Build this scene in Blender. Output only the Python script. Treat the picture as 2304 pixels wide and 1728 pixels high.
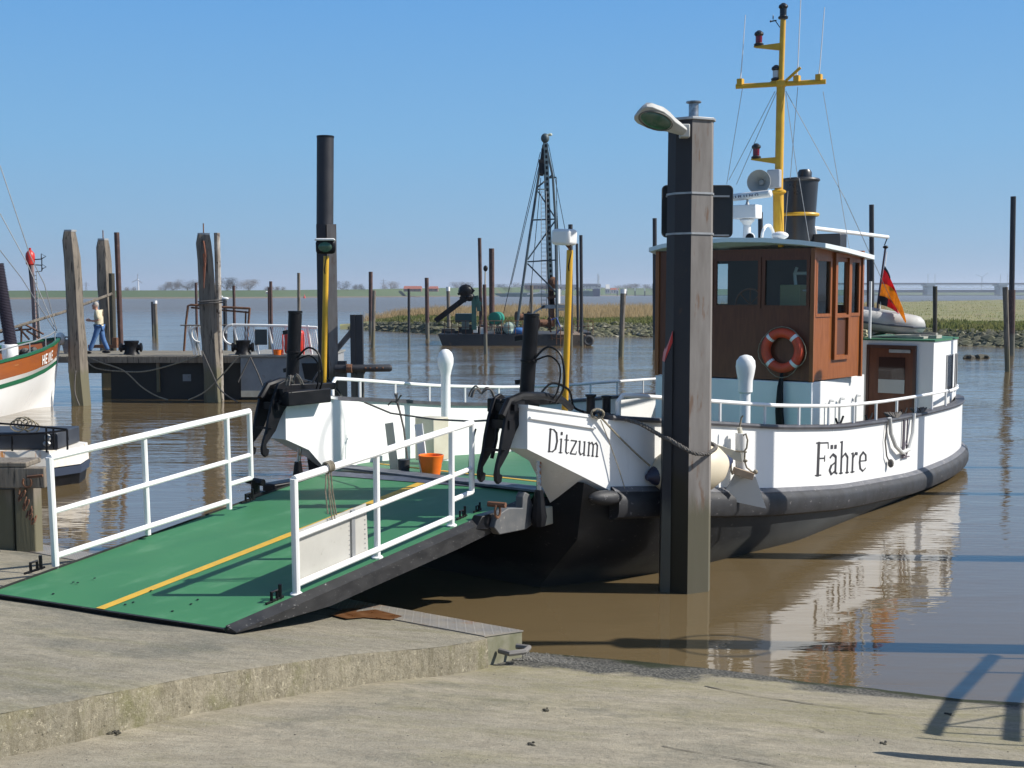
import bpy, math, random
from math import sin, cos, radians, pi, atan
from mathutils import Vector, Matrix, noise
random.seed(7)
for _o in list(bpy.data.objects): bpy.data.objects.remove(_o)
SC = bpy.context.scene
COL = SC.collection

# ------------------------------------------------------------------ camera
FPX = 2700.0; CAMH = 3.4; PITCH = atan(204 / FPX)
cam_d = bpy.data.cameras.new("camera")
cam_d.sensor_width = 36; cam_d.lens = 36 * FPX / 2304
cam_d.clip_start = 0.1; cam_d.clip_end = 12000
cam = bpy.data.objects.new("camera", cam_d); COL.objects.link(cam)
cam.location = (0, 0, CAMH); cam.rotation_euler = (pi / 2 - PITCH, 0, 0)
SC.camera = cam
SC.render.resolution_x = 1024; SC.render.resolution_y = 768

# ------------------------------------------------------------------ world, sun, exposure
SUN_EL = radians(40)
SUN_DIR = Vector((cos(SUN_EL) * 0.9985, -cos(SUN_EL) * 0.055, sin(SUN_EL))).normalized()   # towards the sun (right of the camera)
w = bpy.data.worlds.new("World"); SC.world = w; w.use_nodes = True
nt = w.node_tree
sky = nt.nodes.new("ShaderNodeTexSky"); sky.sky_type = 'NISHITA'; sky.sun_disc = False
sky.sun_elevation = SUN_EL
sky.sun_rotation = math.atan2(SUN_DIR.x, SUN_DIR.y)
sky.altitude = 0; sky.air_density = 1.0; sky.dust_density = 0.6; sky.ozone_density = 2.2
SKS = 0.105                                    # sky strength
nt.nodes["Background"].inputs[1].default_value = SKS
# pale spring haze low in the sky: clear blue above, milky blue at the horizon
_g = nt.nodes.new("ShaderNodeTexCoord"); _s = nt.nodes.new("ShaderNodeSeparateXYZ"); nt.links.new(_g.outputs["Generated"], _s.inputs[0])
_r = nt.nodes.new("ShaderNodeValToRGB"); nt.links.new(_s.outputs[2], _r.inputs[0])
_e = _r.color_ramp.elements; HZ = [(0.0, (.225, .325, .435)), (.05, (.195, .350, .510)), (.12, (.155, .340, .555)), (.23, (.105, .285, .560)), (.5, (.07, .20, .47))]
while len(_e) < len(HZ): _e.new(.5)
for _i, (_p, _c) in enumerate(HZ): _e[_i].position = _p; _e[_i].color = tuple(x / SKS * .1 for x in _c) + (1,)
_m = nt.nodes.new("ShaderNodeMapRange"); nt.links.new(_s.outputs[2], _m.inputs[0]); _m.inputs[1].default_value = .28; _m.inputs[2].default_value = .6; _m.inputs[3].default_value = 1; _m.inputs[4].default_value = 0
_sc = nt.nodes.new("ShaderNodeVectorMath"); _sc.operation = 'SCALE'; _sc.inputs[3].default_value = 10.0; nt.links.new(_r.outputs[0], _sc.inputs[0])
_x = nt.nodes.new("ShaderNodeMix"); _x.data_type = 'RGBA'; nt.links.new(_m.outputs[0], _x.inputs[0]); nt.links.new(sky.outputs[0], _x.inputs[6]); nt.links.new(_sc.outputs[0], _x.inputs[7])
nt.links.new(_x.outputs[2], nt.nodes["Background"].inputs[0])
sl = bpy.data.lights.new("sun", 'SUN'); sl.energy = 5.0; sl.angle = radians(0.53); sl.color = (1.0, 0.95, 0.87)
so = bpy.data.objects.new("sun", sl); COL.objects.link(so)
so.rotation_euler = SUN_DIR.to_track_quat('Z', 'Y').to_euler(); so.location = (20, 0, 30)
SC.view_settings.view_transform = 'Standard'; SC.view_settings.look = 'None'
SC.view_settings.exposure = 0.42; SC.view_settings.gamma = 1; SC.view_settings.use_curve_mapping = False
SC.cycles.use_denoising = True
SC.cycles.max_bounces = 8; SC.cycles.transparent_max_bounces = 16; SC.cycles.volume_bounces = 0

# ------------------------------------------------------------------ turning a point of the survey photo into metres
def ray(x, y):
    a = (x - 1152) / FPX; b = (864 - y) / FPX
    return Vector((a, cos(PITCH) + b * sin(PITCH), -sin(PITCH) + b * cos(PITCH)))
def az(x, y, z=0.0):
    r = ray(x, y); t = (z - CAMH) / r.z; return Vector((r.x * t, r.y * t, z))
def ad(x, y, d):
    r = ray(x, y); t = d / r.y; return Vector((r.x * t, d, CAMH + r.z * t))
def on_plane(x, y, p, n):
    r = ray(x, y); o = Vector((0, 0, CAMH)); return o + r * ((p - o).dot(n) / r.dot(n))
def lerp(T, x):
    if x <= T[0][0]: return T[0][1]
    for a, b in zip(T, T[1:]):
        if x <= b[0]: return a[1] + (b[1] - a[1]) * (x - a[0]) / (b[0] - a[0])
    return T[-1][1]

# ------------------------------------------------------------------ objects
OFF = {}
def tag(o, label=None, cat=None, group=None, kind=None):
    if label: o["label"] = label
    if cat: o["category"] = cat
    if group: o["group"] = group
    if kind: o["kind"] = kind
    return o
def thing(name, label, cat, loc=(0, 0, 0), rotz=0, group=None, local=False):
    o = bpy.data.objects.new(name, None); COL.objects.link(o)
    o.empty_display_size = 0.2
    o.location = loc; o.rotation_euler = (0, 0, rotz)
    OFF[o.name] = Vector((0, 0, 0)) if local else Vector(loc)
    return tag(o, label, cat, group)

class MB:
    def __init__(s): s.v = []; s.f = []
    def add(s, vs, fs):
        n = len(s.v); s.v += [Vector(p) for p in vs]; s.f += [tuple(i + n for i in f) for f in fs]; return s
    def hexa(s, b, t):            # 4 bottom, 4 top points
        return s.add(list(b) + list(t), [(3, 2, 1, 0), (4, 5, 6, 7), (0, 1, 5, 4), (1, 2, 6, 5), (2, 3, 7, 6), (3, 0, 4, 7)])
    def box(s, x0, x1, y0, y1, z0, z1):
        return s.hexa([(x0, y0, z0), (x1, y0, z0), (x1, y1, z0), (x0, y1, z0)], [(x0, y0, z1), (x1, y0, z1), (x1, y1, z1), (x0, y1, z1)])
    def bar(s, p, q, w, h, up=(0, 0, 1)):
        p = Vector(p); q = Vector(q); d = (q - p).normalized(); up = Vector(up)
        if abs(d.dot(up)) > .98: up = Vector((0, 1, 0))
        a = d.cross(up).normalized() * w / 2; b = a.cross(d).normalized() * h / 2
        c = [p - a - b, p + a - b, p + a + b, p - a + b]; e = [x + (q - p) for x in c]
        return s.add(c + e, [(0, 1, 2, 3), (7, 6, 5, 4), (0, 4, 5, 1), (1, 5, 6, 2), (2, 6, 7, 3), (3, 7, 4, 0)])
    def tube(s, pts, r, n=8, closed=False):
        pts = [Vector(p) for p in pts]; m = len(pts)
        rr = r if isinstance(r, (list, tuple)) else [r] * m
        ref = None; rings = []
        for i, p in enumerate(pts):
            if closed: d = pts[(i + 1) % m] - pts[i - 1]
            else: d = pts[min(i + 1, m - 1)] - pts[max(i - 1, 0)]
            if d.length < 1e-9: d = Vector((0, 0, 1))
            d.normalize()
            if ref is None:
                ref = Vector((0, 0, 1)) if abs(d.z) < .9 else Vector((1, 0, 0))
            a = (ref - d * ref.dot(d))
            if a.length < 1e-6: a = d.orthogonal()
            a.normalize(); ref = a; b = d.cross(a)
            rings.append([p + (a * cos(2 * pi * k / n) + b * sin(2 * pi * k / n)) * rr[i] for k in range(n)])
        base = len(s.v)
        for g in rings: s.v += g
        for i in range(m if closed else m - 1):
            j = (i + 1) % m
            for k in range(n):
                l = (k + 1) % n
                s.f.append((base + i * n + k, base + i * n + l, base + j * n + l, base + j * n + k))
        if not closed:
            s.f.append(tuple(base + k for k in reversed(range(n)))); s.f.append(tuple(base + (m - 1) * n + k for k in range(n)))
        return s
    def lathe(s, prof, c, axis=(0, 0, 1), n=16, caps=True):   # prof: (radius, height)
        ax = Vector(axis).normalized(); c = Vector(c)
        return s.tube_prof([c + ax * h for r, h in prof], [r for r, h in prof], ax, n, caps)
    def tube_prof(s, pts, rr, ax, n, caps=True):
        a = ax.orthogonal().normalized(); b = ax.cross(a); base = len(s.v); m = len(pts)
        for p, r in zip(pts, rr):
            s.v += [p + (a * cos(2 * pi * k / n) + b * sin(2 * pi * k / n)) * max(r, 1e-4) for k in range(n)]
        for i in range(m - 1):
            for k in range(n):
                l = (k + 1) % n
                s.f.append((base + i * n + k, base + i * n + l, base + (i + 1) * n + l, base + (i + 1) * n + k))
        if caps: s.f.append(tuple(base + k for k in reversed(range(n)))); s.f.append(tuple(base + (m - 1) * n + k for k in range(n)))
        return s
    def prism(s, poly, o, ax, ay, t):   # polygon in the plane (ax, ay), thickness vector t
        o = Vector(o); ax = Vector(ax); ay = Vector(ay); t = Vector(t); n = len(poly)
        a = [o + ax * p[0] + ay * p[1] - t / 2 for p in poly]; b = [p + t for p in a]
        return s.add(a + b, [tuple(reversed(range(n))), tuple(range(n, 2 * n))] + [(i, (i + 1) % n, n + (i + 1) % n, n + i) for i in range(n)])
    def ell(s, c, rx, ry, rz, n=16, m=10, ax=None):
        c = Vector(c); A = ax or (Vector((1, 0, 0)), Vector((0, 1, 0)), Vector((0, 0, 1))); base = len(s.v)
        for i in range(m + 1):
            t = pi * i / m
            for k in range(n):
                p = 2 * pi * k / n
                s.v.append(c + A[0] * (rx * sin(t) * cos(p)) + A[1] * (ry * sin(t) * sin(p)) + A[2] * (rz * cos(t)))
        for i in range(m):
            for k in range(n):
                l = (k + 1) % n
                s.f.append((base + i * n + k, base + (i + 1) * n + k, base + (i + 1) * n + l, base + i * n + l))
        return s
    def build(s, name, mat, parent=None, bevel=0, flat=False, label=None, angle=35, org=None, keep=False):
        off = Vector((0, 0, 0))
        if parent is not None: off = OFF[parent.name]
        elif not keep:
            zs = min(p.z for p in s.v)
            off = Vector(org) if org is not None else Vector((sum(p.x for p in s.v) / len(s.v), sum(p.y for p in s.v) / len(s.v), zs))
        me = bpy.data.meshes.new(name)
        me.from_pydata([tuple(p - off) for p in s.v], [], s.f)
        me.validate(verbose=False)
        if not flat:
            me.shade_smooth(); me.set_sharp_from_angle(angle=radians(angle))
        me.materials.append(mat)
        o = bpy.data.objects.new(name, me); COL.objects.link(o)
        if parent is not None: o.parent = parent; OFF[o.name] = off
        else: o.location = off; OFF[o.name] = off
        if bevel:
            b = o.modifiers.new("bevel", 'BEVEL'); b.width = bevel; b.segments = 2; b.limit_method = 'ANGLE'; b.angle_limit = radians(40)
        if label: o["label"] = label
        return o

def fixn(mb):   # outward normals through bmesh
    import bmesh
    bm = bmesh.new(); vs = [bm.verts.new(p) for p in mb.v]
    for f in mb.f:
        try: bm.faces.new([vs[i] for i in f])
        except Exception: pass
    bmesh.ops.remove_doubles(bm, verts=bm.verts, dist=1e-5)
    bmesh.ops.recalc_face_normals(bm, faces=bm.faces)
    bm.verts.index_update()
    mb.v = [v.co.copy() for v in bm.verts]; mb.f = [tuple(v.index for v in f.verts) for f in bm.faces]
    bm.free(); return mb

def smoothp(P, k=6):
    P = [Vector(p) for p in P]; out = []
    for i in range(len(P) - 1):
        p0 = P[max(i - 1, 0)]; p1 = P[i]; p2 = P[i + 1]; p3 = P[min(i + 2, len(P) - 1)]
        for j in range(k):
            t = j / k; out.append(.5 * ((2 * p1) + (-p0 + p2) * t + (2 * p0 - 5 * p1 + 4 * p2 - p3) * t * t + (-p0 + 3 * p1 - 3 * p2 + p3) * t ** 3))
    return out + [P[-1]]
def catenary(p, q, sag, n=14):
    p = Vector(p); q = Vector(q)
    return [p.lerp(q, i / n) - Vector((0, 0, sag * 4 * (i / n) * (1 - i / n))) for i in range(n + 1)]

# ------------------------------------------------------------------ materials
MATS = {}
def mat(name, col, rough=.5, metal=0, c2=None, scale=3.0, amt=.5, bump=0, bscale=None, stretch=(1, 1, 1), detail=6,
        c3=None, s3=8, t3=(.6, .7), spec=.5, water=None, world=False, coat=0):
    """base colour mixed with c2 by noise, spots of c3 past a threshold, a band of dirt near the water"""
    if name in MATS: return MATS[name]
    m = bpy.data.materials.new(name); m.use_nodes = True; nt = m.node_tree; N = nt.nodes; L = nt.links
    b = N["Principled BSDF"]; b.inputs["Roughness"].default_value = rough; b.inputs["Metallic"].default_value = metal
    b.inputs["Specular IOR Level"].default_value = spec
    if coat: b.inputs["Coat Weight"].default_value = coat; b.inputs["Coat Roughness"].default_value = .15
    col = tuple(col) + (1,)
    tc = N.new("ShaderNodeTexCoord"); mp = N.new("ShaderNodeMapping"); mp.inputs["Scale"].default_value = stretch
    geo = N.new("ShaderNodeNewGeometry")
    L.new(geo.outputs["Position"] if world else tc.outputs["Object"], mp.inputs[0])
    def noi(sc, det=detail, rg=.6):
        n = N.new("ShaderNodeTexNoise"); n.inputs["Scale"].default_value = sc; n.inputs["Detail"].default_value = det; n.inputs["Roughness"].default_value = rg
        L.new(mp.outputs[0], n.inputs["Vector"]); return n
    def mixc(fac, a, bcol):
        x = N.new("ShaderNodeMix"); x.data_type = 'RGBA'
        L.new(fac, x.inputs[0])
        if isinstance(a, tuple): x.inputs[6].default_value = a
        else: L.new(a, x.inputs[6])
        if isinstance(bcol, tuple): x.inputs[7].default_value = bcol
        else: L.new(bcol, x.inputs[7])
        return x.outputs[2]
    def ramp(src, lo, hi, to=1.0):
        r = N.new("ShaderNodeMapRange"); r.inputs[1].default_value = lo; r.inputs[2].default_value = hi; r.inputs[4].default_value = to
        r.interpolation_type = 'SMOOTHSTEP'; L.new(src, r.inputs[0]); return r.outputs[0]
    cur = col
    n1 = noi(scale)
    if c2 is not None:
        cur = mixc(ramp(n1.outputs[0], .5 - amt * .35, .5 + amt * .35), cur, tuple(c2) + (1,))
    if c3 is not None:
        n3 = noi(s3, 8, .65); cur = mixc(ramp(n3.outputs[0], t3[0], t3[1]), cur, tuple(c3) + (1,))
    if water is not None:     # (height, colour): stain left by the tide
        sx = N.new("ShaderNodeSeparateXYZ"); L.new(geo.outputs["Position"], sx.inputs[0])
        ad_ = N.new("ShaderNodeMath"); ad_.operation = 'MULTIPLY_ADD'; L.new(n1.outputs[0], ad_.inputs[0]); ad_.inputs[1].default_value = -.5
        L.new(sx.outputs[2], ad_.inputs[2])
        cur = mixc(ramp(ad_.outputs[0], water[0] - .35, water[0] - .05), tuple(water[1]) + (1,), cur)
    if isinstance(cur, tuple): b.inputs["Base Color"].default_value = cur
    else: L.new(cur, b.inputs["Base Color"])
    r1 = N.new("ShaderNodeMapRange"); L.new(n1.outputs[0], r1.inputs[0]); r1.inputs[1].default_value = .25; r1.inputs[2].default_value = .75
    r1.inputs[3].default_value = max(.02, rough - .08); r1.inputs[4].default_value = min(1, rough + .12); L.new(r1.outputs[0], b.inputs["Roughness"])
    if bump:
        nb = noi(bscale or scale * 4, 6); bp = N.new("ShaderNodeBump"); bp.inputs["Strength"].default_value = min(1, bump * 10); bp.inputs["Distance"].default_value = bump * .3
        L.new(nb.outputs[0], bp.inputs["Height"]); L.new(bp.outputs[0], b.inputs["Normal"])
    MATS[name] = m; return m

WHITE = mat("white_paint", (.78, .78, .77), .35, c2=(.72, .72, .70), scale=1.5, amt=.8, c3=(.55, .5, .42), s3=5, t3=(.66, .8), bump=.004, bscale=6)
WHULL = mat("white_hull_paint", (.80, .80, .79), .3, c2=(.73, .73, .71), scale=.9, amt=.8, c3=(.50, .40, .28), s3=3.5, t3=(.66, .84), bump=.010, bscale=2.2, stretch=(2.2, 2.2, .5), detail=9)
BEIGE = mat("cream_paint", (.55, .52, .42), .5, c2=(.48, .44, .34), scale=3)
BLACK = mat("black_paint", (.005, .0055, .007), .42, c2=(.010, .010, .012), scale=5, c3=(.05, .035, .028), s3=14, t3=(.66, .74), bump=.006, bscale=20, spec=.2)
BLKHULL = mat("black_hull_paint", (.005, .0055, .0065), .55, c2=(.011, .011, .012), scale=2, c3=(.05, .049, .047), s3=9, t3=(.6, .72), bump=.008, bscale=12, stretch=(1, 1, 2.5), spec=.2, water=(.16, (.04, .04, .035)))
RUBBER = mat("grey_black_rubber", (.022, .023, .027), .6, c2=(.012, .0125, .015), scale=4, c3=(.2, .19, .19), s3=16, t3=(.6, .72), bump=.01, bscale=25)
CAPR = mat("dark_cap_rail", (.045, .047, .055), .5, c2=(.07, .07, .08), scale=6)
GREEN = mat("green_deck_paint", (.030, .130, .060), .62, c2=(.042, .155, .078), scale=1.6, amt=.9, c3=(.12, .22, .15), s3=2.6, t3=(.62, .78), bump=.004, bscale=60, stretch=(1, 1, 1))
GREENR = mat("green_ramp_paint", (.030, .142, .056), .6, c2=(.042, .178, .074), scale=1.3, amt=1, c3=(.075, .205, .105), s3=2.6, t3=(.50, .74), bump=.006, bscale=50, stretch=(1.5, .6, 1), detail=9)
YELLOW = mat("yellow_paint", (.62, .36, .02), .45, c2=(.55, .30, .02), scale=6, c3=(.25, .15, .05), s3=15, t3=(.7, .8))
YLINE = mat("yellow_line_paint", (.60, .36, .035), .6, c2=(.50, .31, .04), scale=9, c3=(.35, .3, .1), s3=20, t3=(.62, .7))
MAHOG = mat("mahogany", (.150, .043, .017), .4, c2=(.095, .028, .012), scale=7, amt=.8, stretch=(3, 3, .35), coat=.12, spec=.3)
MAHOGL = mat("light_mahogany", (.29, .092, .021), .38, c2=(.20, .060, .015), scale=6, amt=.8, stretch=(3, 3, .35), coat=.15, spec=.35)  # lighter brown than the front wood, for sides, door and posts
STEEL = mat("galvanised_steel", (.38, .39, .39), .5, .6, c2=(.3, .31, .32), scale=8)
PLATE = mat("aluminium_plate", (.50, .49, .45), .5, .15, c2=(.42, .41, .37), scale=3, amt=.9, c3=(.3, .28, .24), s3=9, t3=(.62, .75))
RUST = mat("rusty_steel", (.17, .075, .035), .85, c2=(.09, .045, .03), scale=9, bump=.01)
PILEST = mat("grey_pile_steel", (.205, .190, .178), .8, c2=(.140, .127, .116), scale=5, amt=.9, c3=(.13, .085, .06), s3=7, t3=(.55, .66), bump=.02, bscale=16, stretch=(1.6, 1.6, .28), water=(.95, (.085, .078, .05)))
PILEDK = mat("dark_pile_steel", (.026, .027, .033), .6, c2=(.042, .040, .042), scale=2.2, amt=.9, c3=(.09, .055, .04), s3=5, t3=(.62, .72), bump=.01, bscale=16, spec=.25, water=(1.35, (.035, .03, .018)))  # darker pile steel for the left halves of dolphin and tall beam
PILERUST = mat("rust_brown_pile", (.085, .045, .038), .85, c2=(.055, .035, .033), scale=3, c3=(.13, .08, .06), s3=7, t3=(.55, .7), bump=.01, water=(1.1, (.12, .115, .09)))
PILEBLK = mat("black_tarred_pile", (.011, .012, .017), .55, c2=(.02, .021, .026), scale=3, bump=.006, water=(.9, (.08, .078, .06)))
WOOD = mat("weathered_wood", (.215, .185, .145), .9, c2=(.105, .09, .075), scale=7, amt=1, c3=(.035, .03, .025), s3=11, t3=(.54, .64), bump=.05, bscale=14, stretch=(1.6, 1.6, .16), water=(1.0, (.13, .12, .075)))
WOODLT = mat("pale_birch_pole", (.38, .35, .31), .85, c2=(.22, .19, .16), scale=5, c3=(.07, .05, .04), s3=8, t3=(.56, .62), stretch=(1, 1, .7), bump=.015)
WOODDK = mat("dark_wet_wood", (.035, .032, .026), .8, c2=(.06, .055, .035), scale=5, stretch=(1, 1, .3), bump=.02)
PLANK = mat("grey_planks", (.19, .17, .135), .9, c2=(.13, .12, .095), scale=8, stretch=(.2, 2, 1), bump=.02)
ROPE = mat("hemp_rope", (.30, .26, .19), .95, c2=(.17, .15, .11), scale=30, bump=.01)
ROPEDK = mat("dark_rope", (.075, .068, .06), .95, c2=(.14, .13, .12), scale=35, bump=.02)
GLASSG = mat("lamp_glass_green", (.03, .10, .06), .12, c2=(.09, .14, .1), scale=12)
RED = mat("red_paint", (.55, .03, .015), .4, c2=(.4, .02, .015), scale=5)
ORANGE = mat("orange_plastic", (.85, .17, .01), .42, c2=(.75, .14, .01), scale=5)
ORBUOY = mat("orange_buoy_foam", (.70, .062, .018), .5, c2=(.5, .06, .02), scale=5)
GREYP = mat("grey_hull_paint", (.27, .28, .29), .6, c2=(.22, .23, .24), scale=2, c3=(.16, .11, .08), s3=6, t3=(.6, .68), bump=.006)
FENDER = mat("cream_fender", (.62, .55, .42), .5, c2=(.55, .48, .35), scale=2.5, amt=.9, c3=(.4, .34, .24), s3=6, t3=(.66, .8))
NAVY = mat("navy_rubber", (.02, .025, .06), .4)
GREYINF = mat("grey_inflatable_fabric", (.45, .44, .42), .6, c2=(.38, .38, .36), scale=4)
TEALM = mat("teal_machine_paint", (.02, .11, .09), .6, c2=(.03, .07, .06), scale=4, c3=(.1, .06, .04), s3=10, t3=(.6, .7))
INTER = mat("cabin_interior_wood", (.06, .03, .018), .6)
SKIN = mat("skin", (.50, .26, .18), .6)
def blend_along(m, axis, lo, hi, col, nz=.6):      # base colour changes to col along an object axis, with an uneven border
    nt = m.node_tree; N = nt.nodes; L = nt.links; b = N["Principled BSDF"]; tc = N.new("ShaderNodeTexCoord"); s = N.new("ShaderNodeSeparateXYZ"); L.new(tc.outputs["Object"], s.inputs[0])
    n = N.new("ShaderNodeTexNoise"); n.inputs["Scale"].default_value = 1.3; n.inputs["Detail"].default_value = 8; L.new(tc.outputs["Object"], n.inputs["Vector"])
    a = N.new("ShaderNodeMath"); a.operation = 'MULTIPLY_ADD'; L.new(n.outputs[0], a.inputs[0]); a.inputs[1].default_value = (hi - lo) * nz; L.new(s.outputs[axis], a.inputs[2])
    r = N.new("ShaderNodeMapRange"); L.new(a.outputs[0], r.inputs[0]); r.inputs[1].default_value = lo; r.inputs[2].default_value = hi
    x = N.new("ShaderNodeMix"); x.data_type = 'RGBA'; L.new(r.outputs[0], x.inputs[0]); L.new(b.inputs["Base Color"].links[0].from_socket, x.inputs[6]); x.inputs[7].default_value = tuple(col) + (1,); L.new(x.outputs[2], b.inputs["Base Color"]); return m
blend_along(BLKHULL, 1, 4.2, 9, (.065, .07, .072))  # bow's shade painted in as near-black; the grey aft is weathering
def leafy(m, f=.5):       # thin stuff that lets light through
    nt = m.node_tree; N = nt.nodes; L = nt.links; b = N["Principled BSDF"]; o = N["Material Output"]; t = N.new("ShaderNodeBsdfTranslucent"); x = N.new("ShaderNodeMixShader"); x.inputs[0].default_value = f
    if b.inputs["Base Color"].links: L.new(b.inputs["Base Color"].links[0].from_socket, t.inputs[0])
    else: t.inputs[0].default_value = b.inputs["Base Color"].default_value
    L.new(b.outputs[0], x.inputs[1]); L.new(t.outputs[0], x.inputs[2]); L.new(x.outputs[0], o.inputs[0]); return m
def glass(name, tint=(.7, .8, .8), rough=.02, see=.75):
    m = bpy.data.materials.new(name); m.use_nodes = True; nt = m.node_tree; N = nt.nodes; L = nt.links
    N.remove(N["Principled BSDF"]); o = N["Material Output"]
    g = N.new("ShaderNodeBsdfGlossy"); g.inputs["Roughness"].default_value = rough
    t = N.new("ShaderNodeBsdfTransparent"); t.inputs[0].default_value = tint + (1,)
    f = N.new("ShaderNodeFresnel"); f.inputs[0].default_value = 1.5; mx = N.new("ShaderNodeMixShader")
    L.new(f.outputs[0], mx.inputs[0]); L.new(t.outputs[0], mx.inputs[1]); L.new(g.outputs[0], mx.inputs[2]); L.new(mx.outputs[0], o.inputs[0])
    return m
GLASS = glass("window_glass")
# ------------------------------------------------------------------ the setting
def water_mat():
    m = bpy.data.materials.new("muddy_river_water"); m.use_nodes = True; nt = m.node_tree; N = nt.nodes; L = nt.links
    b = N["Principled BSDF"]; b.inputs["Roughness"].default_value = .03; b.inputs["IOR"].default_value = 1.62
    geo = N.new("ShaderNodeNewGeometry")
    def noi(sx, sy, sc, det, rg=.5):
        mp = N.new("ShaderNodeMapping"); mp.inputs["Scale"].default_value = (sx, sy, 1); L.new(geo.outputs["Position"], mp.inputs[0])
        n = N.new("ShaderNodeTexNoise"); n.inputs["Scale"].default_value = sc; n.inputs["Detail"].default_value = det; n.inputs["Roughness"].default_value = rg
        L.new(mp.outputs[0], n.inputs["Vector"]); return n.outputs[0]
    mix = N.new("ShaderNodeMix"); mix.data_type = 'RGBA'; L.new(noi(1, 1, .25, 3), mix.inputs[0])
    mix.inputs[6].default_value = (.112, .081, .041, 1); mix.inputs[7].default_value = (.140, .102, .053, 1); L.new(mix.outputs[2], b.inputs["Base Color"])
    # ripples: short wavelets, longer swell, stilled in patches and close to the slipway
    def mul(a, c):
        x = N.new("ShaderNodeMath"); x.operation = 'MULTIPLY'; L.new(a, x.inputs[0])
        if isinstance(c, float): x.inputs[1].default_value = c
        else: L.new(c, x.inputs[1])
        return x.outputs[0]
    def add(a, c):
        x = N.new("ShaderNodeMath"); x.operation = 'ADD'; L.new(a, x.inputs[0]); L.new(c, x.inputs[1]); return x.outputs[0]
    sep = N.new("ShaderNodeSeparateXYZ"); L.new(geo.outputs["Position"], sep.inputs[0])
    r = N.new("ShaderNodeMapRange"); L.new(sep.outputs[1], r.inputs[0]); r.inputs[1].default_value = 10; r.inputs[2].default_value = 30; r.inputs[3].default_value = .22; r.inputs[4].default_value = 1
    p = N.new("ShaderNodeMapRange"); L.new(noi(.5, 1, .16, 2), p.inputs[0]); p.inputs[1].default_value = .4; p.inputs[2].default_value = .62; p.inputs[3].default_value = .45; p.inputs[4].default_value = 1
    amp = mul(r.outputs[0], p.outputs[0])
    h = add(add(mul(noi(.45, 1.5, 5.5, 2), .014), mul(noi(.4, 1.3, 1.6, 2), .045)), mul(noi(.6, 1, .35, 1), .05))
    fr = N.new("ShaderNodeMapRange"); L.new(sep.outputs[1], fr.inputs[0]); fr.inputs[1].default_value = 35; fr.inputs[2].default_value = 220; fr.inputs[3].default_value = 1; fr.inputs[4].default_value = 5
    h = mul(mul(h, amp), fr.outputs[0])
    bp = N.new("ShaderNodeBump"); bp.inputs["Strength"].default_value = 1; bp.inputs["Distance"].default_value = 1.0
    L.new(h, bp.inputs["Height"]); L.new(bp.outputs[0], b.inputs["Normal"])
    rr = N.new("ShaderNodeMapRange"); L.new(sep.outputs[1], rr.inputs[0]); rr.inputs[1].default_value = 35; rr.inputs[2].default_value = 250; rr.inputs[3].default_value = .03; rr.inputs[4].default_value = .30; L.new(rr.outputs[0], b.inputs["Roughness"])
    return m
mb = MB(); mb.add([(-900, -30, 0), (4500, -30, 0), (4500, 9000, 0), (-900, 9000, 0)][:0] + [(-3500, -60, 0), (3500, -60, 0), (7000, 9000, 0), (-7000, 9000, 0)], [(0, 1, 2, 3)])
tag(mb.build("river_water", water_mat(), org=(0, 0, 0)), "muddy brown river water with small ripples", kind="structure")

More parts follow.
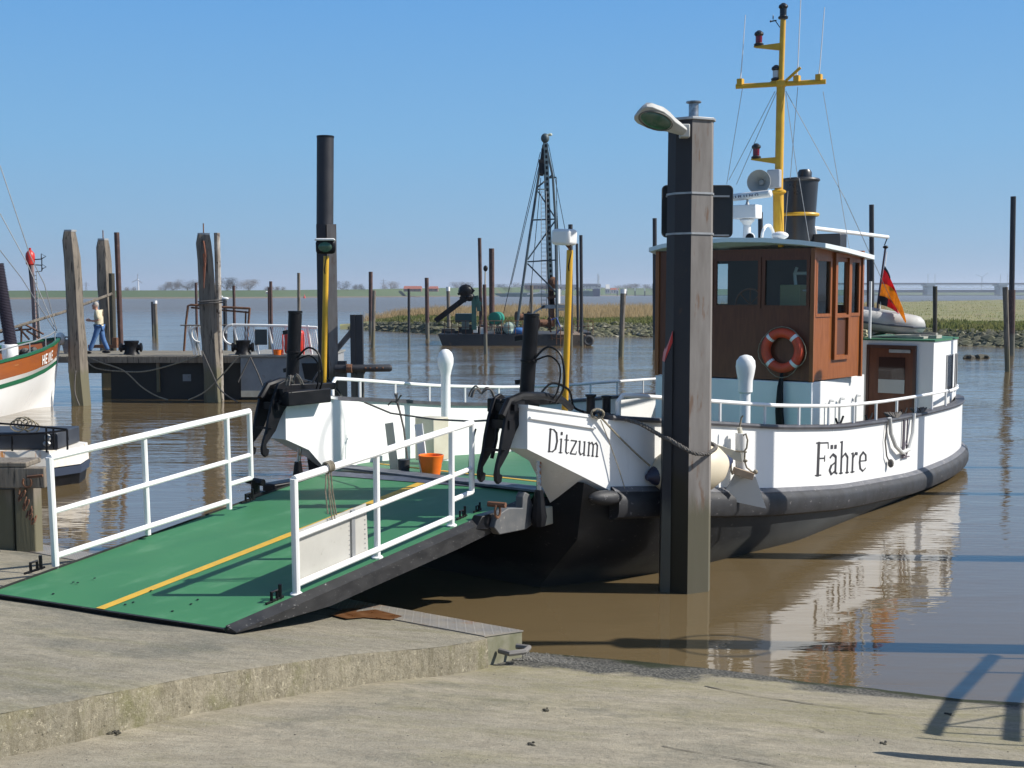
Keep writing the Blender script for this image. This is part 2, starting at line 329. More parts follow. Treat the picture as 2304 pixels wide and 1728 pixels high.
def concrete(name, c, c2, moss=.5, wet=False, side=False):
    m = bpy.data.materials.new(name); m.use_nodes = True; nt = m.node_tree; N = nt.nodes; L = nt.links
    b = N["Principled BSDF"]; b.inputs["Roughness"].default_value = .92; b.inputs["Specular IOR Level"].default_value = .25
    geo = N.new("ShaderNodeNewGeometry")
    def noi(sc, det=6, rg=.6, st=(1, 1, 1)):
        mp = N.new("ShaderNodeMapping"); mp.inputs["Scale"].default_value = st; mp.inputs["Rotation"].default_value = (0, 0, radians(33)); L.new(geo.outputs["Position"], mp.inputs[0])
        n = N.new("ShaderNodeTexNoise"); n.inputs["Scale"].default_value = sc; n.inputs["Detail"].default_value = det; n.inputs["Roughness"].default_value = rg
        L.new(mp.outputs[0], n.inputs["Vector"]); return n.outputs[0]
    def rng(s, a, z, t0=0., t1=1.):
        r = N.new("ShaderNodeMapRange"); L.new(s, r.inputs[0]); r.inputs[1].default_value = a; r.inputs[2].default_value = z; r.inputs[3].default_value = t0; r.inputs[4].default_value = t1; return r.outputs[0]
    def mx(f, a, bb, typ='MIX'):
        x = N.new("ShaderNodeMix"); x.data_type = 'RGBA'; x.blend_type = typ; L.new(f, x.inputs[0])
        for i, q in ((6, a), (7, bb)):
            if isinstance(q, tuple): x.inputs[i].default_value = q + (1,)
            else: L.new(q, x.inputs[i])
        return x.outputs[2]
    cur = mx(rng(noi(.8, 6, .7, (.5, 1, 1)), .40, .60), c, c2)
    cur = mx(rng(noi(9, 6, .75, (.4, 1, 1)), .42, .62, 0., .75), cur, tuple(x * .58 for x in c))
    cur = mx(rng(noi(2.5, 5, .7, (.35, 1, 1)), .52, .72, 0., moss), cur, (.145, .14, .045))       # moss film
    cur = mx(rng(noi(.55, 6, .7), .53, .64, 0., .7), cur, (.105, .105, .085))                      # damp grey areas
    sp = noi(30, 8, 1.0); cur = mx(rng(sp, .55, .60, 0., .9), cur, (.34, .32, .26))                 # pale grit
    cur = mx(rng(sp, .455, .40, 0., .85), cur, (.075, .07, .055))                                     # dark grit
    if side:          # streaks down the face, pits, green foot
        cur = mx(rng(noi(7, 6, .8, (1.4, 1.4, .25)), .48, .66, 0., .8), cur, (.12, .105, .07))
        cur = mx(rng(noi(26, 4, .9), .60, .66, 0., .9), cur, (.045, .04, .03))
        cur = mx(rng(noi(1.6, 6, .8, (1, 1, .8)), .52, .66, 0., .6), cur, (.115, .115, .045))
        cur = mx(rng(noi(19, 5, .9), .58, .63, 0., .8), cur, (.42, .38, .28))
    if wet:
        sx = N.new("ShaderNodeSeparateXYZ"); L.new(geo.outputs["Position"], sx.inputs[0])
        mo = N.new("ShaderNodeMath"); mo.operation = 'MULTIPLY'; L.new(rng(noi(1.1, 6, .75, (.4, 1, 1)), .44, .60), mo.inputs[0]); L.new(rng(sx.outputs[2], .62, .18), mo.inputs[1])
        mo2 = N.new("ShaderNodeMath"); mo2.operation = 'MULTIPLY'; L.new(mo.outputs[0], mo2.inputs[0]); L.new(rng(noi(14, 6, .8), .35, .6, .15, .62), mo2.inputs[1])
        cur = mx(mo2.outputs[0], cur, (.20, .185, .075))                                                # green film near the water
        zx = N.new("ShaderNodeMath"); zx.operation = 'ADD'; L.new(sx.outputs[2], zx.inputs[0]); L.new(rng(sx.outputs[0], .9, 2.6, 0, .07), zx.inputs[1])
        z = N.new("ShaderNodeMath"); z.operation = 'MULTIPLY_ADD'; L.new(noi(1.6, 4), z.inputs[0]); z.inputs[1].default_value = -.16; L.new(zx.outputs[0], z.inputs[2])
        v = N.new("ShaderNodeTexVoronoi"); v.inputs["Scale"].default_value = 38; L.new(geo.outputs["Position"], v.inputs["Vector"])
        wetc = mx(rng(v.outputs["Distance"], .1, .6), (.20, .19, .165), (.05, .05, .045))
        cur = mx(rng(z.outputs[0], .045, .02), cur, wetc)
        z2 = N.new("ShaderNodeMath"); z2.operation = 'MULTIPLY_ADD'; L.new(noi(1.1, 3), z2.inputs[0]); z2.inputs[1].default_value = -.22; L.new(sx.outputs[2], z2.inputs[2])
        cur = mx(rng(z2.outputs[0], -.085, -.11), cur, (.03, .035, .018))
        L.new(rng(z.outputs[0], .0, -.06, .92, .35), b.inputs["Roughness"])
    L.new(cur, b.inputs["Base Color"])
    a = N.new("ShaderNodeMath"); a.operation = 'MULTIPLY_ADD'; L.new(noi(7, 6, .7), a.inputs[0]); a.inputs[1].default_value = 2.5; L.new(noi(60, 4, .8), a.inputs[2])
    bp = N.new("ShaderNodeBump"); bp.inputs["Strength"].default_value = .6; bp.inputs["Distance"].default_value = .014; L.new(a.outputs[0], bp.inputs["Height"]); L.new(bp.outputs[0], b.inputs["Normal"])
    return m
CONC = concrete("quay_concrete", (.300, .268, .200), (.215, .198, .156), .35)
CONCS = concrete("quay_side_concrete", (.300, .266, .192), (.210, .188, .138), .45, side=True)
CONCW = concrete("slipway_concrete", (.365, .322, .240), (.265, .240, .184), .4, wet=True)
SLP = Vector((.55, 11.03)); SLN = Vector((-.325, -.946)); SLS = .165
def slipz(x, y): return SLS * ((x - SLP.x) * SLN.x + (y - SLP.y) * SLN.y)
mb = MB(); nx_, ny_ = 110, 90
for j in range(ny_ + 1):
    for i in range(nx_ + 1):
        x = -12 + 26 * i / nx_; y = -8 + 26 * j / ny_
        mb.v.append(Vector((x, y, slipz(x, y) + .030 * (noise.noise(Vector((x * .45, y * .45, 0))) + .4 * noise.noise(Vector((x * 1.7, y * 1.7, 3)))))))
for j in range(ny_):
    for i in range(nx_):
        a = j * (nx_ + 1) + i; mb.f.append((a, a + 1, a + nx_ + 2, a + nx_ + 1))
tag(mb.build("slipway_ground", CONCW, org=(0, 0, 0)), "worn concrete slipway sloping into the brown water", kind="structure")
# joints and cracks of the slipway: dark irregular strips
CRACK = mat("crack_dirt", (.05, .045, .035), .95, c2=(.1, .09, .07), scale=12)
def crack(pxs, w0, name="pavement_crack", lab=None):
    pts = []
    for (x, y) in pxs:
        r = ray(x, y); k = SLS * (r.x * SLN.x + r.y * SLN.y); c = -SLS * (SLP.dot(SLN)); t = (CAMH - c) / (k - r.z); pts.append(Vector((r.x * t, r.y * t, 0)))
    P = []
    for a, b in zip(pts, pts[1:]):
        n = max(2, int((b - a).length / .05))
        P += [a.lerp(b, i / n) for i in range(n)]
    m_ = MB(); last = None
    for i, p in enumerate(P):
        d = (P[min(i + 1, len(P) - 1)] - P[max(i - 1, 0)]).normalized(); q = Vector((-d.y, d.x, 0))
        j = .02 * noise.noise(Vector((p.x * 6, p.y * 6, 1))); ww = w0 * (.25 + abs(noise.noise(Vector((p.x * 5, p.y * 5, 5)))) * 2.2)
        a = p + q * (j - ww); b = p + q * (j + ww)
        for o in (a, b): o.z = slipz(o.x, o.y) + .030 * (noise.noise(Vector((o.x * .45, o.y * .45, 0))) + .4 * noise.noise(Vector((o.x * 1.7, o.y * 1.7, 3)))) + .006
        m_.v += [a, b]
        if i: n = len(m_.v); m_.f.append((n - 4, n - 3, n - 1, n - 2))
    o = m_.build(name, CRACK, flat=True); tag(o, kind="structure")
crack([(1585, 1545), (1690, 1566), (1790, 1580), (1860, 1590), (1960, 1604), (2045, 1609)], .012)
crack([(1490, 1680), (1560, 1692), (1640, 1708), (1790, 1735)], .008)
crack([(1820, 1640), (1865, 1656)], .010)

# raised quay slab with its steel-clad front edge
QO = Vector((.10, 10.82, 0)); QE = Vector((-.541, -.841, 0)); QF = Vector((-.841, .541, 0))
def qz(s): return .30 + .163 * s
def qp(s, t, dz=0, z=None): p = QO + QE * s + QF * t; p.z = (qz(s) if z is None else z) + dz; return p
def curve_t(s): T = [(.66, -.02), (.9, -.06), (1.3, -.08), (2.0, .03), (2.9, .12), (3.7, .07), (5.4, -.10), (14, -1.3)]; return sum(lerp(T, s + k * .3) for k in (-1, -.5, 0, .5, 1)) / 5
mb = MB(); base = []
ss = [.66 + i * .08 for i in range(100)] + [8.66 + i * .4 for i in range(14)]; tts = [0, .04] + [.3 * k for k in range(1, 46)]
for s in ss:
    for k, t in enumerate(tts):
        wob = .03 * noise.noise(Vector((s * .8, 0, 9))) + .012 * noise.noise(Vector((s * 5, 0, 2))) + .016 * max(0, noise.noise(Vector((s * 14, 0, 5))) - .2)
        p = qp(s, t + (wob if k < 3 else 0) + curve_t(s) * max(0, 1 - t / 4)); p.z += .012 * noise.noise(Vector((s * .9, t * .9, 0))) - (.007 if k == 0 else 0)
        mb.v.append(p)
n = len(tts)
for i in range(len(ss) - 1):
    for k in range(n - 1):
        a = i * n + k; mb.f.append((a, a + n, a + n + 1, a + 1))
# side face towards the slipway, with height steps
b0 = len(mb.v)
for i, s in enumerate(ss):
    p = mb.v[i * n].copy()
    for h in (.0, .10, .2, .34, 1.2):
        q = p.copy(); q.z -= h; q -= QF * (-.012 * noise.noise(Vector((s * 4, h * 9, 4))) + (.01 if h else 0)); mb.v.append(q)
for i in range(len(ss) - 1):
    for h in range(4):
        a = b0 + i * 5 + h; mb.f.append((a, a + 1, a + 6, a + 5))
f0 = len(mb.v)
mb.v += [qp(.66, 0), qp(.66, 13.2), qp(.66, 13.2, z=-1), qp(.66, 0, z=-1)]; mb.f.append((f0, f0 + 1, f0 + 2, f0 + 3))
qo = mb.build("concrete_quay", CONC); qo.data.materials.append(CONCS)
for p_ in qo.data.polygons:
    if abs(p_.normal.z) < .5: p_.material_index = 1
quay = tag(qo, "raised grey concrete quay slab under the green ramp", "quay")
quay["kind"] = "structure"; del quay["category"]
TREAD = mat("tread_plate_steel", (.185, .178, .168), .6, .2, c2=(.25, .225, .185), scale=3, c3=(.24, .12, .05), s3=1.3, t3=(.58, .70), bump=.01, bscale=45)
et = thing("quay_edge_beam", "steel-clad beam along the front of the concrete quay, with tread plate top", "edge beam", tuple(qp(.3, 3, z=0)))
mb = MB(); mb.hexa([qp(0, .01, z=-1), qp(.64, .01, z=-1), qp(.64, 13.2, z=-1), qp(0, 13.2, z=-1)][::-1], [qp(0, .01), qp(.64, .01), qp(.64, 13.2), qp(0, 13.2)][::-1])
mb.build("beam", mat("quay_beam_side", (.20, .19, .14), .8, c2=(.12, .12, .07), scale=4, bump=.008, c3=(.15, .08, .04), s3=6, t3=(.6, .7)), et)
mb = MB(); mb.hexa([qp(-.01, 0, .002), qp(.63, 0, .002), qp(.63, 13.2, .002), qp(-.01, 13.2, .002)][::-1], [qp(-.01, 0, .012), qp(.63, 0, .012), qp(.63, 13.2, .012), qp(-.01, 13.2, .012)][::-1])
tp = mb.build("tread_plate", TREAD, et)
mb = MB()                                     # raised tread pattern
for i in range(0, 150):
    for j in range(9):
        c = qp(.035 + j * .068 + (i % 2) * .0, .03 + i * .05, .0135); d = (QE + QF * (1 if (i + j) % 2 else -1)).normalized() * .016; e = d.cross(Vector((0, 0, 1))) * .25
        mb.add([c - d - e, c + d - e, c + d + e, c - d + e], [(0, 1, 2, 3)])
mb.build("tread_pattern", mat("tread_worn", (.40, .385, .36), .45, .3), tp, flat=True)
mb = MB(); mb.add([qp(.635, 0, .004), qp(.675, 0, .004), qp(.672, 13, .004), qp(.635, 13, .004)], [(0, 1, 2, 3)]); mb.build("joint_gap", CRACK, et, flat=True)
mb = MB(); cpx = [(744, 1383), (770, 1370), (815, 1366), (800, 1376), (845, 1371), (905, 1386), (880, 1394), (820, 1389), (780, 1392)]
P_ = [on_plane(x, y, qp(.3, 0, .017), Vector((-.163 * QE.x, -.163 * QE.y, 1))) for x, y in cpx]; mb.add(P_, [tuple(range(len(P_)))]); mb.build("rust_stain", mat("rust_water_stain", (.085, .030, .009), .3, c2=(.20, .10, .045), scale=7, amt=1), tp, flat=True)
mb = MB(); c = qp(.32, -.02, -.12); mb.tube([c + QE * .10 - QF * 0, c + QE * .12 - QF * .12, c - QE * .0 - QF * .20, c - QE * .12 - QF * .17, c - QE * .10 - QF * .05], .026, 8)
mb.build("mooring_hook", mat("worn_grey_hook", (.16, .15, .14), .6), et)

# ------------------------------------------------------------------ marsh island with reeds and stone bank
NE = [(765, 741), (850, 744), (985, 752), (1330, 757), (1500, 758), (1800, 764), (2000, 773), (2304, 781), (2700, 792)]
def edge(px): return az(px, lerp(NE, px), 0)
FAR = [(765, 117), (850, 128), (985, 150), (1150, 185), (1500, 200), (1900, 300), (2100, 390), (2304, 520), (2700, 640)]
def marsh(px, b):     # b metres behind the near edge
    e = edge(px); r = Vector((e.x, e.y, 0)).normalized(); p = e + r * b
    z = lerp([(-1, -.6), (0, -.15), (1.2, .35), (3, .95), (5, 1.15), (25, 1.25), (1000, 1.25)], b)
    z *= lerp([(765, .25), (850, .7), (950, 1)], px)
    if b > 2: z += .16 * noise.noise(Vector((p.x * .12, p.y * .06, 0))) + .08 * noise.noise(Vector((p.x * .5, p.y * .3, 5)))
    p.z = z; return p
mb = MB(); PX = [765 + 1935 * i / 160 for i in range(161)]; rows = 30
for px in PX:
    L_ = lerp(FAR, px) - edge(px).y + .5
    for k in range(rows):
        f = k / (rows - 1); b = -1 + (L_ + 1) * f ** 2.2; p = marsh(px, b)
        if k >= rows - 2: p.z = -.3 if k == rows - 1 else .4
        mb.v.append(p)
for i in range(160):
    for k in range(rows - 1):
        a = i * rows + k; mb.f.append((a, a + rows, a + rows + 1, a + 1))
MARSHM = mat("marsh_soil", (.24, .20, .09), .95, c2=(.13, .16, .055), scale=.15, amt=1, c3=(.19, .15, .085), s3=.5, t3=(.5, .65), world=True)
tag(mb.build("marsh_ground", MARSHM), "low marsh bank across the harbour mouth", kind="structure")
def blades(name, N_, pxr, br, hr, wr, mat_, lab, cat, dens=None):
    m_ = MB(); c = 0
    while c < N_:
        px = random.uniform(*pxr); L_ = lerp(FAR, px) - edge(px).y
        b = br[0] + (min(br[1], L_) - br[0]) * random.random() ** 1.3
        if b > L_ - 1: continue
        p = marsh(px, b)
        if dens and random.random() > dens(px, b, p): continue
        h = random.uniform(*hr); ww = random.uniform(*wr); an = random.uniform(0, pi); q = Vector((cos(an), sin(an), 0)) * ww
        t = p + Vector((random.uniform(-.45, .45), random.uniform(-.35, .35), 1)) * h * (.75 + .6 * noise.noise(Vector((p.x * .35, p.y * .2, 8))))
        p = p - Vector((0, 0, .05))
        m_.add([p - q, p + q, t + q * .35, t - q * .35], [(0, 1, 2, 3)]); c += 1
    return tag(m_.build(name, leafy(mat_, .45), flat=True), lab, cat, kind="stuff")
REEDM = mat("dry_reed", (.44, .31, .16), .9, c2=(.36, .27, .15), scale=.4, amt=.9, c3=(.42, .30, .17), s3=3, t3=(.5, .62), world=True)
GRASSM = mat("marsh_grass_green", (.14, .18, .045), .9, c2=(.25, .22, .09), scale=.35, amt=1, c3=(.045, .07, .02), s3=2.2, t3=(.5, .6), world=True)
blades("reeds", 42000, (815, 1990), (9, 110), (.35, .95), (.010, .03), REEDM, "dry orange-brown reeds standing on the marsh", "reeds", lambda px, b, p: min(1, (px - 800) / 120) * (.5 + max(0, noise.noise(Vector((p.x * .1, p.y * .1, 3))) + .5)))
blades("bank_grass", 24000, (840, 2500), (2.2, 14), (.12, .4), (.025, .08), GRASSM, "green grass along the top of the stone bank", "grass", lambda px, b, p: 1 if b < 9 else .5)
blades("marsh_grass", 26000, (1500, 2500), (9, 300), (.06, .2), (.015, .05), mat("pale_marsh_grass", (.36, .32, .15), .95, c2=(.22, .25, .09), scale=.12, amt=1, c3=(.48, .42, .26), s3=1, t3=(.5, .62), world=True), "pale olive grass covering the marsh right of the ferry", "grass")
import bmesh as _bm
def rocks(name, N_, sampler, sz, mat_, lab):
    m_ = MB(); ph = (1 + 5 ** .5) / 2
    I = [Vector(v).normalized() for v in [(-1, ph, 0), (1, ph, 0), (-1, -ph, 0), (1, -ph, 0), (0, -1, ph), (0, 1, ph), (0, -1, -ph), (0, 1, -ph), (ph, 0, -1), (ph, 0, 1), (-ph, 0, -1), (-ph, 0, 1)]]
    F = [(0, 11, 5), (0, 5, 1), (0, 1, 7), (0, 7, 10), (0, 10, 11), (1, 5, 9), (5, 11, 4), (11, 10, 2), (10, 7, 6), (7, 1, 8), (3, 9, 4), (3, 4, 2), (3, 2, 6), (3, 6, 8), (3, 8, 9), (4, 9, 5), (2, 4, 11), (6, 2, 10), (8, 6, 7), (9, 8, 1)]
    for _ in range(N_):
        c = sampler(); s_ = random.uniform(*sz); sx, sy, sz_ = random.uniform(.7, 1.5), random.uniform(.7, 1.3), random.uniform(.45, .8)
        m_.add([c + Vector((v.x * sx, v.y * sy, v.z * sz_)) * s_ * random.uniform(.75, 1.15) for v in I], F)
    return tag(m_.build(name, mat_, flat=True), lab, "stones", kind="stuff")
ROCKM = mat("bank_stone", (.13, .118, .08), .95, c2=(.085, .092, .045), scale=.9, amt=1, c3=(.30, .28, .22), s3=1.6, t3=(.60, .66), world=True, bump=.03)
rocks("bank_stones", 2600, lambda: marsh(random.uniform(790, 2500), random.uniform(-.2, 2.8)), (.16, .42), ROCKM, "rough stones protecting the waterline of the marsh")

# ------------------------------------------------------------------ far shore: mud, green dike
SH = [(-900, 640), (0, 680), (600, 840), (900, 1080), (1150, 1400), (1500, 1800), (1900, 2100), (2304, 2300), (3600, 2600)]
CR = [(-900, 5.2), (0, 5.0), (600, 5.7), (833, 7.0), (1100, 10.2), (1300, 11.5), (1900, 9), (2304, 9), (3600, 9)]
MUD = mat("shore_mud", (.17, .13, .085), .95, c2=(.12, .10, .06), scale=.02, world=True)
DIKE = mat("dike_grass", (.045, .080, .028), .95, c2=(.065, .09, .036), scale=.012, amt=.9, c3=(.09, .085, .045), s3=.03, t3=(.6, .7), world=True)
def shore(px, back, z): d = lerp(SH, px) + back; return Vector(((px - 1152) / FPX * d, d, z))
pxs = [-900 + 45 * i for i in range(101)]
for nm, rws, m_, lb in (("mud_shore", [(-8, -.3), (0, .1), (10, .5), (30, .9)], MUD, "brown mud strip along the far shore"), ("grass_dike", None, DIKE, "long green dike on the far shore")):
    mb = MB(); R = len(rws) if rws else 5
    for px in pxs:
        c = lerp(CR, px) * (1 + .02 * noise.noise(Vector((px * .01, 0, 0))))
        rr = rws or [(30, .9), (34, 1.4), (52, c), (56, c), (90, 1)]
        for b, z in rr: mb.v.append(shore(px, b, z))
    for i in range(100):
        for k in range(R - 1):
            a = i * R + k; mb.f.append((a, a + R, a + R + 1, a + 1))
    tag(mb.build(nm, m_), lb, kind="structure")
mb = MB(); mb.add([(-8000, 700, .6), (8000, 2700, .6), (9000, 9000, 3), (-9000, 9000, 3)], [(0, 1, 2, 3)])
tag(mb.build("far_ground", DIKE), "flat green farmland behind the dike", kind="structure")

# bare winter trees, wind turbines, pylons
TWIG = mat("bare_twigs", (.10, .085, .07), .95, c2=(.14, .12, .10), scale=.5)
def tree_proto(seed, wd, ht):
    R_ = random.Random(seed); mb = MB()
    mb.tube([(0, 0, -.5), (.1, 0, ht * .25), (0, .1, ht * .5)], [.35, .28, .15], 5)
    tips = []
    for k in range(11):
        a = R_.uniform(0, 2 * pi); z0 = ht * R_.uniform(.18, .5); r = wd * R_.uniform(.3, .5)
        q = Vector((cos(a) * r, sin(a) * r, ht * R_.uniform(.5, .95))); mb.tube([(0, 0, z0), q * .55 + Vector((0, 0, z0 * .3)), q], [.14, .09, .03], 4); tips.append(q)
    trunk = mb; cr = MB()
    for k in range(2600):
        t = R_.choice(tips); c = t + Vector((R_.gauss(0, wd * .13), R_.gauss(0, wd * .13), R_.gauss(0, ht * .13)))
        if c.z < ht * .15 or c.z > ht * 1.05: continue
        d = Vector((R_.gauss(0, 1), R_.gauss(0, 1), R_.gauss(.5, .8))).normalized() * R_.uniform(.4, 1.1); s = d.orthogonal().normalized() * .05
        cr.add([c - s, c + s, c + d], [(0, 1, 2)])
    return trunk, cr
TREEL = ["bare tree on the far dike, {} from the left", ]
protos = []
def plant_tree(px, wpx, ytop, lab, seed, back=60):
    d = lerp(SH, px) + back; m = d / FPX; zt = CAMH + (660 - ytop) * m; z0 = 2.0
    t = thing("bare_tree", lab, "tree", ((px - 1152) * m, d, z0), group="bare trees behind the far dike")
    i = seed % 3
    if len(protos) <= i:
        tr, cr = tree_proto(11 + i, 10, 10)
        a = tr.build("trunk", TWIG, t_local); b = cr.build("crown", TWIG, t_local, flat=True); protos.append((a, b))
        a.parent = t; b.parent = t
    else:
        for o in protos[i]:
            c = o.copy(); COL.objects.link(c); c.parent = t
    s = wpx * m / 10; t.scale = (s, s, (zt - z0) / 10); t.rotation_euler = (0, 0, seed * 1.3)
    return t
t_local = thing("tmp", None, None); 
trs = [(296, 22, 646, "small low bare bush left of the far wind turbine"), (372, 24, 641, "leftmost bare tree of the clump left of the split wooden post"), (392, 34, 636, "second bare tree of the clump left of the split wooden post"),
       (424, 44, 630, "tall wide bare tree just left of the split wooden post"), (512, 46, 627, "tall bare tree just right of the white speckled pole"), (562, 40, 631, "round bare tree right of the tall one by the white speckled pole"),
       (610, 28, 644, "low bare tree behind the paired rust piles"), (633, 22, 646, "small bare tree left of the brown pile near the black pipe"), (770, 34, 634, "round bare tree right of the tall black pipe"),
       (806, 26, 640, "low bare tree beside the brown pile right of the black pipe"), (880, 36, 635, "bare tree left of the red roof on the far shore"), (1040, 40, 636, "bare tree behind the conveyor of the work barge"),
       (1180, 46, 637, "bare tree behind the base of the derrick"), (1130, 34, 640, "small bare tree left of the derrick base"), (1420, 40, 640, "bare tree right of the white-capped pile near the lamp post"), (1400, 34, 641, "bare tree behind the white-capped pile near the lamp post"), (1462, 36, 641, "bare tree behind the dark pile left of the lamp post")]
for i, (px, wp, yt, lb) in enumerate(trs): plant_tree(px, wp, yt, lb, i)
bpy.data.objects.remove(t_local)
GREYT = mat("pale_turbine_grey", (.6, .62, .64), .6)
def turbine(px, ytop, lab, d, ang):
    m = d / FPX; zh = CAMH + (660 - ytop) * m - 4; t = thing("wind_turbine", lab, "wind turbine", ((px - 1152) * m, d, 2), group="wind turbines on the horizon")
    x = (px - 1152) * m; MB().tube([(x, d, 2), (x, d, zh)], [1.1, .6], 8).build("tower", GREYT, t)
    mb = MB().ell((x, d - 1, zh), .9, 2, .8, 8, 5); mb.build("nacelle", GREYT, t)
    for k in range(3):
        a = ang + k * 2 * pi / 3; L_ = (zh - 2) * .42
        MB().bar((x, d - 3, zh), (x + sin(a) * L_, d - 3, zh + cos(a) * L_), .9, .25, (0, 1, 0)).build("blade", GREYT, t)
turbine(314, 622, "white wind turbine on the left horizon", 1400, .1)
turbine(2205, 620, "wind turbine on the right horizon above the barrage", 2900, .9)
LATT = mat("pylon_grey", (.25, .26, .28), .7)
def pylon(px, ytop, lab, d):
    m = d / FPX; zt = CAMH + (660 - ytop) * m; x = (px - 1152) * m; h = zt - 2; mb = MB()
    for sx in (-1, 1):
        for sy in (-1, 1): mb.bar((x + sx * h * .09, d + sy * h * .09, 2), (x, d, zt), h * .012, h * .012)
    for k in range(6):
        f0 = k / 7; f1 = (k + 1) / 7; w0 = h * .09 * (1 - f0); w1 = h * .09 * (1 - f1)
        mb.bar((x - w0, d - w0, 2 + h * f0), (x + w1, d - w1, 2 + h * f1), h * .007, h * .007)
        mb.bar((x + w0, d - w0, 2 + h * f0), (x - w1, d - w1, 2 + h * f1), h * .007, h * .007)
    for f, ww in ((.72, .26), (.86, .18)): mb.bar((x - h * ww, d, 2 + h * f), (x + h * ww, d, 2 + h * f), h * .02, h * .02)
    tag(mb.build("power_pylon", LATT, org=(x, d, 2)), lab, "pylon")
pylon(197, 633, "grey lattice power pylon on the left horizon", 1300); pylon(864, 627, "power pylon on the horizon between two brown piles", 1500)
# ------------------------------------------------------------------ far houses, barrage, ships
def fbox(mb, x0, x1, y0, y1, d, dep):   # box seen between px x0..x1, y0 (top)..y1 at distance d, dep deep
    a = ad(x0, y1, d); b = ad(x1, y0, d); return mb.box(a.x, b.x, d, d + dep, a.z, b.z)
WALLP = mat("pale_wall", (.55, .55, .52), .8); ROOFR = mat("red_tile_roof", (.28, .08, .045), .9); ROOFD = mat("dark_sheet_roof", (.06, .075, .10), .8); WALLB = mat("brick_wall_far", (.22, .12, .09), .9); DARKP = mat("dark_opening", (.03, .035, .04), .5)
def house(px0, px1, ytop, yeave, ybase, d, wall, roof, lab, nwin=4, dep=10, name="house"):
    c = ad((px0 + px1) / 2, ybase, d); t = thing(name, lab, "house", (c.x, d, c.z))
    mb = MB(); fbox(mb, px0, px1, yeave, ybase, d, dep); w_ = mb.build("wall", wall, t)
    a = ad(px0 - .4, yeave, d); b = ad(px1 + .4, ytop, d); z0 = a.z; z1 = b.z; mb = MB()
    mb.add([(a.x, d - .4, z0), (b.x, d - .4, z0), (b.x, d + dep + .4, z0), (a.x, d + dep + .4, z0), (a.x + .3, d + dep / 2, z1), (b.x - .3, d + dep / 2, z1)], [(0, 1, 5, 4), (2, 3, 4, 5), (1, 2, 5), (3, 0, 4), (3, 2, 1, 0)])
    mb.build("roof", roof, t, flat=True)
    for k in range(nwin):
        xx = px0 + (px1 - px0) * (k + .35) / nwin; x2 = px0 + (px1 - px0) * (k + .65) / nwin
        mb = MB(); p = ad(xx, yeave + (ybase - yeave) * .25, d); q = ad(x2, yeave + (ybase - yeave) * .7, d); mb.box(p.x, q.x, d - .08, d + .05, q.z, p.z); mb.build("window", DARKP, t)
house(908, 948, 643.5, 650, 656, 1120, WALLB, ROOFR, "long farmhouse with red roof on the far dike")
house(965, 985, 644, 649.5, 656, 1130, WALLB, ROOFR, "small red-roofed house left of the white-capped pile", 2)
house(1180, 1252, 637.5, 642, 651, 1420, WALLB, ROOFD, "long dark-roofed shed behind the derrick", 8, 20)
house(1256, 1300, 640, 645, 653, 1430, WALLP, ROOFD, "shed with pale wall right of the derrick", 4, 20)
house(1310, 1352, 638, 642.5, 650, 1500, WALLP, ROOFD, "low long building with dark roof right of the yellow post", 6, 20)
house(1363, 1372, 640, 650, 661, 1420, WALLP, WALLP, "small white gabled house at the far water's edge", 2, 8)
house(1374, 1392, 648, 652, 661, 1425, WALLP, ROOFR, "pale low house beside the white gabled house", 3, 8)
house(598, 603, 655, 657, 661, 760, WALLP, WALLP, "tiny white hut on the far mud shore", 1, 3, "hut")
# flood barrage across the river
BARC = mat("barrage_concrete", (.34, .36, .36), .8); BARS = mat("barrage_truss_white", (.65, .66, .62), .6)
br = thing("flood_barrage", "long pale flood barrage with piers and thin masts across the river", "barrage", tuple(ad(2100, 662, 2150).xyz))
D = 2150
mb = MB(); fbox(mb, 1860, 2420, 636.5, 640.5, D, 10); mb.build("road_deck", mat("barrage_deck", (.16, .17, .19), .8), br)
mb = MB(); fbox(mb, 1860, 2420, 652, 658, D + 12, 6); mb.build("weir_gate", mat("barrage_gate", (.10, .12, .17), .8), br)
for px in (1932, 2095, 2258, 2400):
    mb = MB(); fbox(mb, px - 8, px + 8, 640, 664, D - 8, 26); fbox(mb, px - 10, px + 10, 636.5, 643, D - 10, 30); p = mb.build("pier", BARC, br)
    for s in (-7, 9):
        mb = MB(); fbox(mb, px + s - .6, px + s + .6, 617, 637, D, 1); mb.build("lifting_mast", BARS, p)
for a, b in ((1860, 1922), (1945, 2084), (2107, 2247), (2270, 2420)):
    mb = MB(); n = max(3, int((b - a) / 12)); u0 = ad(a, 642.5, D - 3); u1 = ad(b, 642.5, D - 3); l0 = ad(a, 649, D - 3); l1 = ad(b, 649, D - 3)
    mb.bar(u0, u1, .8, .8); mb.bar(l0, l1, .8, .8)
    for k in range(n): (mb.bar(l0.lerp(l1, k / n), u0.lerp(u1, (k + 1) / n), .5, .5) if k % 2 else mb.bar(u0.lerp(u1, k / n), l0.lerp(l1, (k + 1) / n), .5, .5))
    mb.build("truss", BARS, br)
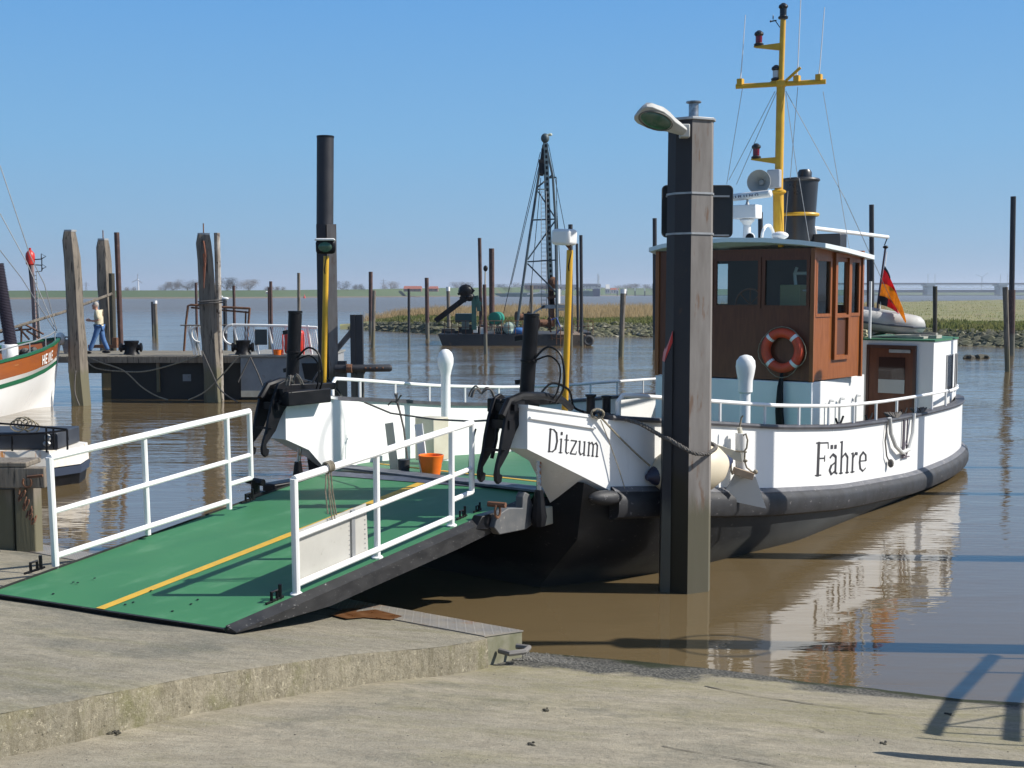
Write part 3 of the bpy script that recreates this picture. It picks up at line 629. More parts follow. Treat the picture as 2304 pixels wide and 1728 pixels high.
# jetty and moored ships on the far side
jt = thing("white_jetty", "white steel jetty on posts behind the derrick", "jetty", tuple(ad(1330, 664, 1380)))
mb = MB(); fbox(mb, 1296, 1358, 646.5, 648, 1380, 3); mb.build("walkway", BARS, jt)
for px in (1300, 1318, 1334, 1350):
    mb = MB(); fbox(mb, px - .8, px + .8, 648, 666, 1380, 1.2); mb.build("post", BARS, jt)
mb = MB(); fbox(mb, 1344.5, 1346.5, 616, 646, 1500, 2); fbox(mb, 1347.5, 1348.5, 620, 646, 1501, 2)
tag(mb.build("thin_mast", BARS), "thin pale mast above the low long building", "mast")
SHIPT = mat("teal_ship_hull", (.035, .10, .11), .6); SHIPB = mat("blue_ship_hull", (.03, .05, .11), .6)
def ship(px0, px1, yt, yb, d, m_, lab, house_at):
    c = ad((px0 + px1) / 2, yb, d); a = ad(px0, yt, d); b = ad(px1, yb, d); t = thing("cargo_barge", lab, "ship", (c.x, d, 0), group="barges moored on the far shore")
    L_ = b.x - a.x; mb = MB(); mb.prism([(0, a.z), (L_, a.z), (L_ * .98, 0), (L_ * .12, 0), (L_ * .03, a.z * .5)], (a.x, d + 4, 0), (1, 0, 0), (0, 0, 1), (0, 8, 0)); mb.build("hull", m_, t, flat=True)
    mb = MB(); x = a.x + L_ * house_at; mb.box(x, x + L_ * .09, d + 1, d + 7, a.z, a.z + 3.2); mb.build("deckhouse", mat("ship_white", (.6, .6, .6), .6), t)
    mb = MB(); mb.box(a.x + L_ * .2, a.x + L_ * .75, d + 1.5, d + 6.5, a.z, a.z + .8); mb.build("hatch_cover", mat("hatch_grey", (.3, .33, .33), .7), t)
ship(1112, 1240, 660, 665, 1180, SHIPT, "long low teal barge behind the derrick", .8)
ship(1300, 1335, 655, 664.5, 1340, SHIPT, "short teal barge at the white jetty", .1)
ship(1334, 1350, 650, 665, 1340, SHIPB, "small blue barge right of the teal one at the white jetty", .1)
mb = MB(); p = ad(1188, 650, 1170); q = ad(1258, 640, 1170); mb.bar(ad(1186, 662, 1170), ad(1262, 652, 1170), 1.2, 1.2); mb.bar(ad(1262, 652, 1170), ad(1262, 664, 1170), 1, 1)
tag(mb.build("loading_conveyor", BARS), "sloping pale loading conveyor over the teal barge", "conveyor")
# ------------------------------------------------------------------ piles standing in the harbour
WHITECAP = mat("white_cap", (.75, .75, .74), .6)
def pile(name, xt, yt, xb, d, wpx, m_, lab, yb=None, sides=10, cap=None, group=None, cat="pile", taper=1.0, zb=-1.0):
    if yb is not None: d = az(xb, yb, 0).y
    r = wpx / 2 / FPX * d; top = ad(xt, yt, d); b0 = az(xb, yb, 0) if yb is not None else Vector(((xb - 1152) / FPX * d, d, 0))
    bot = b0 + (b0 - top) * (-zb / max(.5, top.z)); b0 = bot
    sg = random.Random(int(xt * 7 + yt)); n = 6; pts = [b0.lerp(top, k / n) for k in range(n + 1)]
    rr = [r * (1 + (taper - 1) * k / n) * (1 + (sg.uniform(-.05, .05) if m_ in (WOOD, WOODLT, WOODDK) else 0)) for k in range(n + 1)]
    mb = MB().tube(pts, rr, sides); org = (b0.x, d, 0)
    if cap is None:
        o = mb.build(name, m_, org=org); return tag(o, lab, cat, group)
    t = thing(name, lab, cat, org, group=group); mb.build("shaft", m_, t)
    mb = MB().tube([top - (top - b0).normalized() * cap[0], top + Vector((0, 0, .02))], r * 1.12, sides); mb.build("cap", cap[1], t)
    return t
G1 = "steel piles standing in the harbour"
PL = [("steel_pile", 834, 611.5, 834, None, 9, PILERUST, "tall brown pile just right of the paired black beams", 755),
 ("wooden_pile", 842, 653.5, 839, None, 8, WOOD, "short grey pile leaning on the tall brown pile right of the black beams", 782),
 ("wooden_pile", 920, 649.5, 920, None, 6, PILEBLK, "thin dark pile between the two brown piles left of the barge", 785),
 ("steel_pile", 960, 625, 962, None, 9, PILERUST, "reddish pile left of the conveyor barge", 762),
 ("steel_pile", 672, 614, 673, 62, 7, WOOD, "grey-brown pile standing behind the red box and black cylinder", None),
 ("steel_pile", 609, 633, 611, 58, 7, PILERUST, "right pile of the pair behind the orange basket", None),
 ("steel_pile", 604.5, 646, 606, 58.5, 5, PILERUST, "left thinner pile of the pair behind the orange basket", None),
 ("steel_pile", 526, 643, 528, 60, 6.5, PILERUST, "thin rust pile behind the right bollard of the pier", None),
 ("steel_pile", 441, 636, 443, 60, 6, PILERUST, "thin rust pile left of the split wooden post", None),
 ("steel_pile", 756, 651, 757.5, 48, 4, PILERUST, "thin rust rod right of the grey steel beam", None),
 ("steel_pile", 506, 676, 507, 52, 9, PILEBLK, "short dark pile with a gull on top", None),
 ("steel_pile", 1079, 535.5, 1083, 82, 8, PILERUST, "tall thin dark pile left of the derrick", None),
 ("wooden_pile", 1090, 640, 1093, None, 8, PILERUST, "brown pile in front of the work barge", 797),
 ("steel_pile", 1106, 559, 1107, 86, 12, PILERUST, "thick reddish pile behind the work barge", None),
 ("steel_pile", 1283.5, 505, 1284, 72, 10, PILEBLK, "dark pile half hidden behind the right yellow post", None),
 ("steel_pile", 1298, 548, 1301, 84, 6, PILEBLK, "thin dark pile just right of the right yellow post", None),
 ("wooden_pile", 1196, 642, 1197, 60, 7, WOOD, "short grey pile behind the right black cylinder", None),
 ("steel_pile", 1473, 491, 1474, None, 9.5, PILEBLK, "tall dark pile just left of the lamp post dolphin", 786),
 ("steel_pile", 1711, 477.5, 1712, 62, 11, PILEBLK, "dark pile behind the radar on the wheelhouse roof", None),
 ("steel_pile", 1961, 460.5, 1963, 62, 11, PILEBLK, "tall dark pile crossing the white boom of the ferry", None),
 ("steel_pile", 1954, 581, 1955, 66, 8, PILERUST, "shorter rust pile beside the tall dark one left of the flag", None),
 ("wooden_pile", 2104, 644, 2105, 60, 10, WOODDK, "dark wooden pile right of the flag", None),
 ("steel_pile", 2280, 442, 2274, None, 12, PILEBLK, "tallest dark pile at the right edge of the harbour", 800),
 ("wooden_pile", 2262, 646, 2267, None, 12, WOOD, "short grey wooden pile in front of the tallest dark pile on the right", 836)]
for nm, xt, yt, xb, d, wpx, m_, lb, yb in PL: pile(nm, xt, yt, xb, d, wpx, m_, lb, yb, group=G1)
pile("steel_pile_sleeve", 2277, 652, 2275, 0, 15, PILERUST, "rusty sleeve round the foot of the tallest dark pile on the right", 800, cat="sleeve")
pile("steel_pile_sleeve", 1474, 638, 1475, 0, 12, PILEBLK, "dark sleeve round the foot of the tall pile left of the lamp post", 786.5, cat="sleeve")
pile("capped_pile", 1008, 646, 1010.5, 0, 8, WOOD, "thin pile with white cap left of the work barge", 768, cap=(.28, WHITECAP))
pile("capped_pile", 1402.5, 651, 1397, 0, 12, WOOD, "wooden pile with white cap left of the lamp post dolphin", 803, cap=(.22, WHITECAP))
pile("capped_pile", 349, 677, 352, 0, 8, WOOD, "grey post of a pair in the water, with white cap", 762, cap=(.2, WHITECAP))
pile("wooden_pile", 343, 679, 345.5, 0, 7, PILEBLK, "dark post of the pair standing in the water behind the pier", 757)
for i, (px, yb) in enumerate(((1389, 664), (1410, 664), (1429, 664.5), (1451, 664.5))):
    mb = MB(); fbox(mb, px - 1, px + 1, 655, yb + 1, 1330, 2); t = thing("far_mooring_post", ["first", "second", "third", "fourth"][i] + " dark white-topped post from the left in the far row", "post", tuple(ad(px, yb, 1330)), group="white-topped posts off the far shore")
    mb.build("shaft", DARKP, t); mb = MB(); fbox(mb, px - .9, px + .9, 647, 655, 1330, 2); mb.build("cap", WHITECAP, t)
mb = MB(); mb.lathe([(.1, -.3), (.9, 0), (.7, .8), (.25, 2.2), (.05, 2.8)], az(685, 671), n=10); tag(mb.build("channel_buoy", RED), "small red buoy on the far water left of the black pipe", "buoy")
# gull on the short dark pile
g = ad(507, 672, 52); mb = MB(); mb.ell(g, .16, .07, .07, 10, 6); mb.ell(g + Vector((-.14, 0, .08)), .045, .04, .045, 8, 5); mb.add([g + Vector((.1, -.03, .02)), g + Vector((.1, .03, .02)), g + Vector((.3, 0, .0))], [(0, 1, 2)]); mb.bar(g + Vector((-.18, 0, .08)), g + Vector((-.24, 0, .07)), .015, .015)
mb.tube([g + Vector((0, 0, -.05)), g + Vector((0, 0, -.11))], .012, 5)
tag(mb.build("gull", WHITECAP), "small white gull sitting on the short dark pile", "gull")
# driftwood
for i, (a, b, y, lb) in enumerate(((2168, 2226, 806, "dark floating log just off the stern of the ferry"), (2236, 2290, 778, "pale stranded log at the foot of the stone bank"))):
    p = az(a, y, .03); q = az(b, y - 2, .05); mb = MB(); n = 9
    mb.tube([p.lerp(q, k / n) + Vector((0, .1 * sin(k * 2.1), .05 * sin(k * 1.3))) for k in range(n + 1)], [.05] + [random.uniform(.12, .2) for _ in range(n - 1)] + [.06], 7)
    tag(mb.build("driftwood_log", WOODDK if i == 0 else WOOD), lb, "log")
# ------------------------------------------------------------------ harbour pier on the left
def pb(mb, x0, x1, y0, y1, d0, d1):     # box whose front, at distance d0, spans those picture points
    a = ad(x0, y1, d0); b = ad(x1, y0, d0); return mb.box(a.x, b.x, d0, d1, a.z, b.z)
DKZ = 1.39
pier = thing("harbour_pier", "low pier with plank deck over black steel sides, left of the ferry", "pier", (-12, 38.3, 0))
xl = ad(128, 810, 38.3).x; xr = ad(541, 810, 38.3).x
mb = MB(); n = 62
for k in range(n):
    x0 = xl - 2.2 + (xr - xl + 2.2) * k / n; x1 = x0 + (xr - xl + 2.2) / n - .015
    mb.box(x0, x1, 38.35, 42.2 + .03 * random.random(), DKZ - .07, DKZ + random.uniform(-.006, .006))
mb.build("deck", PLANK, pier)
mb = MB(); mb.box(xl - 2, xr, 38.2, 38.34, DKZ - .2, DKZ - .01); mb.build("kerb_beam", WOOD, pier)
mb = MB(); mb.box(xl + .3, ad(228, 0, 38.5).x, 38.45, 38.7, DKZ - .55, DKZ - .22); mb.build("cross_beam", WOODDK, pier)
mb = MB(); a = ad(228, 0, 38.5).x; mb.box(a, xr, 38.5, 41.9, -.6, DKZ - .22); mb.build("dark_pontoon_wall", mat("pontoon_black", (.012, .013, .013), .6, c2=(.022, .022, .02), scale=1.5, c3=(.07, .07, .05), s3=2.5, t3=(.68, .74)), pier)
for px, w_ in ((171, 24), (355, 6), (470, 14)):
    mb = MB(); x = ad(px, 900, 38.3).x; r = w_ / 2 / FPX * 38.3
    if px == 171: mb.box(x - r, x + r, 38.35, 38.8, -.8, DKZ - .22)
    else: mb.box(x - r, x + r, 38.36, 38.49, DKZ - .55 - (w_ == 6) * .6, DKZ - .22)
    mb.build("support_post", WOOD if px != 171 else WOODDK, pier)
mb = MB(); p = ad(410, 858, 38.4); mb.box(p.x, p.x + .26, 38.47, 38.5, p.z, p.z + .22); mb.build("notice_plate", GREYP, pier)
# grey pontoon
gp = thing("grey_pontoon", "grey steel pontoon with pale lower skirt at the end of the pier", "pontoon", (-7.2, 38.2, 0))
x0 = ad(541, 850, 38.2).x; x1 = ad(737, 850, 38.2).x
mb = MB(); mb.box(x0 + .005, x1, 38.2, 42, .22, 1.38); mb.build("hull", GREYP, gp, bevel=.02)
mb = MB(); mb.box(x0 + .02, x1 - .01, 38.16, 38.198, .1, .3); mb.build("skirt", BEIGE, gp)
mb = MB(); mb.box(x0, x1 + .05, 38.1, 42.05, 1.382, 1.44); mb.build("deck", mat("pontoon_deck", (.24, .24, .22), .8, c2=(.17, .17, .16), scale=5), gp)
mb = MB(); mb.box(x0 + .03, x1, 38.3, 41.8, -.7, .21); mb.build("underwater_hull", WOODDK, gp)
mb = MB(); p = ad(700, 842, 38.1); mb.prism([(0, 0), (1.2, 0), (1.2, -.9), (.95, -.55), (.7, -1.0), (.4, -.6), (.15, -.8)], (p.x - .3, 38.12, p.z + .35), (1, 0, 0), (0, 0, 1), (0, .05, 0)); tag(mb.build("torn_rubber_sheet", BLACK), "torn black rubber sheet hanging on the grey pontoon", "rubber sheet")
# white railings on the pier
WB = WHITE
def ppt(px, py, d): return ad(px, py, d)
rl = thing("pier_railing", "long white railing with thin bars on the grey pontoon", "railing", tuple(ppt(610, 800, 38.6)))
d = 38.6; mb = MB(); top = [ppt(509, 750, d), ppt(509, 741, d), ppt(514, 733, d), ppt(522, 731, d), ppt(640, 733, d), ppt(714, 737, d)]
mb.tube(top, .042, 6); mb.build("top_rail", WB, rl)
for px in (526, 570, 604, 640, 692): MB().tube([ppt(px, 732, d), Vector((ppt(px, 0, d).x, d, 1.44))], .038, 6).build("post", WB, rl)
mb = MB()
for k in range(46):
    px = 524 + k * 4.1
    if 570 < px < 604: continue
    mb.tube([ppt(px, 733, d), Vector((ppt(px, 0, d).x, d, 1.5))], .012, 4)
mb.tube([ppt(514, 798, d), ppt(714, 799, d)], .015, 5)
mb.build("infill_bars", WB, rl)
mb = MB(); c = ppt(524, 753, d); mb.tube([c + Vector((-sin(a) * .32, -.02, cos(a) * .32)) for a in [pi * k / 12 for k in range(13)]], .035, 6); mb.build("end_hoop", WB, rl)
mb = MB(); a = ppt(574, 776, d - .05); b = ppt(601, 741, d - .05); mb.box(a.x, b.x, d - .07, d - .04, a.z, b.z); mb.build("black_notice_panel", mat("panel_black", (.02, .03, .035), .35), rl, bevel=.01)
r2 = thing("pier_railing", "short white railing with hoop left of the split wooden post", "railing", tuple(ppt(436, 796, 39.2)))
d = 39.2; mb = MB().tube([ppt(420, 733, d), ppt(452, 733, d)], .028, 6); mb.build("top_rail", WB, r2)
for px in (422, 428, 436, 449): MB().tube([ppt(px, 733, d), Vector((ppt(px, 0, d).x, d, DKZ))], .034, 6).build("post", WB, r2)
mb = MB(); c = ppt(450, 751, d); mb.tube([c + Vector((-sin(a) * .27, -.03, cos(a) * .27)) for a in [pi * k / 12 for k in range(13)]], .026, 6); mb.build("end_hoop", WB, r2)
fr = thing("pipe_frame", "brown steel pipe frame standing behind the split wooden post", "frame", tuple(ppt(490, 780, 41)))
d = 41
for pts, w_ in (([(414, 790), (418, 730), (423, 688), (430, 686), (500, 691), (562, 694)], .04), ([(430, 692), (560, 703)], .03), ([(562, 693), (558, 740), (556, 775)], .04), ([(553, 700), (551, 775)], .03)):
    MB().tube([ppt(x, y, d) for x, y in pts], w_, 6).build("pipe", RUST, fr)
mb = MB().tube([ppt(406, 732, 38.9), ppt(452, 732, 38.9), ppt(560, 731, 38.9), ppt(645, 735, 38.9)], .022, 5); tag(mb.build("handrail_cable", ROPEDK), "dark slack cable running along the pier railings", "cable")
# red rescue box, orange basket
rb = thing("rescue_box", "red rounded rescue box at the railing of the grey pontoon", "rescue box", tuple(ppt(661, 801, 38.3)))
a = ppt(640, 800, 38.3); b = ppt(682, 743, 38.3)
mb = MB(); mb.box(a.x, b.x, 38.25, 38.6, 1.46, b.z); mb.build("box", RED, rb, bevel=.09)
for xx in (a.x - .03, b.x + .03, a.x + .14, b.x - .14): MB().tube([(xx, 38.2, 1.45), (xx, 38.2, b.z - .12)], .022, 6).build("guard_bar", mat("light_red", (.65, .08, .06), .4), rb)
mb = MB(); c = ppt(625, 803, 38.25); c.z = 1.442; mb.lathe([(.13, 0), (.15, .16), (.16, .17), (.13, .17), (.11, .02)], c, n=14); tag(mb.build("basket", ORANGE), "small orange basket on the grey pontoon left of the red box", "basket")
def bollard(px, d, lab, z):
    x = ad(px, 790, d).x; t = thing("bollard", lab, "bollard", (x, d, z), group="black cross bollards on the pier")
    MB().lathe([(.27, 0), (.25, .05), (.22, .1), (.22, .36), (.24, .4), (.24, .46), (0, .47)], (x, d, z), n=14).build("post", BLACK, t)
    MB().lathe([(.10, -.36), (.15, -.34), (.15, -.28), (.10, -.26), (.10, .26), (.15, .28), (.15, .34), (.10, .36)], (x, d - .04, z + .24), axis=(1, .2, 0), n=12).build("cross_bar", BLACK, t)
bollard(296, 39.4, "black cross bollard to the right of the walking man", DKZ); bollard(547, 38.5, "black cross bollard beside the black notice panel", 1.44)
# ------------------------------------------------------------------ wooden posts at the pier
def woodpost(name, xt, yt, xb, yb, d, wt, wb, lab, m_=WOOD, sides=6, chamfer=.75, group=None, tip=False):
    if yb: d = az(xb, yb, 0).y
    top = ad(xt, yt, d); bot = Vector(((xb - 1152) / FPX * d, d, 0)) if d else None
    b0 = bot + (bot - top) * (1.2 / top.z); sg = random.Random(int(xt)); f = lambda w_: w_ * 1.15 / 2 / FPX * d
    zs = [0, .1, .2, .32, .45, .46, .6, .75, .88, .96, 1]; pts = [b0.lerp(top, z) + Vector((sg.uniform(-.02, .02), 0, 0)) for z in zs]
    rr = [f(wb + (wt - wb) * z) * sg.uniform(.95, 1.05) for z in zs]; rr[-2] *= .93; rr[-1] *= chamfer
    mb = MB().tube(pts, rr, sides)
    for i, v in enumerate(mb.v):
        mb.v[i] = v + Vector((noise.noise(v * 2.3), noise.noise(v * 2.3 + Vector((9, 0, 0))), 0)) * .03
    t = thing(name, lab, "post", (b0.x, d, 0), group=group)
    mb.build("shaft", m_, t, angle=25)
    MB().tube([top + Vector((0, 0, -.01)), top + Vector((0, 0, .05))], f(wt) * chamfer * 1.03, sides).build("top_plate", STEEL, t)
    if tip: MB().tube([top, top + Vector((0, 0, .35))], .02, 5).build("spike", RUST, t)
    return t
G2 = "thick wooden mooring posts at the pier"
woodpost("mooring_post", 158, 521, 178, 912, 0, 32, 42, "thick grey wooden post left of the walking man", group=G2)
woodpost("mooring_post", 232, 540, 245, 0, 43.5, 28, 34, "thick wooden post right behind the walking man", group=G2, tip=True)
woodpost("mooring_post", 458, 528, 478, 0, 37.6, 31, 36, "tall split wooden post with reddish cracked top", group=G2, tip=True)
woodpost("mooring_post", 477, 640, 490, 898, 0, 22, 20, "shorter pale post lashed to the split wooden post", group=G2, chamfer=.6)
mb = MB(); p = ad(461, 542, 37.3)
for k in range(7): mb.tube([p + Vector((.02 * (k % 3) - .03, -.06, -k * .13)), p + Vector((.05 - .015 * k, -.07, -.5 - k * .16))], [.035, .012], 4)
tag(mb.build("torn_splinters", mat("split_red_wood", (.16, .06, .035), .9)), "reddish torn splinters of the split wooden post", "splinters")
pile("birch_pole", 488, 524, 495, 37.9, 13, WOODLT, "pale speckled pole beside the split wooden post", sides=10, zb=-.3, cat="pole")
pile("steel_pile", 262.5, 523, 273, 43.8, 12, PILERUST, "violet-brown steel tube standing right behind the walking man", cat="pile")
pile("wooden_pile", 251, 615, 255, 43.0, 14, WOODDK, "short dark wooden pile between the two tall ones behind the man", cat="pile")
mb = MB().tube([ppt(252, 661, 42.7), ppt(140, 703, 41), ppt(30, 737, 39.5), ppt(-30, 752, 39)], .05, 6); tag(mb.build("sloping_pole", WOOD), "long wooden pole sloping down to the left behind the fishing boat", "pole")
for i, y in enumerate((677, 682)):
    mb = MB(); c = ppt(476, y, 37.4); mb.tube([c + Vector((.42 * cos(a), .05 + .32 * sin(a), .03 * cos(a))) for a in [2 * pi * k / 16 for k in range(16)]], .025, 5, closed=True); tag(mb.build("rope_lashing", ROPEDK), ["upper", "lower"][i] + " dark rope lashing round the split wooden post", "rope")
mb = MB(); 
for k, (a, b, c, d2) in enumerate(((262, 310, 770, 41.7), )): pb(mb, 198, 262, 776, 783, 41.9, 42.1); pb(mb, 252, 262, 760, 776, 41.9, 42.1)
tag(mb.build("edge_timber", RUST), "brown timber kerb at the back edge of the pier behind the man", "timber")
# ropes hanging on the pier
def rope(name, pts, d, r, m_, lab, n=None, grp=None):
    P = [ppt(x, y, d + (0 if n is None else 0)) for x, y in pts]; out = []
    for i in range(len(P) - 1):       # Catmull-Rom
        p0 = P[max(i - 1, 0)]; p1 = P[i]; p2 = P[i + 1]; p3 = P[min(i + 2, len(P) - 1)]
        for k in range(6):
            t = k / 6; out.append(.5 * ((2 * p1) + (-p0 + p2) * t + (2 * p0 - 5 * p1 + 4 * p2 - p3) * t * t + (-p0 + 3 * p1 - 3 * p2 + p3) * t ** 3))
    out.append(P[-1]); mb = MB().tube(out, r, 6); o = mb.build(name, m_); return tag(o, lab, "rope", grp)
rope("mooring_rope", [(160, 770), (185, 800), (215, 828), (280, 836), (330, 835), (390, 820), (452, 800)], 37.9, .022, ROPE, "upper slack rope hanging along the front of the pier")
rope("mooring_rope", [(190, 800), (225, 815), (278, 834), (318, 870), (350, 890), (378, 900)], 37.7, .022, ROPE, "rope from the left wooden post dipping into the water")
rope("mooring_rope", [(424, 900), (460, 882), (496, 848), (541, 797)], 37.2, .022, ROPE, "rope rising from the water to the right bollard")
rope("mooring_rope", [(455, 790), (475, 835), (497, 878), (535, 905)], 37.0, .022, ROPEDK, "rope crossing down in front of the split wooden post")
rope("mooring_rope", [(563, 803), (540, 850), (536, 860)], 38.0, .02, ROPEDK, "short dark rope from the bollard along the dark pontoon corner")
rope("mooring_rope", [(563, 803), (580, 840), (600, 888), (622, 898)], 37.5, .022, ROPEDK, "rope from the bollard down across the grey pontoon")
rope("mooring_rope", [(170, 834), (168, 880), (178, 912)], 36.0, .025, ROPEDK, "dark rope hanging down the leftmost wooden post")
rope("mooring_rope", [(195, 835), (200, 870), (201, 920)], 37, .02, ROPEDK, "rope hanging straight into the water right of the leftmost post")
# ------------------------------------------------------------------ tall black pipe on its steel beam, black beam frame
tp_ = thing("tall_mooring_pile", "very tall black tube on a grey steel beam behind the left yellow post", "mooring pile", (ad(738, 900, 37).x, 37, 0))
a = ad(732, 309, 37.3); b = ad(731, 520, 37.3); MB().tube([b, a], .262, 20).build("black_tube", PILEBLK, tp_)
MB().tube([a - Vector((0, 0, .02)), a + Vector((0, 0, .04))], .27, 20).build("end_cap", BLACK, tp_)
b0 = ad(741, 905, 37); a = ad(735, 505, 37)
mb = MB()
for (u0, u1, v0, v1) in ((.0, .29, -.2, .2),):
    c, s = cos(.15), sin(.15); q = [(u0, v0), (u1, v0), (u1, v1), (u0, v1)]; q = [(x * c - y * s, x * s + y * c) for x, y in q]
    mb.hexa([Vector((b0.x + x, 37 + y, -1)) for x, y in q], [Vector((a.x + x, 37 + y, a.z)) for x, y in q])
mb.build("steel_beam", PILEST, tp_)
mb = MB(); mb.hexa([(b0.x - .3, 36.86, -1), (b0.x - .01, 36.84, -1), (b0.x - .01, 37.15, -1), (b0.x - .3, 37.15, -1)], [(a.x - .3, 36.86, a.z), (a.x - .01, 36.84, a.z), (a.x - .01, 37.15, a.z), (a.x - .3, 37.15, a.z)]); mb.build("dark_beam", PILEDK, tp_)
mf = thing("mooring_gantry", "black beam structure with brace and perforated cross tube right of the tall pile", "mooring gantry", (ad(800, 890, 36.8).x, 36.8, 0))
for (xt, yt, w_) in ((794, 708, .16), (808.5, 708, .22), (770, 812, .26)):
    p = ad(xt, yt, 36.8); q = Vector((p.x + .02, 36.8, -.8)); MB().bar(q, p, w_, .2, (0, 1, 0)).build("post", PILEBLK, mf, bevel=.01)
for dx in (0, 8): MB().bar(ad(806, 725 + dx, 36.95), ad(757, 783 + dx, 36.95), .09, .12, (0, 1, 0)).build("brace", PILEST, mf)
mb = MB().tube([ad(754, 829, 36.6), ad(877, 828, 36.6), ad(882, 828, 36.6)], [.115, .115, .07], 12); ft = mb.build("fender_tube", PILEBLK, mf)
for px in (822, 833, 847, 861): MB().ell(ad(px, 828, 36.49), .035, .02, .03, 8, 6).build("hole_rim", RUST, ft)
MB().bar(ad(820, 832, 36.8), ad(800, 868, 36.8), .12, .15, (0, 1, 0)).build("knee", PILEBLK, mf)
MB().tube([ad(780, 829, 36.5), ad(792, 829, 36.5)], .14, 10).build("clamp", RUST, mf)
# ------------------------------------------------------------------ beacon with ladder
bc = thing("harbour_beacon", "slim beacon pole with red lantern, ladder and side arms", "beacon", (ad(72, 785, 43).x, 43, 0))
d = 43; a = ad(69, 596, d); b = Vector((ad(74, 0, d).x, d, -.8)); MB().tube([b, a], [.11, .09], 10).build("pole", PILEBLK, bc)
MB().tube([ad(72, 597, d - .12), ad(80, 780, d - .12)], [.07, .09], 8).build("cladding", mat("pinkish_steel", (.24, .16, .15), .8), bc)
l0 = ad(68.5, 597, d); MB().lathe([(.10, 0), (.15, .05), (.16, .30), (.15, .42), (.09, .5), (.04, .55), (.04, .62)], l0, n=14).build("lantern", RED, bc)
for dx in (0, 10):
    MB().tube([ad(76 + dx * .6, 612, d - .2), ad(82 + dx, 780, d - .2)], .014, 5).build("ladder_rail", STEEL, bc)
mb = MB()
for k in range(19): y = 620 + k * 8.6; mb.tube([ad(75 + k * .3, y, d - .2), ad(83 + k * .5, y, d - .2)], .012, 4)
mb.build("ladder_rungs", STEEL, bc)
for pts in ([(78, 584), (94, 583)], [(78, 596), (95, 597)], [(80, 612), (94, 610), (94, 583)], [(93, 583), (93, 571), (103, 577), (94, 582)], [(95, 608), (94, 594), (104, 601), (96, 604)]):
    MB().tube([ad(x, y, d) for x, y in pts], .02, 5).build("side_arm", PILEBLK, bc)
gw = thing("slanted_gantry", "brown steel lattice behind the bow rail of the fishing boat", "gantry", tuple(ad(60, 780, 41)))
for pts in ([(0, 748), (48, 742), (70, 741)], [(48, 728), (48, 770)], [(42, 737), (66, 764)], [(52, 728), (98, 752)], [(0, 770), (22, 760)], [(60, 744), (100, 768)]): MB().tube([ad(x, y, 41) for x, y in pts], .035, 5).build("bar", RUST, gw)
# ------------------------------------------------------------------ the walking man
def skin_mesh(name, verts, edges, radii, mat_, parent, org, sub=2, root=0, label=None):
    me = bpy.data.meshes.new(name); me.from_pydata([tuple(v) for v in verts], edges, []); o = bpy.data.objects.new(name, me); COL.objects.link(o)
    me.materials.append(mat_); o.parent = parent; OFF[o.name] = Vector(org)
    md = o.modifiers.new("skin", 'SKIN'); md.use_smooth_shade = True
    for i, r in enumerate(radii): me.skin_vertices[0].data[i].radius = r if isinstance(r, tuple) else (r, r)
    me.skin_vertices[0].data[root].use_root = True
    s = o.modifiers.new("sub", 'SUBSURF'); s.levels = sub; s.render_levels = sub
    return o
d = 40.0; fx = ad(222, 795, d).x
man = thing("person", "man in cream shirt and blue jeans walking left on the pier, one hand raised", "person", (fx, d, DKZ))
J = {"pel": (.04, 0, .93), "bel": (.04, 0, 1.08), "che": (.03, 0, 1.28), "nk0": (-.02, 0, 1.43), "nk1": (-.05, 0, 1.50), "hd": (-.075, 0, 1.60), "top": (-.07, 0, 1.68),
     "sL": (.03, -.19, 1.40), "eL": (.10, -.22, 1.13), "wL": (-.12, -.20, 1.10), "hL": (-.20, -.19, 1.12), "sR": (.03, .19, 1.40), "eR": (.02, .23, 1.14), "wR": (-.20, .16, 1.08), "hR": (-.28, .14, 1.10),
     "pL": (.04, -.09, .88), "kL": (-.10, -.1, .50), "aL": (-.27, -.1, .09), "pR": (.05, .09, .88), "kR": (.13, .1, .48), "aR": (.29, .1, .10)}
def sk(name, ks, eds, rs, m_, root): skin_mesh(name, [J[k] for k in ks], [(ks.index(a), ks.index(b)) for a, b in eds], rs, m_, man, (0, 0, 0), root=root)
OFF[man.name] = Vector((0, 0, 0))
ks = ["bel", "che", "nk0", "nk1", "sL", "eL", "wL", "sR", "eR", "wR", "hL", "hR"]
sk("body", ks, [("bel", "che"), ("che", "nk0"), ("nk0", "nk1"), ("che", "sL"), ("sL", "eL"), ("eL", "wL"), ("wL", "hL"), ("che", "sR"), ("sR", "eR"), ("eR", "wR"), ("wR", "hR")], [.10, .10, .055, .05, .05, .04, .03, .05, .04, .03, .032, .032], SKIN, 0)
mb = MB(); hd = Vector(J["hd"]); mb.ell(hd, .095, .075, .12, 14, 10); mb.ell(hd + Vector((-.098, 0, -.01)), .018, .014, .024, 8, 6); mb.ell(hd + Vector((.01, -.078, 0)), .022, .01, .03, 8, 6); mb.ell(hd + Vector((.01, .078, 0)), .022, .01, .03, 8, 6); mb.ell(hd + Vector((-.06, 0, -.085)), .04, .04, .04, 8, 6)
mb.tube([hd + Vector((.01, 0, -.04)), hd + Vector((.03, 0, -.16))], .05, 10)
mb.build("head", SKIN, man)
mb = MB()
for s in (-1, 1): mb.ell(hd + Vector((-.085, s * .03, .015)), .012, .013, .01, 6, 5); mb.bar(hd + Vector((-.094, 0, -.055)), hd + Vector((-.088, s * .025, -.055)), .008, .008)
mb.build("eyes_and_mouth", BLACK, man)
mb = MB(); mb.ell(hd + Vector((.022, 0, .035)), .092, .083, .105, 14, 10)
mb.build("hair", mat("grey_hair", (.42, .38, .33), .9, c2=(.3, .27, .24), scale=30), man)
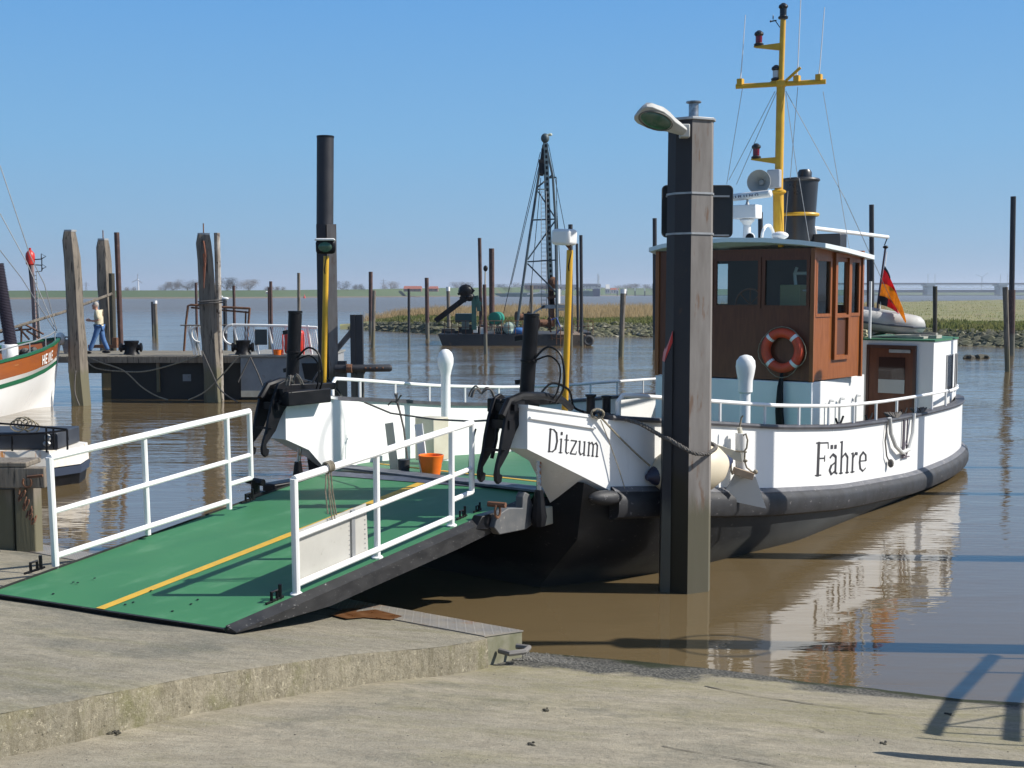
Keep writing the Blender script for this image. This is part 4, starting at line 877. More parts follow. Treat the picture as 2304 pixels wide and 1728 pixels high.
ks = ["pel", "bel", "che", "nk0", "sL", "eL", "sR", "eR"]
sk("shirt", ks, [("pel", "bel"), ("bel", "che"), ("che", "nk0"), ("che", "sL"), ("sL", "eL"), ("che", "sR"), ("sR", "eR")], [(.13, .15), (.15, .155), (.155, .16), (.08, .085), .088, .066, .088, .066], mat("cream_shirt", (.62, .55, .38), .85, c2=(.48, .42, .29), scale=14, bump=.03, bscale=9), 1)
ks = ["pel", "pL", "kL", "aL", "pR", "kR", "aR"]
sk("jeans", ks, [("pel", "pL"), ("pL", "kL"), ("kL", "aL"), ("pel", "pR"), ("pR", "kR"), ("kR", "aR")], [.135, .118, .082, .075, .118, .082, .075], mat("blue_jeans", (.045, .11, .26), .9, c2=(.075, .16, .33), scale=12, bump=.03, bscale=9), 0)
mb = MB().tube([Vector(J["pel"]) + Vector((.137 * cos(a), .137 * sin(a), .06)) for a in [2 * pi * k / 16 for k in range(16)]], .014, 6, closed=True); mb.build("belt", BLACK, man)
for k, up in (("aL", 0), ("aR", .0)):
    p = Vector(J[k]); mb = MB(); mb.ell(p + Vector((-.07, 0, -.045 + up)), .15, .05, .045, 12, 8); mb.build("shoe", BLACK, man)
for k in ("hL", "hR"):       # hand: palm, four fingers, thumb, loosely curled
    p = Vector(J[k]); mb = MB(); mb.ell(p + Vector((-.03, 0, 0)), .045, .018, .038, 10, 8)
    for i in range(4):
        z = .03 - i * .02; L_ = [.065, .075, .07, .055][i]; mb.tube([p + Vector((-.06, 0, z)), p + Vector((-.06 - L_ * .55, -.012, z + .01)), p + Vector((-.06 - L_ * .9, -.035, z + .005))], [.010, .009, .007], 6)
    mb.tube([p + Vector((-.01, -.01, .03)), p + Vector((-.04, -.03, .06)), p + Vector((-.06, -.045, .07))], [.012, .010, .008], 6)
    mb.build("hand", SKIN, man)
# ------------------------------------------------------------------ fishing boat with varnished bulwark
BD = radians(24); bx, by = ad(132, 780, 36.4).x, 36.4
boat = thing("fishing_boat", "white fishing boat with orange varnished bulwark and green rail, bow at the pier", "fishing boat", (bx, by, 0), rotz=-BD, local=True)
# local frame: y forward to the stem at 0, x starboard
def hb(s, T): return lerp(T, s)
BT = [(0, .04), (.5, .42), (1.2, .85), (2.4, 1.3), (4, 1.6), (9, 1.7)]; BM = [(0, .03), (.5, .34), (1.2, .72), (2.4, 1.2), (4, 1.55), (9, 1.65)]; BW = [(0, .02), (.8, .02), (1.5, .3), (2.6, .8), (4, 1.3), (9, 1.5)]
SZ = [(0, 2.03), (1, 1.86), (2, 1.72), (4, 1.5), (9, 1.35)]
def bsec(s):
    zt = lerp(SZ, s); k = min(1, s / .8)
    return [(hb(s, BT), zt), (hb(s, BT) - .02, zt - .48), (hb(s, BM) * .98, zt - .62), (hb(s, BM) * .97, zt - .74), ((hb(s, BM) * .6 + hb(s, BW) * .4), .55), (hb(s, BW), 0), (hb(s, BW) * .6, -.6)]
VAR = mat("orange_varnish", (.30, .085, .017), .35, c2=(.22, .06, .014), scale=2.5, amt=.9, c3=(.5, .25, .08), s3=5, t3=(.62, .7), stretch=(1, .3, 2), coat=.5)
GRN = mat("dark_green_paint", (.012, .10, .045), .4)
def bstrip(a, b, name, m_, off=0.0, par=None):
    mb = MB(); S = [0, .15, .3, .5, .8, 1.2, 1.6, 2, 2.5, 3, 4, 5, 6, 7.5, 9]
    for side in (1, -1):
        b0_ = len(mb.v)
        for s in S:
            sec = bsec(s); rake = lambda z: -.35 * (1 - max(z, 0) / 2.0)    # raked stem
            for k in range(a, b + 1):
                x, z = sec[k]; mb.v.append(Vector((side * (x + off), -s + rake(z) * max(0, 1 - s / 3), z)))
        n = b - a + 1
        for i in range(len(S) - 1):
            for k in range(n - 1):
                q = b0_ + i * n + k; f = (q, q + n, q + n + 1, q + 1); mb.f.append(f if side > 0 else f[::-1])
    return mb.build(name, m_, par or boat)
bstrip(0, 1, "bulwark", VAR, .005); bstrip(1, 2, "white_band", WHULL, .012); bstrip(2, 3, "green_stripe", GRN, .016); bstrip(3, 6, "hull", WHULL)
mb = MB()
for s0, s1 in zip([0, .3, .8, 1.6, 2.5, 4, 6], [.3, .8, 1.6, 2.5, 4, 6, 9]):
    for sd in (1, -1): mb.bar((sd * (hb(s0, BT)), -s0, lerp(SZ, s0) + .02), (sd * hb(s1, BT), -s1, lerp(SZ, s1) + .02), .09, .07)
mb.build("green_cap_rail", GRN, boat)
mb = MB(); mb.add([(0, 0, 1.5)] + [(hb(s, BT) - .05, -s, lerp(SZ, s) - .45) for s in (.5, 1.2, 2.4, 4, 9)] + [(-hb(s, BT) + .05, -s, lerp(SZ, s) - .45) for s in (9, 4, 2.4, 1.2, .5)], [tuple(range(11))]); mb.build("deck", WOOD, boat, flat=True)
MB().tube([(0, .05, 2.12), (0, -.12, 1.4), (0, -.32, .3), (0, -.42, -.3)], [.07, .06, .05, .05], 8).build("stem_post", WHULL, boat)
MB().ell((0, .08, 2.02), .17, .13, .2, 12, 8).build("stem_head", WHITE, boat)
ank = MB(); ank.prism([(0, 0), (.55, .08), (.75, -.05), (.45, -.32), (.08, -.42)], (0, .1, 1.98), (.75, .66, 0), (0, 0, 1), (.05, -.05, 0)); ank.bar((0, .05, 2.1), (.3, .3, 2.05), .05, .05); tag(ank.build("anchor", STEEL, boat))
mb = MB().tube([(hb(s, BT) - .06, -s, lerp(SZ, s) + .32) for s in (.5, 1, 2, 3, 4, 6, 9)], .022, 6); mb.build("handrail", STEEL, boat)
for s in (.5, 1.35, 2.3, 3.3, 4.6, 6): MB().tube([(hb(s, BT) - .06, -s, lerp(SZ, s)), (hb(s, BT) - .06, -s, lerp(SZ, s) + .32)], .016, 6).build("stanchion", STEEL, boat)
# ribbed dark mast
blm = lambda p: (Matrix.Translation(boat.location) @ Matrix.Rotation(-BD, 4, 'Z')).inverted() @ Vector(p)
mb = MB(); base = blm(ad(29, 800, 34.3)); tip = blm(ad(-6, 594, 34.3)); N_ = 60; pts = []; rr = []
for k in range(N_ * 2): pts.append(base.lerp(tip, k / (N_ * 2 - 1))); rr.append(.185 if k % 2 else .155)
mb.tube(pts, rr, 16); mb.build("ribbed_mast", mat("ribbed_black_hose", (.035, .03, .045), .45), boat, angle=20)
mb = MB().lathe([(.2, 0), (.22, .1), (.22, .42), (.2, .45)], (.45, -2.3, 1.5), n=12); mb.build("winch_drum", WHITE, boat)
mb = MB(); 
for k in range(9): mb.ell((random.uniform(-.3, .6), -1.4 - random.random() * .9, 1.65 + random.random() * .12), .14, .12, .1, 8, 6)
mb.build("rope_heap", ROPEDK, boat, flat=True)
mb = MB(); mb.hexa([(-.9, -6.5, 1.3), (.9, -6.5, 1.3), (.9, -3.3, 1.35), (-.9, -3.3, 1.35)], [(-.85, -6.5, 1.85), (.85, -6.5, 1.85), (.8, -3.5, 1.8), (-.8, -3.5, 1.8)]); mb.build("deck_hatch", WHITE, boat, bevel=.04)
# lettering strokes, shared by all signs
def strokes(mb, segs, fn, w_):
    for (x0, y0, x1, y1, *k) in segs:
        ww = (k[0] if k else 1) * w_; L_ = math.hypot(x1 - x0, y1 - y0) or 1; nx, ny = -(y1 - y0) / L_ * ww / 2, (x1 - x0) / L_ * ww / 2
        n = 4; ex, ey = (x1 - x0) / L_ * ww * .15, (y1 - y0) / L_ * ww * .15; P = []
        for i in range(n + 1):
            t = i / n; cx = x0 - ex + (x1 - x0 + 2 * ex) * t; cy = y0 - ey + (y1 - y0 + 2 * ey) * t; P += [fn(cx + nx, cy + ny), fn(cx - nx, cy - ny)]
        b = len(mb.v); mb.v += P
        for i in range(n): mb.f.append((b + 2 * i, b + 2 * i + 1, b + 2 * i + 3, b + 2 * i + 2))
SANS = {"H": [(0, 0, 0, 1), (.6, 0, .6, 1), (0, .5, .6, .5)], "E": [(0, 0, 0, 1), (0, .04, .55, .04), (0, .5, .5, .5), (0, .96, .55, .96)], "I": [(.1, 0, .1, 1)], "K": [(0, 0, 0, 1), (0, .42, .6, 1), (.18, .58, .62, 0)],
        "F": [(0, 0, 0, 1), (0, .5, .5, .5), (0, .96, .55, .96)], "U": [(0, 1, 0, .15), (0, .15, .15, .03), (.15, .03, .45, .03), (.45, .03, .6, .15), (.6, .15, .6, 1)], "R": [(0, 0, 0, 1), (0, .96, .45, .96), (.45, .96, .58, .8), (.58, .8, .58, .66), (.58, .66, .45, .5), (0, .5, .45, .5), (.3, .5, .62, 0)],
        "N": [(0, 0, 0, 1), (0, 1, .6, 0), (.6, 0, .6, 1)], "O": [(.15, .03, .45, .03), (.45, .03, .6, .2), (.6, .2, .6, .8), (.6, .8, .45, .97), (.45, .97, .15, .97), (.15, .97, 0, .8), (0, .8, 0, .2), (0, .2, .15, .03)]}
SWID = {"I": .32}
mb = MB(); x = 0
for ch in "HEIKE":
    def fn(cx, cy, x=x):
        s = 1.62 - (x + cx * .17); zt = lerp(SZ, s); f = s; z = zt - .42 + cy * .26
        yy = -s - .35 * (1 - z / 2.0) * max(0, 1 - s / 3); return Vector((lerp(BT, s) - .0 + .022, yy, z))
    strokes(mb, SANS[ch], fn, .19); x += (.10 if ch == "I" else .185)
mb.build("name_lettering", WHITE, boat, flat=True)
# forestays of the fishing boat
for pts, lb in (([(128, 745), (100, 640), (68, 575), (0, 372)], "first"), ([(126, 748), (48, 625), (0, 563)], "second"), ([(122, 735), (60, 590), (0, 480)], "third")):
    P = [ad(x, y, 36.2 - i * .6) for i, (x, y) in enumerate(pts)]; o = MB().tube(P, .014, 5).build("forestay", STEEL, None, keep=True)
    o.parent = boat; o.matrix_parent_inverse = (Matrix.Translation(boat.location) @ Matrix.Rotation(-BD, 4, 'Z')).inverted()
# ------------------------------------------------------------------ small work boat at the far left
sb = thing("work_boat", "small white boat with black box, black rails and rust streaks at the left edge", "boat", (-8.9, 21.3, 0))
d = 21.0; R = ad(168, 1046, d)
mb = MB(); xr_ = R.x; z0, z1 = .42, .66
plan = lambda z, k: [(-13, 20.6 + .0), (xr_ - 1.2 * k, 20.6), (xr_ - .35 * k, 20.75), (xr_, 21.3), (xr_ - .1, 22.0), (xr_ - .8, 22.5), (-13, 22.6)]
def ring(z, s): return [Vector((xr_ + (x - xr_) * 1 - (1 - s) * .35, 21.6 + (y - 21.6) * s, z)) for x, y in plan(z, 1)]
def loft(a, b, cap=False):
    m_ = MB(); n = len(a); m_.v += a + b
    for i in range(n): j = (i + 1) % n; m_.f.append((i, j, n + j, n + i))
    if cap: m_.f.append(tuple(range(n, 2 * n)))
    return m_
loft(ring(.36, 1.0), ring(.66, .96), True).build("hull", mat("rust_streaked_white", (.74, .72, .68), .5, c2=(.66, .60, .5), scale=2, c3=(.55, .22, .05), s3=2.6, t3=(.56, .66), stretch=(2, 2, .3)), sb, flat=True)
loft(ring(.20, 1.0), ring(.34, 1.05), True).build("rubber_fender", mat("blue_black_rubber", (.03, .045, .08), .5), sb)
loft(ring(-.4, .7), ring(.21, .92)).build("lower_hull", BLACK, sb)
a = ad(-40, 1027, 20.75); b = ad(121, 976, 20.75); mb = MB(); mb.box(-13, b.x, 20.9, 22.0, .67, b.z); mb.build("engine_box", mat("anthracite_box", (.028, .032, .042), .5, c2=(.04, .045, .055), scale=3), sb, bevel=.02)
for z in (0, 1):
    pts = [ad(-40, 950 - 0, 20.7), ad(60, 957, 20.7), ad(150, 966 + z * 0, 20.9), ad(153, 990, 20.9)] if z else [ad(-40, 982, 20.65), ad(100, 974, 20.65), ad(150, 968, 20.9)]
    MB().tube(pts, .018, 6).build("rail", BLACK, sb)
for px, y0, y1 in ((27, 976, 1025), (104, 962, 1018), (120, 965, 1010), (151, 966, 1016)): MB().tube([ad(px, y0, 20.75), ad(px + 1, y1, 20.75)], .018, 6).build("stanchion", BLACK, sb)
mb = MB(); c = ad(40, 958, 20.9)
for k in range(5): mb.tube([c + Vector((.13 * cos(a) + .05 * k, .03 * k, .10 * sin(a) + .05 * sin(k))) for a in [2 * pi * j / 12 for j in range(12)]], .014, 5, closed=True)
tag(mb.build("rope_coil", ROPE), "coiled pale rope on the black box of the small work boat", "rope coil")
mb = MB(); mb.ell(ad(107, 985, 20.8), .06, .05, .07, 8, 6); mb.ell(ad(105, 998, 20.8), .07, .05, .05, 8, 6); mb.build("grey_clamp", STEEL, sb)
# ------------------------------------------------------------------ wooden guide post with chains in the left foreground
gpz = thing("fender_post", "old wooden fender structure with rusty shackles at the left edge of the quay", "fender post", tuple(az(50, 1275, .25)))
gp0 = az(57, 1272, .25); D0 = gp0.y
def fb(x0, x1, y0, y1, da, db, name, m_=WOOD, bev=.015): mb = MB(); pb(mb, x0, x1, y0, y1, da, db); mb.build(name, m_, gpz, bevel=bev)
fb(38, 76, 1062, 1290, D0, D0 + .22, "upright"); fb(-60, 28, 1100, 1300, D0 + .05, D0 + .35, "upright"); fb(-60, 100, 1052, 1099, D0 - .12, D0 - .01, "cross_beam"); fb(-60, 60, 1040, 1052, D0 - .12, D0 + .3, "cap_timber")
mb = MB(); c = ad(62, 1085, D0 - .15); mb.tube([c + Vector((.05 * cos(a), -.01, .055 * sin(a))) for a in [pi * (-1.25 + 1.5 * k / 12) for k in range(13)]], .013, 6); mb.tube([c + Vector((0, 0, .06)), c + Vector((.18, -.01, .08))], .016, 6); mb.build("shackle", RUST, gpz)
mb = MB()
for k in range(14):
    p = ad(44 + 7 * sin(k * 1.7) + k * 2.4, 1105 + k * 5.2, D0 - .16 - .02 * (k % 2)); mb.tube([p + Vector((.02 * cos(a) * (1 if k % 2 else .4), .02 * sin(a) * (.4 if k % 2 else 1), .035 * sin(a + .6))) for a in [2 * pi * j / 8 for j in range(8)]], .009, 5, closed=True)
mb.build("rusty_chain", RUST, gpz)
# ------------------------------------------------------------------ work barge with derrick
wb_ = thing("work_barge", "dark work barge with tall blue-grey derrick and a slanted conveyor", "work barge", (0, 79, 0))
d = 78.0; BH = mat("barge_hull", (.018, .022, .028), .7, c2=(.04, .04, .04), scale=.5, c3=(.12, .08, .05), s3=1.2, t3=(.6, .7)); BRS = mat("rusty_barge_stern", (.14, .10, .075), .85, c2=(.2, .15, .1), scale=.8, c3=(.06, .03, .02), s3=2, t3=(.55, .62))
mb = MB(); a = ad(985, 778, d); b = ad(1262, 752, d); mb.hexa([(a.x + .5, d, -.5), (b.x, d, -.5), (b.x, d + 7, -.5), (a.x + .5, d + 7, -.5)], [(a.x, d, b.z), (b.x, d, b.z), (b.x, d + 7, b.z), (a.x, d + 7, b.z)]); mb.build("hull", BH, wb_, bevel=.04)
mb = MB(); c = ad(1318, 750, d); mb.box(b.x + .01, c.x, d + .1, d + 6.9, -.5, b.z - .02); mb.build("stern_hull", BRS, wb_, bevel=.04)
mb = MB(); mb.box(ad(1318, 0, d).x + .01, ad(1335, 0, d).x, d + .4, d + 6.5, -.5, b.z + .1); mb.build("fender_block", BH, wb_)
DRK = mat("derrick_blue_grey", (.055, .085, .10), .55, c2=(.035, .05, .06), scale=1.2, c3=(.12, .07, .05), s3=2, t3=(.62, .7))
Q = lambda x, y, dd=0: ad(x, y, d + dd)
dk = b.z
for pts, r in (([Q(1223, 326, 2), Q(1191, 536, 1), Q(1163, 735, 0)], .085), ([Q(1225, 320, 2.4), Q(1230, 480, 3.2), Q(1238, 735, 4.5)], .10), ([Q(1229, 326, 2), Q(1244, 398, 1.6), Q(1250, 500, 1), Q(1253, 735, 0)], .08)): MB().tube(pts, r, 6).build("derrick_leg", DRK, wb_)
for p, q in ((Q(1212, 426, 1.2), Q(1227, 426, 2.8)), (Q(1200, 495, 1.1), Q(1249, 493, 1)), (Q(1187, 589, .8), Q(1252, 585, .6)), (Q(1211, 420, 1.2), Q(1241, 395, 1.7)), (Q(1211, 431, 1.2), Q(1249, 490, 1.1)), (Q(1249, 497, 1.1), Q(1187, 584, .8)), (Q(1187, 593, .8), Q(1253, 660, .5)), (Q(1228, 401, 1.6), Q(1252, 399, 1.6))): MB().bar(p, q, .09, .09).build("cross_brace", DRK, wb_)
mb = MB(); mb.bar(Q(1228, 322, 1.2), Q(1240, 640, 1.2), .28, .2, (0, 1, 0)); ld = mb.build("lead_beam", mat("lead_pale_blue", (.20, .28, .30), .5, c2=(.14, .2, .22), scale=2), wb_)
mb = MB()
for k in range(26): f = (k + .5) / 26; p = Q(1228, 322, 1.06).lerp(Q(1240, 640, 1.06), f); mb.box(p.x - .07, p.x + .07, p.y - .03, p.y, p.z - .1, p.z + .1)
mb.build("lead_holes", BLACK, ld)
MB().ell(Q(1226.5, 311, 2), .28, .28, .32, 10, 8).build("crown_block", DRK, wb_)
mb = MB(); mb.bar(Q(1222, 335, 1.8), Q(1219, 395, 1.4), .2, .2); mb.bar(Q(1218, 360, 1.5), Q(1219, 392, 1.2), .35, .2); mb.build("pulley_tackle", BLACK, wb_)
mb = MB(); mb.tube([Q(1232, 303, 2), Q(1240, 302.5, 2)], .05, 5); mb.ell(Q(1238, 303, 2), .14, .05, .1, 8, 6); mb.build("vane", mat("pale_vane", (.6, .62, .45), .5), wb_)
mb = MB()
for px in (1216.5, 1228): mb.tube([Q(px + 1, 430, .9), Q(px + 2, 700, .9)], .02, 4)
for k in range(30): y = 432 + k * 9; mb.tube([Q(1217, y, .9), Q(1229, y, .9)], .015, 4)
mb.build("ladder", STEEL, wb_)
for p, q in ((Q(1216, 342, 2), Q(1133, 705, 3)), (Q(1216, 360, 2), Q(1150, 640, 4)), (Q(1217, 400, 2), Q(1190, 700, 3)), (Q(1234, 325, 2), Q(1271, 515, 5)), (Q(1252, 400, 1.6), Q(1256, 690, 1)), (Q(1252, 452, 1.6), Q(1262, 640, 3))): MB().tube([p, q], .022, 4).build("stay_cable", BLACK, wb_)
mb = MB(); mb.bar(Q(980, 722), Q(1046, 672), .42, .35); mb.bar(Q(1000, 708), Q(1030, 685), .62, .3); mb.bar(Q(1040, 676), Q(1062, 648), .45, .5); mb.bar(Q(1030, 662), Q(1060, 652), .15, .15); mb.ell(Q(1048, 655), .5, .4, .45, 10, 6); mb.ell(Q(1056, 668), .35, .4, .3, 8, 6); mb.build("conveyor_arm", BLACK, wb_)
mb = MB(); mb.bar(Q(1066, 668), Q(1067, 742), .3, .3); mb.bar(Q(1072, 665), Q(1078, 700), .25, .3); mb.bar(Q(1060, 672), Q(1084, 684), .15, .2); mb.build("conveyor_post", TEALM, wb_)
mb = MB(); p = Q(1024, 725, 1); q = Q(1062, 706, 1); mb.box(p.x, q.x, p.y, p.y + 1.6, p.z, q.z); mb.build("machine_housing", mat("teal_housing", (.03, .09, .095), .5), wb_, bevel=.03)
mb = MB(); p = Q(1039, 741, .8); q = Q(1055, 724, .8); mb.box(p.x, q.x, p.y, p.y + .8, p.z, q.z); mb.build("control_cabinet", mat("grey_green_cabinet", (.16, .2, .18), .6), wb_)
mb = MB().lathe([(.38, -.5), (.42, -.48), (.42, .48), (.38, .5)], Q(1117, 716, 1.5), axis=(.3, 1, 0), n=16); mb.build("green_drum", mat("bright_teal", (.01, .20, .13), .5), wb_)
mb = MB(); mb.ell(Q(1171, 745, .5), .55, .4, .28, 12, 8); mb.build("blue_tank", mat("blue_tank", (.05, .17, .42), .5), wb_)
mb = MB(); mb.ell(Q(1146, 738, .6), .42, .3, .42, 9, 6); mb.ell(Q(1150, 747, .5), .35, .3, .25, 8, 5); mb.build("pale_tarpaulin", mat("pale_green_tarp", (.32, .40, .34), .8), wb_, flat=True)
for c, r, lb in ((Q(1223, 727, .8), .42, 0), (Q(1176, 713, 1), .38, 1)):
    mb = MB().lathe([(r, -.45), (r, -.4), (r * .6, -.38), (r * .6, .38), (r, .4), (r, .45)], c, axis=(1, .4, 0), n=12); mb.bar(c + Vector((0, 0, .3)), c + Vector((.5, 0, -.6)), .1, .1); mb.build("rusty_winch", RUST, wb_)
mb = MB()
for k in range(16): mb.bar(Q(1105 + k * 4.2, 733, .7), Q(1101 + k * 4.2, 748, .7), .05, .05)
mb.build("stacked_pipes", mat("cream_pipes", (.4, .38, .3), .7), wb_)
mb = MB(); mb.bar(Q(1218, 690, .8), Q(1276, 690, .8), .1, .25); mb.bar(Q(1200, 704, .8), Q(1226, 688, .8), .1, .12); mb.bar(Q(1254, 697, .4), Q(1272, 697, .4), .1, .1); mb.bar(Q(1272, 697, .4), Q(1270, 750, .4), .1, .1); mb.bar(Q(1256, 697, .4), Q(1254, 752, .4), .1, .1); mb.build("work_platform", STEEL, wb_)
mb = MB(); 
for y0, y1 in ((640, 690), (655, 735)): mb.bar(Q(1240, y0, 1), Q(1243, y1, 1), .32, .3)
mb.ell(Q(1244, 636, 1), .35, .3, .4, 8, 6); mb.bar(Q(1232, 672, .9), Q(1256, 664, .9), .15, .2); mb.build("drill_head", RUST, wb_)
MB().tube([Q(1256, 650, .7), Q(1256, 683, .7)], .13, 8).build("white_cylinder", WHITE, wb_)
mb = MB().tube([Q(1240, 720), Q(1252, 715), Q(1262, 740), Q(1250, 752)], .05, 5); mb.build("blue_hose", mat("blue_hose", (.03, .07, .25), .5), wb_)
rlm = MB()
for k in range(12):
    px = 1000 + k * 16; rlm.tube([Q(px, 752), Q(px, 722)], .02, 4)
for y in (722, 736): rlm.tube([Q(1000, y), Q(1176, y)], .02, 4)
for k in range(5): px = 1290 + k * 11; rlm.tube([Q(px, 750), Q(px, 722)], .02, 4)
for y in (722, 734): rlm.tube([Q(1290, y), Q(1334, y)], .02, 4)
rlm.build("railing", RUST, wb_)
for k in range(22):
    px = random.uniform(1000, 1160); s = random.uniform(.12, .4); p = Q(px, 750, random.uniform(.6, 3)); mb = MB(); mb.box(p.x - s, p.x + s, p.y, p.y + s * 2, dk, dk + s * random.uniform(.8, 2.2)); mb.build("deck_crate", BH, wb_, bevel=.02)
for (px, y, s) in ((1069, 742, .16), (1086, 746, .2)): mb = MB(); p = Q(px, y, .4); mb.box(p.x - s, p.x + s, p.y, p.y + .2, p.z - s * 1.3, p.z + s * 1.3); mb.build("white_box", WHITE, wb_, bevel=.02)
mb = MB(); mb.tube([Q(1240, 760, -.1), Q(1262, 763, -.1), Q(1275, 758, -.1)], .03, 5); mb.tube([Q(1240, 752, -.1), Q(1242, 765, -.1)], .05, 5); mb.build("rusty_side_pipes", RUST, wb_)
for px in (1252, 1261): MB().tube([Q(px, 735, -.15), Q(px, 775, -.15)], .035, 5).build("ladder_rail", RUST, wb_)
mb = MB().tube([Q(1324.5 + 0, 766, -.2) + Vector((.26 * cos(a), 0, .26 * sin(a))) for a in [2 * pi * k / 20 for k in range(20)]], .10, 8, closed=True); tag(mb.build("tyre", mat("grey_tyre", (.09, .085, .08), .8)), "old grey tyre hanging at the stern of the work barge", "tyre")
t = thing("ball_mast", "thin mast with black ball on the work barge", "mast", tuple(Q(1092, 750, .3))); MB().tube([Q(1090, 752, .3), Q(1092, 604, .3)], .045, 6).build("mast", mat("cream_mast", (.42, .37, .3), .6), t); MB().ell(Q(1092.5, 604, .3), .15, .15, .2, 10, 8).build("ball", BLACK, t)
pile("steel_pile", 1307, 529, 1309, 77, 7.5, PILEBLK, "tall dark spud pile at the stern of the work barge right of the yellow post")
# ------------------------------------------------------------------ the ferry; local frame: x = starboard, y = aft, z = up
FA = radians(36); F0 = Vector((-1.43, 13.8, 0)); FU = Vector((sin(FA), cos(FA), 0)); FV = Vector((cos(FA), -sin(FA), 0))
def FL(p): q = Vector(p) - F0; return Vector((q.dot(FV), q.dot(FU), p[2]))
def FW(v, u, z): return F0 + FV * v + FU * u + Vector((0, 0, z))
def onv(px, py, v): r = ray(px, py); o = -F0 + Vector((0, 0, CAMH)); t = (v - o.dot(FV)) / r.dot(FV); return (o + r * t).dot(FU), CAMH + r.z * t
def onu(px, py, u): r = ray(px, py); o = -F0 + Vector((0, 0, CAMH)); t = (u - o.dot(FU)) / r.dot(FU); return (o + r * t).dot(FV), CAMH + r.z * t
fe = thing("ferry", "small black and white car ferry with wooden wheelhouse, yellow mast and lowered green bow ramp", "ferry", tuple(F0), rotz=-FA, local=True)
VS = [(0, 1.97), (.8, 2.17), (1.24, 2.28), (2.5, 2.62), (4.1, 2.90), (6, 2.99), (10.3, 2.99), (12, 2.92), (13.3, 2.78), (14.1, 2.58), (14.6, 2.2), (14.9, 1.6), (15.05, .8), (15.1, 0)]
TOP = [(0, 2.19), (1.05, 1.99), (1.95, 1.89), (2.92, 1.79), (4.4, 1.62), (6.4, 1.45), (8.3, 1.37), (10.3, 1.33), (13.3, 1.28), (15.1, 1.34)]
RUB = [(0, 1.3), (.7, 1.24), (1.9, 1.13), (3.85, .88), (6.42, .61), (9.46, .41), (12, .38), (15.1, .44)]
DK = [(0, 1.15), (.8, 1.10), (3, .92), (6, .68), (10, .50), (15, .48)]
def smooth(T, x): return sum(lerp(T, x + k * .25) for k in (-1.5, -.5, .5, 1.5)) / 4 if .6 < x < 14 else lerp(T, x)
us = [0, .4, .8] + [.8 + .4 * k for k in range(1, 33)] + [13.9, 14.15, 14.35, 14.5, 14.63, 14.75, 14.85, 14.93, 15.0, 15.05, 15.08, 15.1]
us = sorted(set(round(u, 3) for u in us))
SB = [(smooth(VS, u), u) for u in us]; PATH = SB + [(-v, u) for v, u in reversed(SB[:-1])]      # starboard bow, stern, port bow
NP = len(PATH)
def nrm(i):
    a = Vector(PATH[max(i - 1, 0)]); b = Vector(PATH[min(i + 1, NP - 1)]); d = (b - a).normalized(); return Vector((d.y, -d.x))     # outward
def pt2(i, off, z): n = nrm(i); return Vector((PATH[i][0] + n.x * off, PATH[i][1] + n.y * off, z))
# topsides and bulwark
def innw(u): return lerp([(0, .27), (.8, .45), (1.5, .32), (2.1, .09)], u)
mb = MB()
for i, (v, u) in enumerate(PATH):
    zt = smooth(TOP, u); zr = smooth(RUB, u); zb = lerp([(0, 1.75), (1.18, 1.19)] if v > 0 else [(0, 1.59), (1.18, 1.08)], u) if u < 1.18 else zr - .02
    sgn = 1 if v >= 0 else -1
    if u < 2.2: iv = (v - sgn * innw(u), u)
    else: q = pt2(i, -.09, 0); iv = (q.x, q.y)
    zi = zb if u < .79 else smooth(DK, u) - .06
    mb.v += [Vector((v, u, zt)), Vector((v, u, zb)), Vector((iv[0], iv[1], zi)), Vector((iv[0], iv[1], zt))]
for i in range(NP - 1):
    a = i * 4; b = a + 4
    mb.f += [(a, b, b + 1, a + 1), (a + 2, b + 2, b + 3, a + 3), (a + 3, b + 3, b, a), (a + 1, b + 1, b + 2, a + 2)]
mb.f += [(0, 1, 2, 3), ((NP - 1) * 4 + 3, (NP - 1) * 4 + 2, (NP - 1) * 4 + 1, (NP - 1) * 4)]
fixn(mb).build("bulwark", WHULL, fe, angle=28)
def sweep(name, m_, prof, i0, i1, zf, bevel=0, ang=35):     # prof: (offset outward, dz) closed polygon
    mb = MB(); n = len(prof)
    for i in range(i0, i1 + 1):
        for o, dz in prof: mb.v.append(pt2(i, o, zf(PATH[i][1]) + dz))
    for i in range(i1 - i0):
        for k in range(n):
            a = i * n + k; b = i * n + (k + 1) % n; mb.f.append((a, b, b + n, a + n))
    mb.f += [tuple(range(n)), tuple(reversed(range((i1 - i0) * n, (i1 - i0 + 1) * n)))]
    return fixn(mb).build(name, m_, fe, angle=ang)
i1_ = min(i for i, u in enumerate(us) if u >= 1.19)
sweep("rubbing_strake", RUBBER, [(-.02, .01), (.02, .005), (.082, -.036), (.125, -.085), (.142, -.13), (.138, -.26), (.11, -.32), (.05, -.35), (-.02, -.36)], i1_, NP - 1 - i1_, lambda u: smooth(RUB, u) + .01)
sweep("strake_top", mat("lit_scuffed_strake_top", (.085, .088, .10), .55, c2=(.13, .13, .14), scale=5, c3=(.30, .29, .28), s3=14, t3=(.58, .68)), [(-.01, .02), (.022, .016), (.080, -.026), (.080, -.034), (.02, .008), (-.01, .012)], i1_, NP - 1 - i1_, lambda u: smooth(RUB, u) + .01)  # paler than the strake: sunlight on the top slope put into the grey
sweep("cap_rail", CAPR, [(-.13, .002), (.035, .002), (.045, .03), (.035, .055), (-.13, .055)], i1_, NP - 1 - i1_, lambda u: smooth(TOP, u))
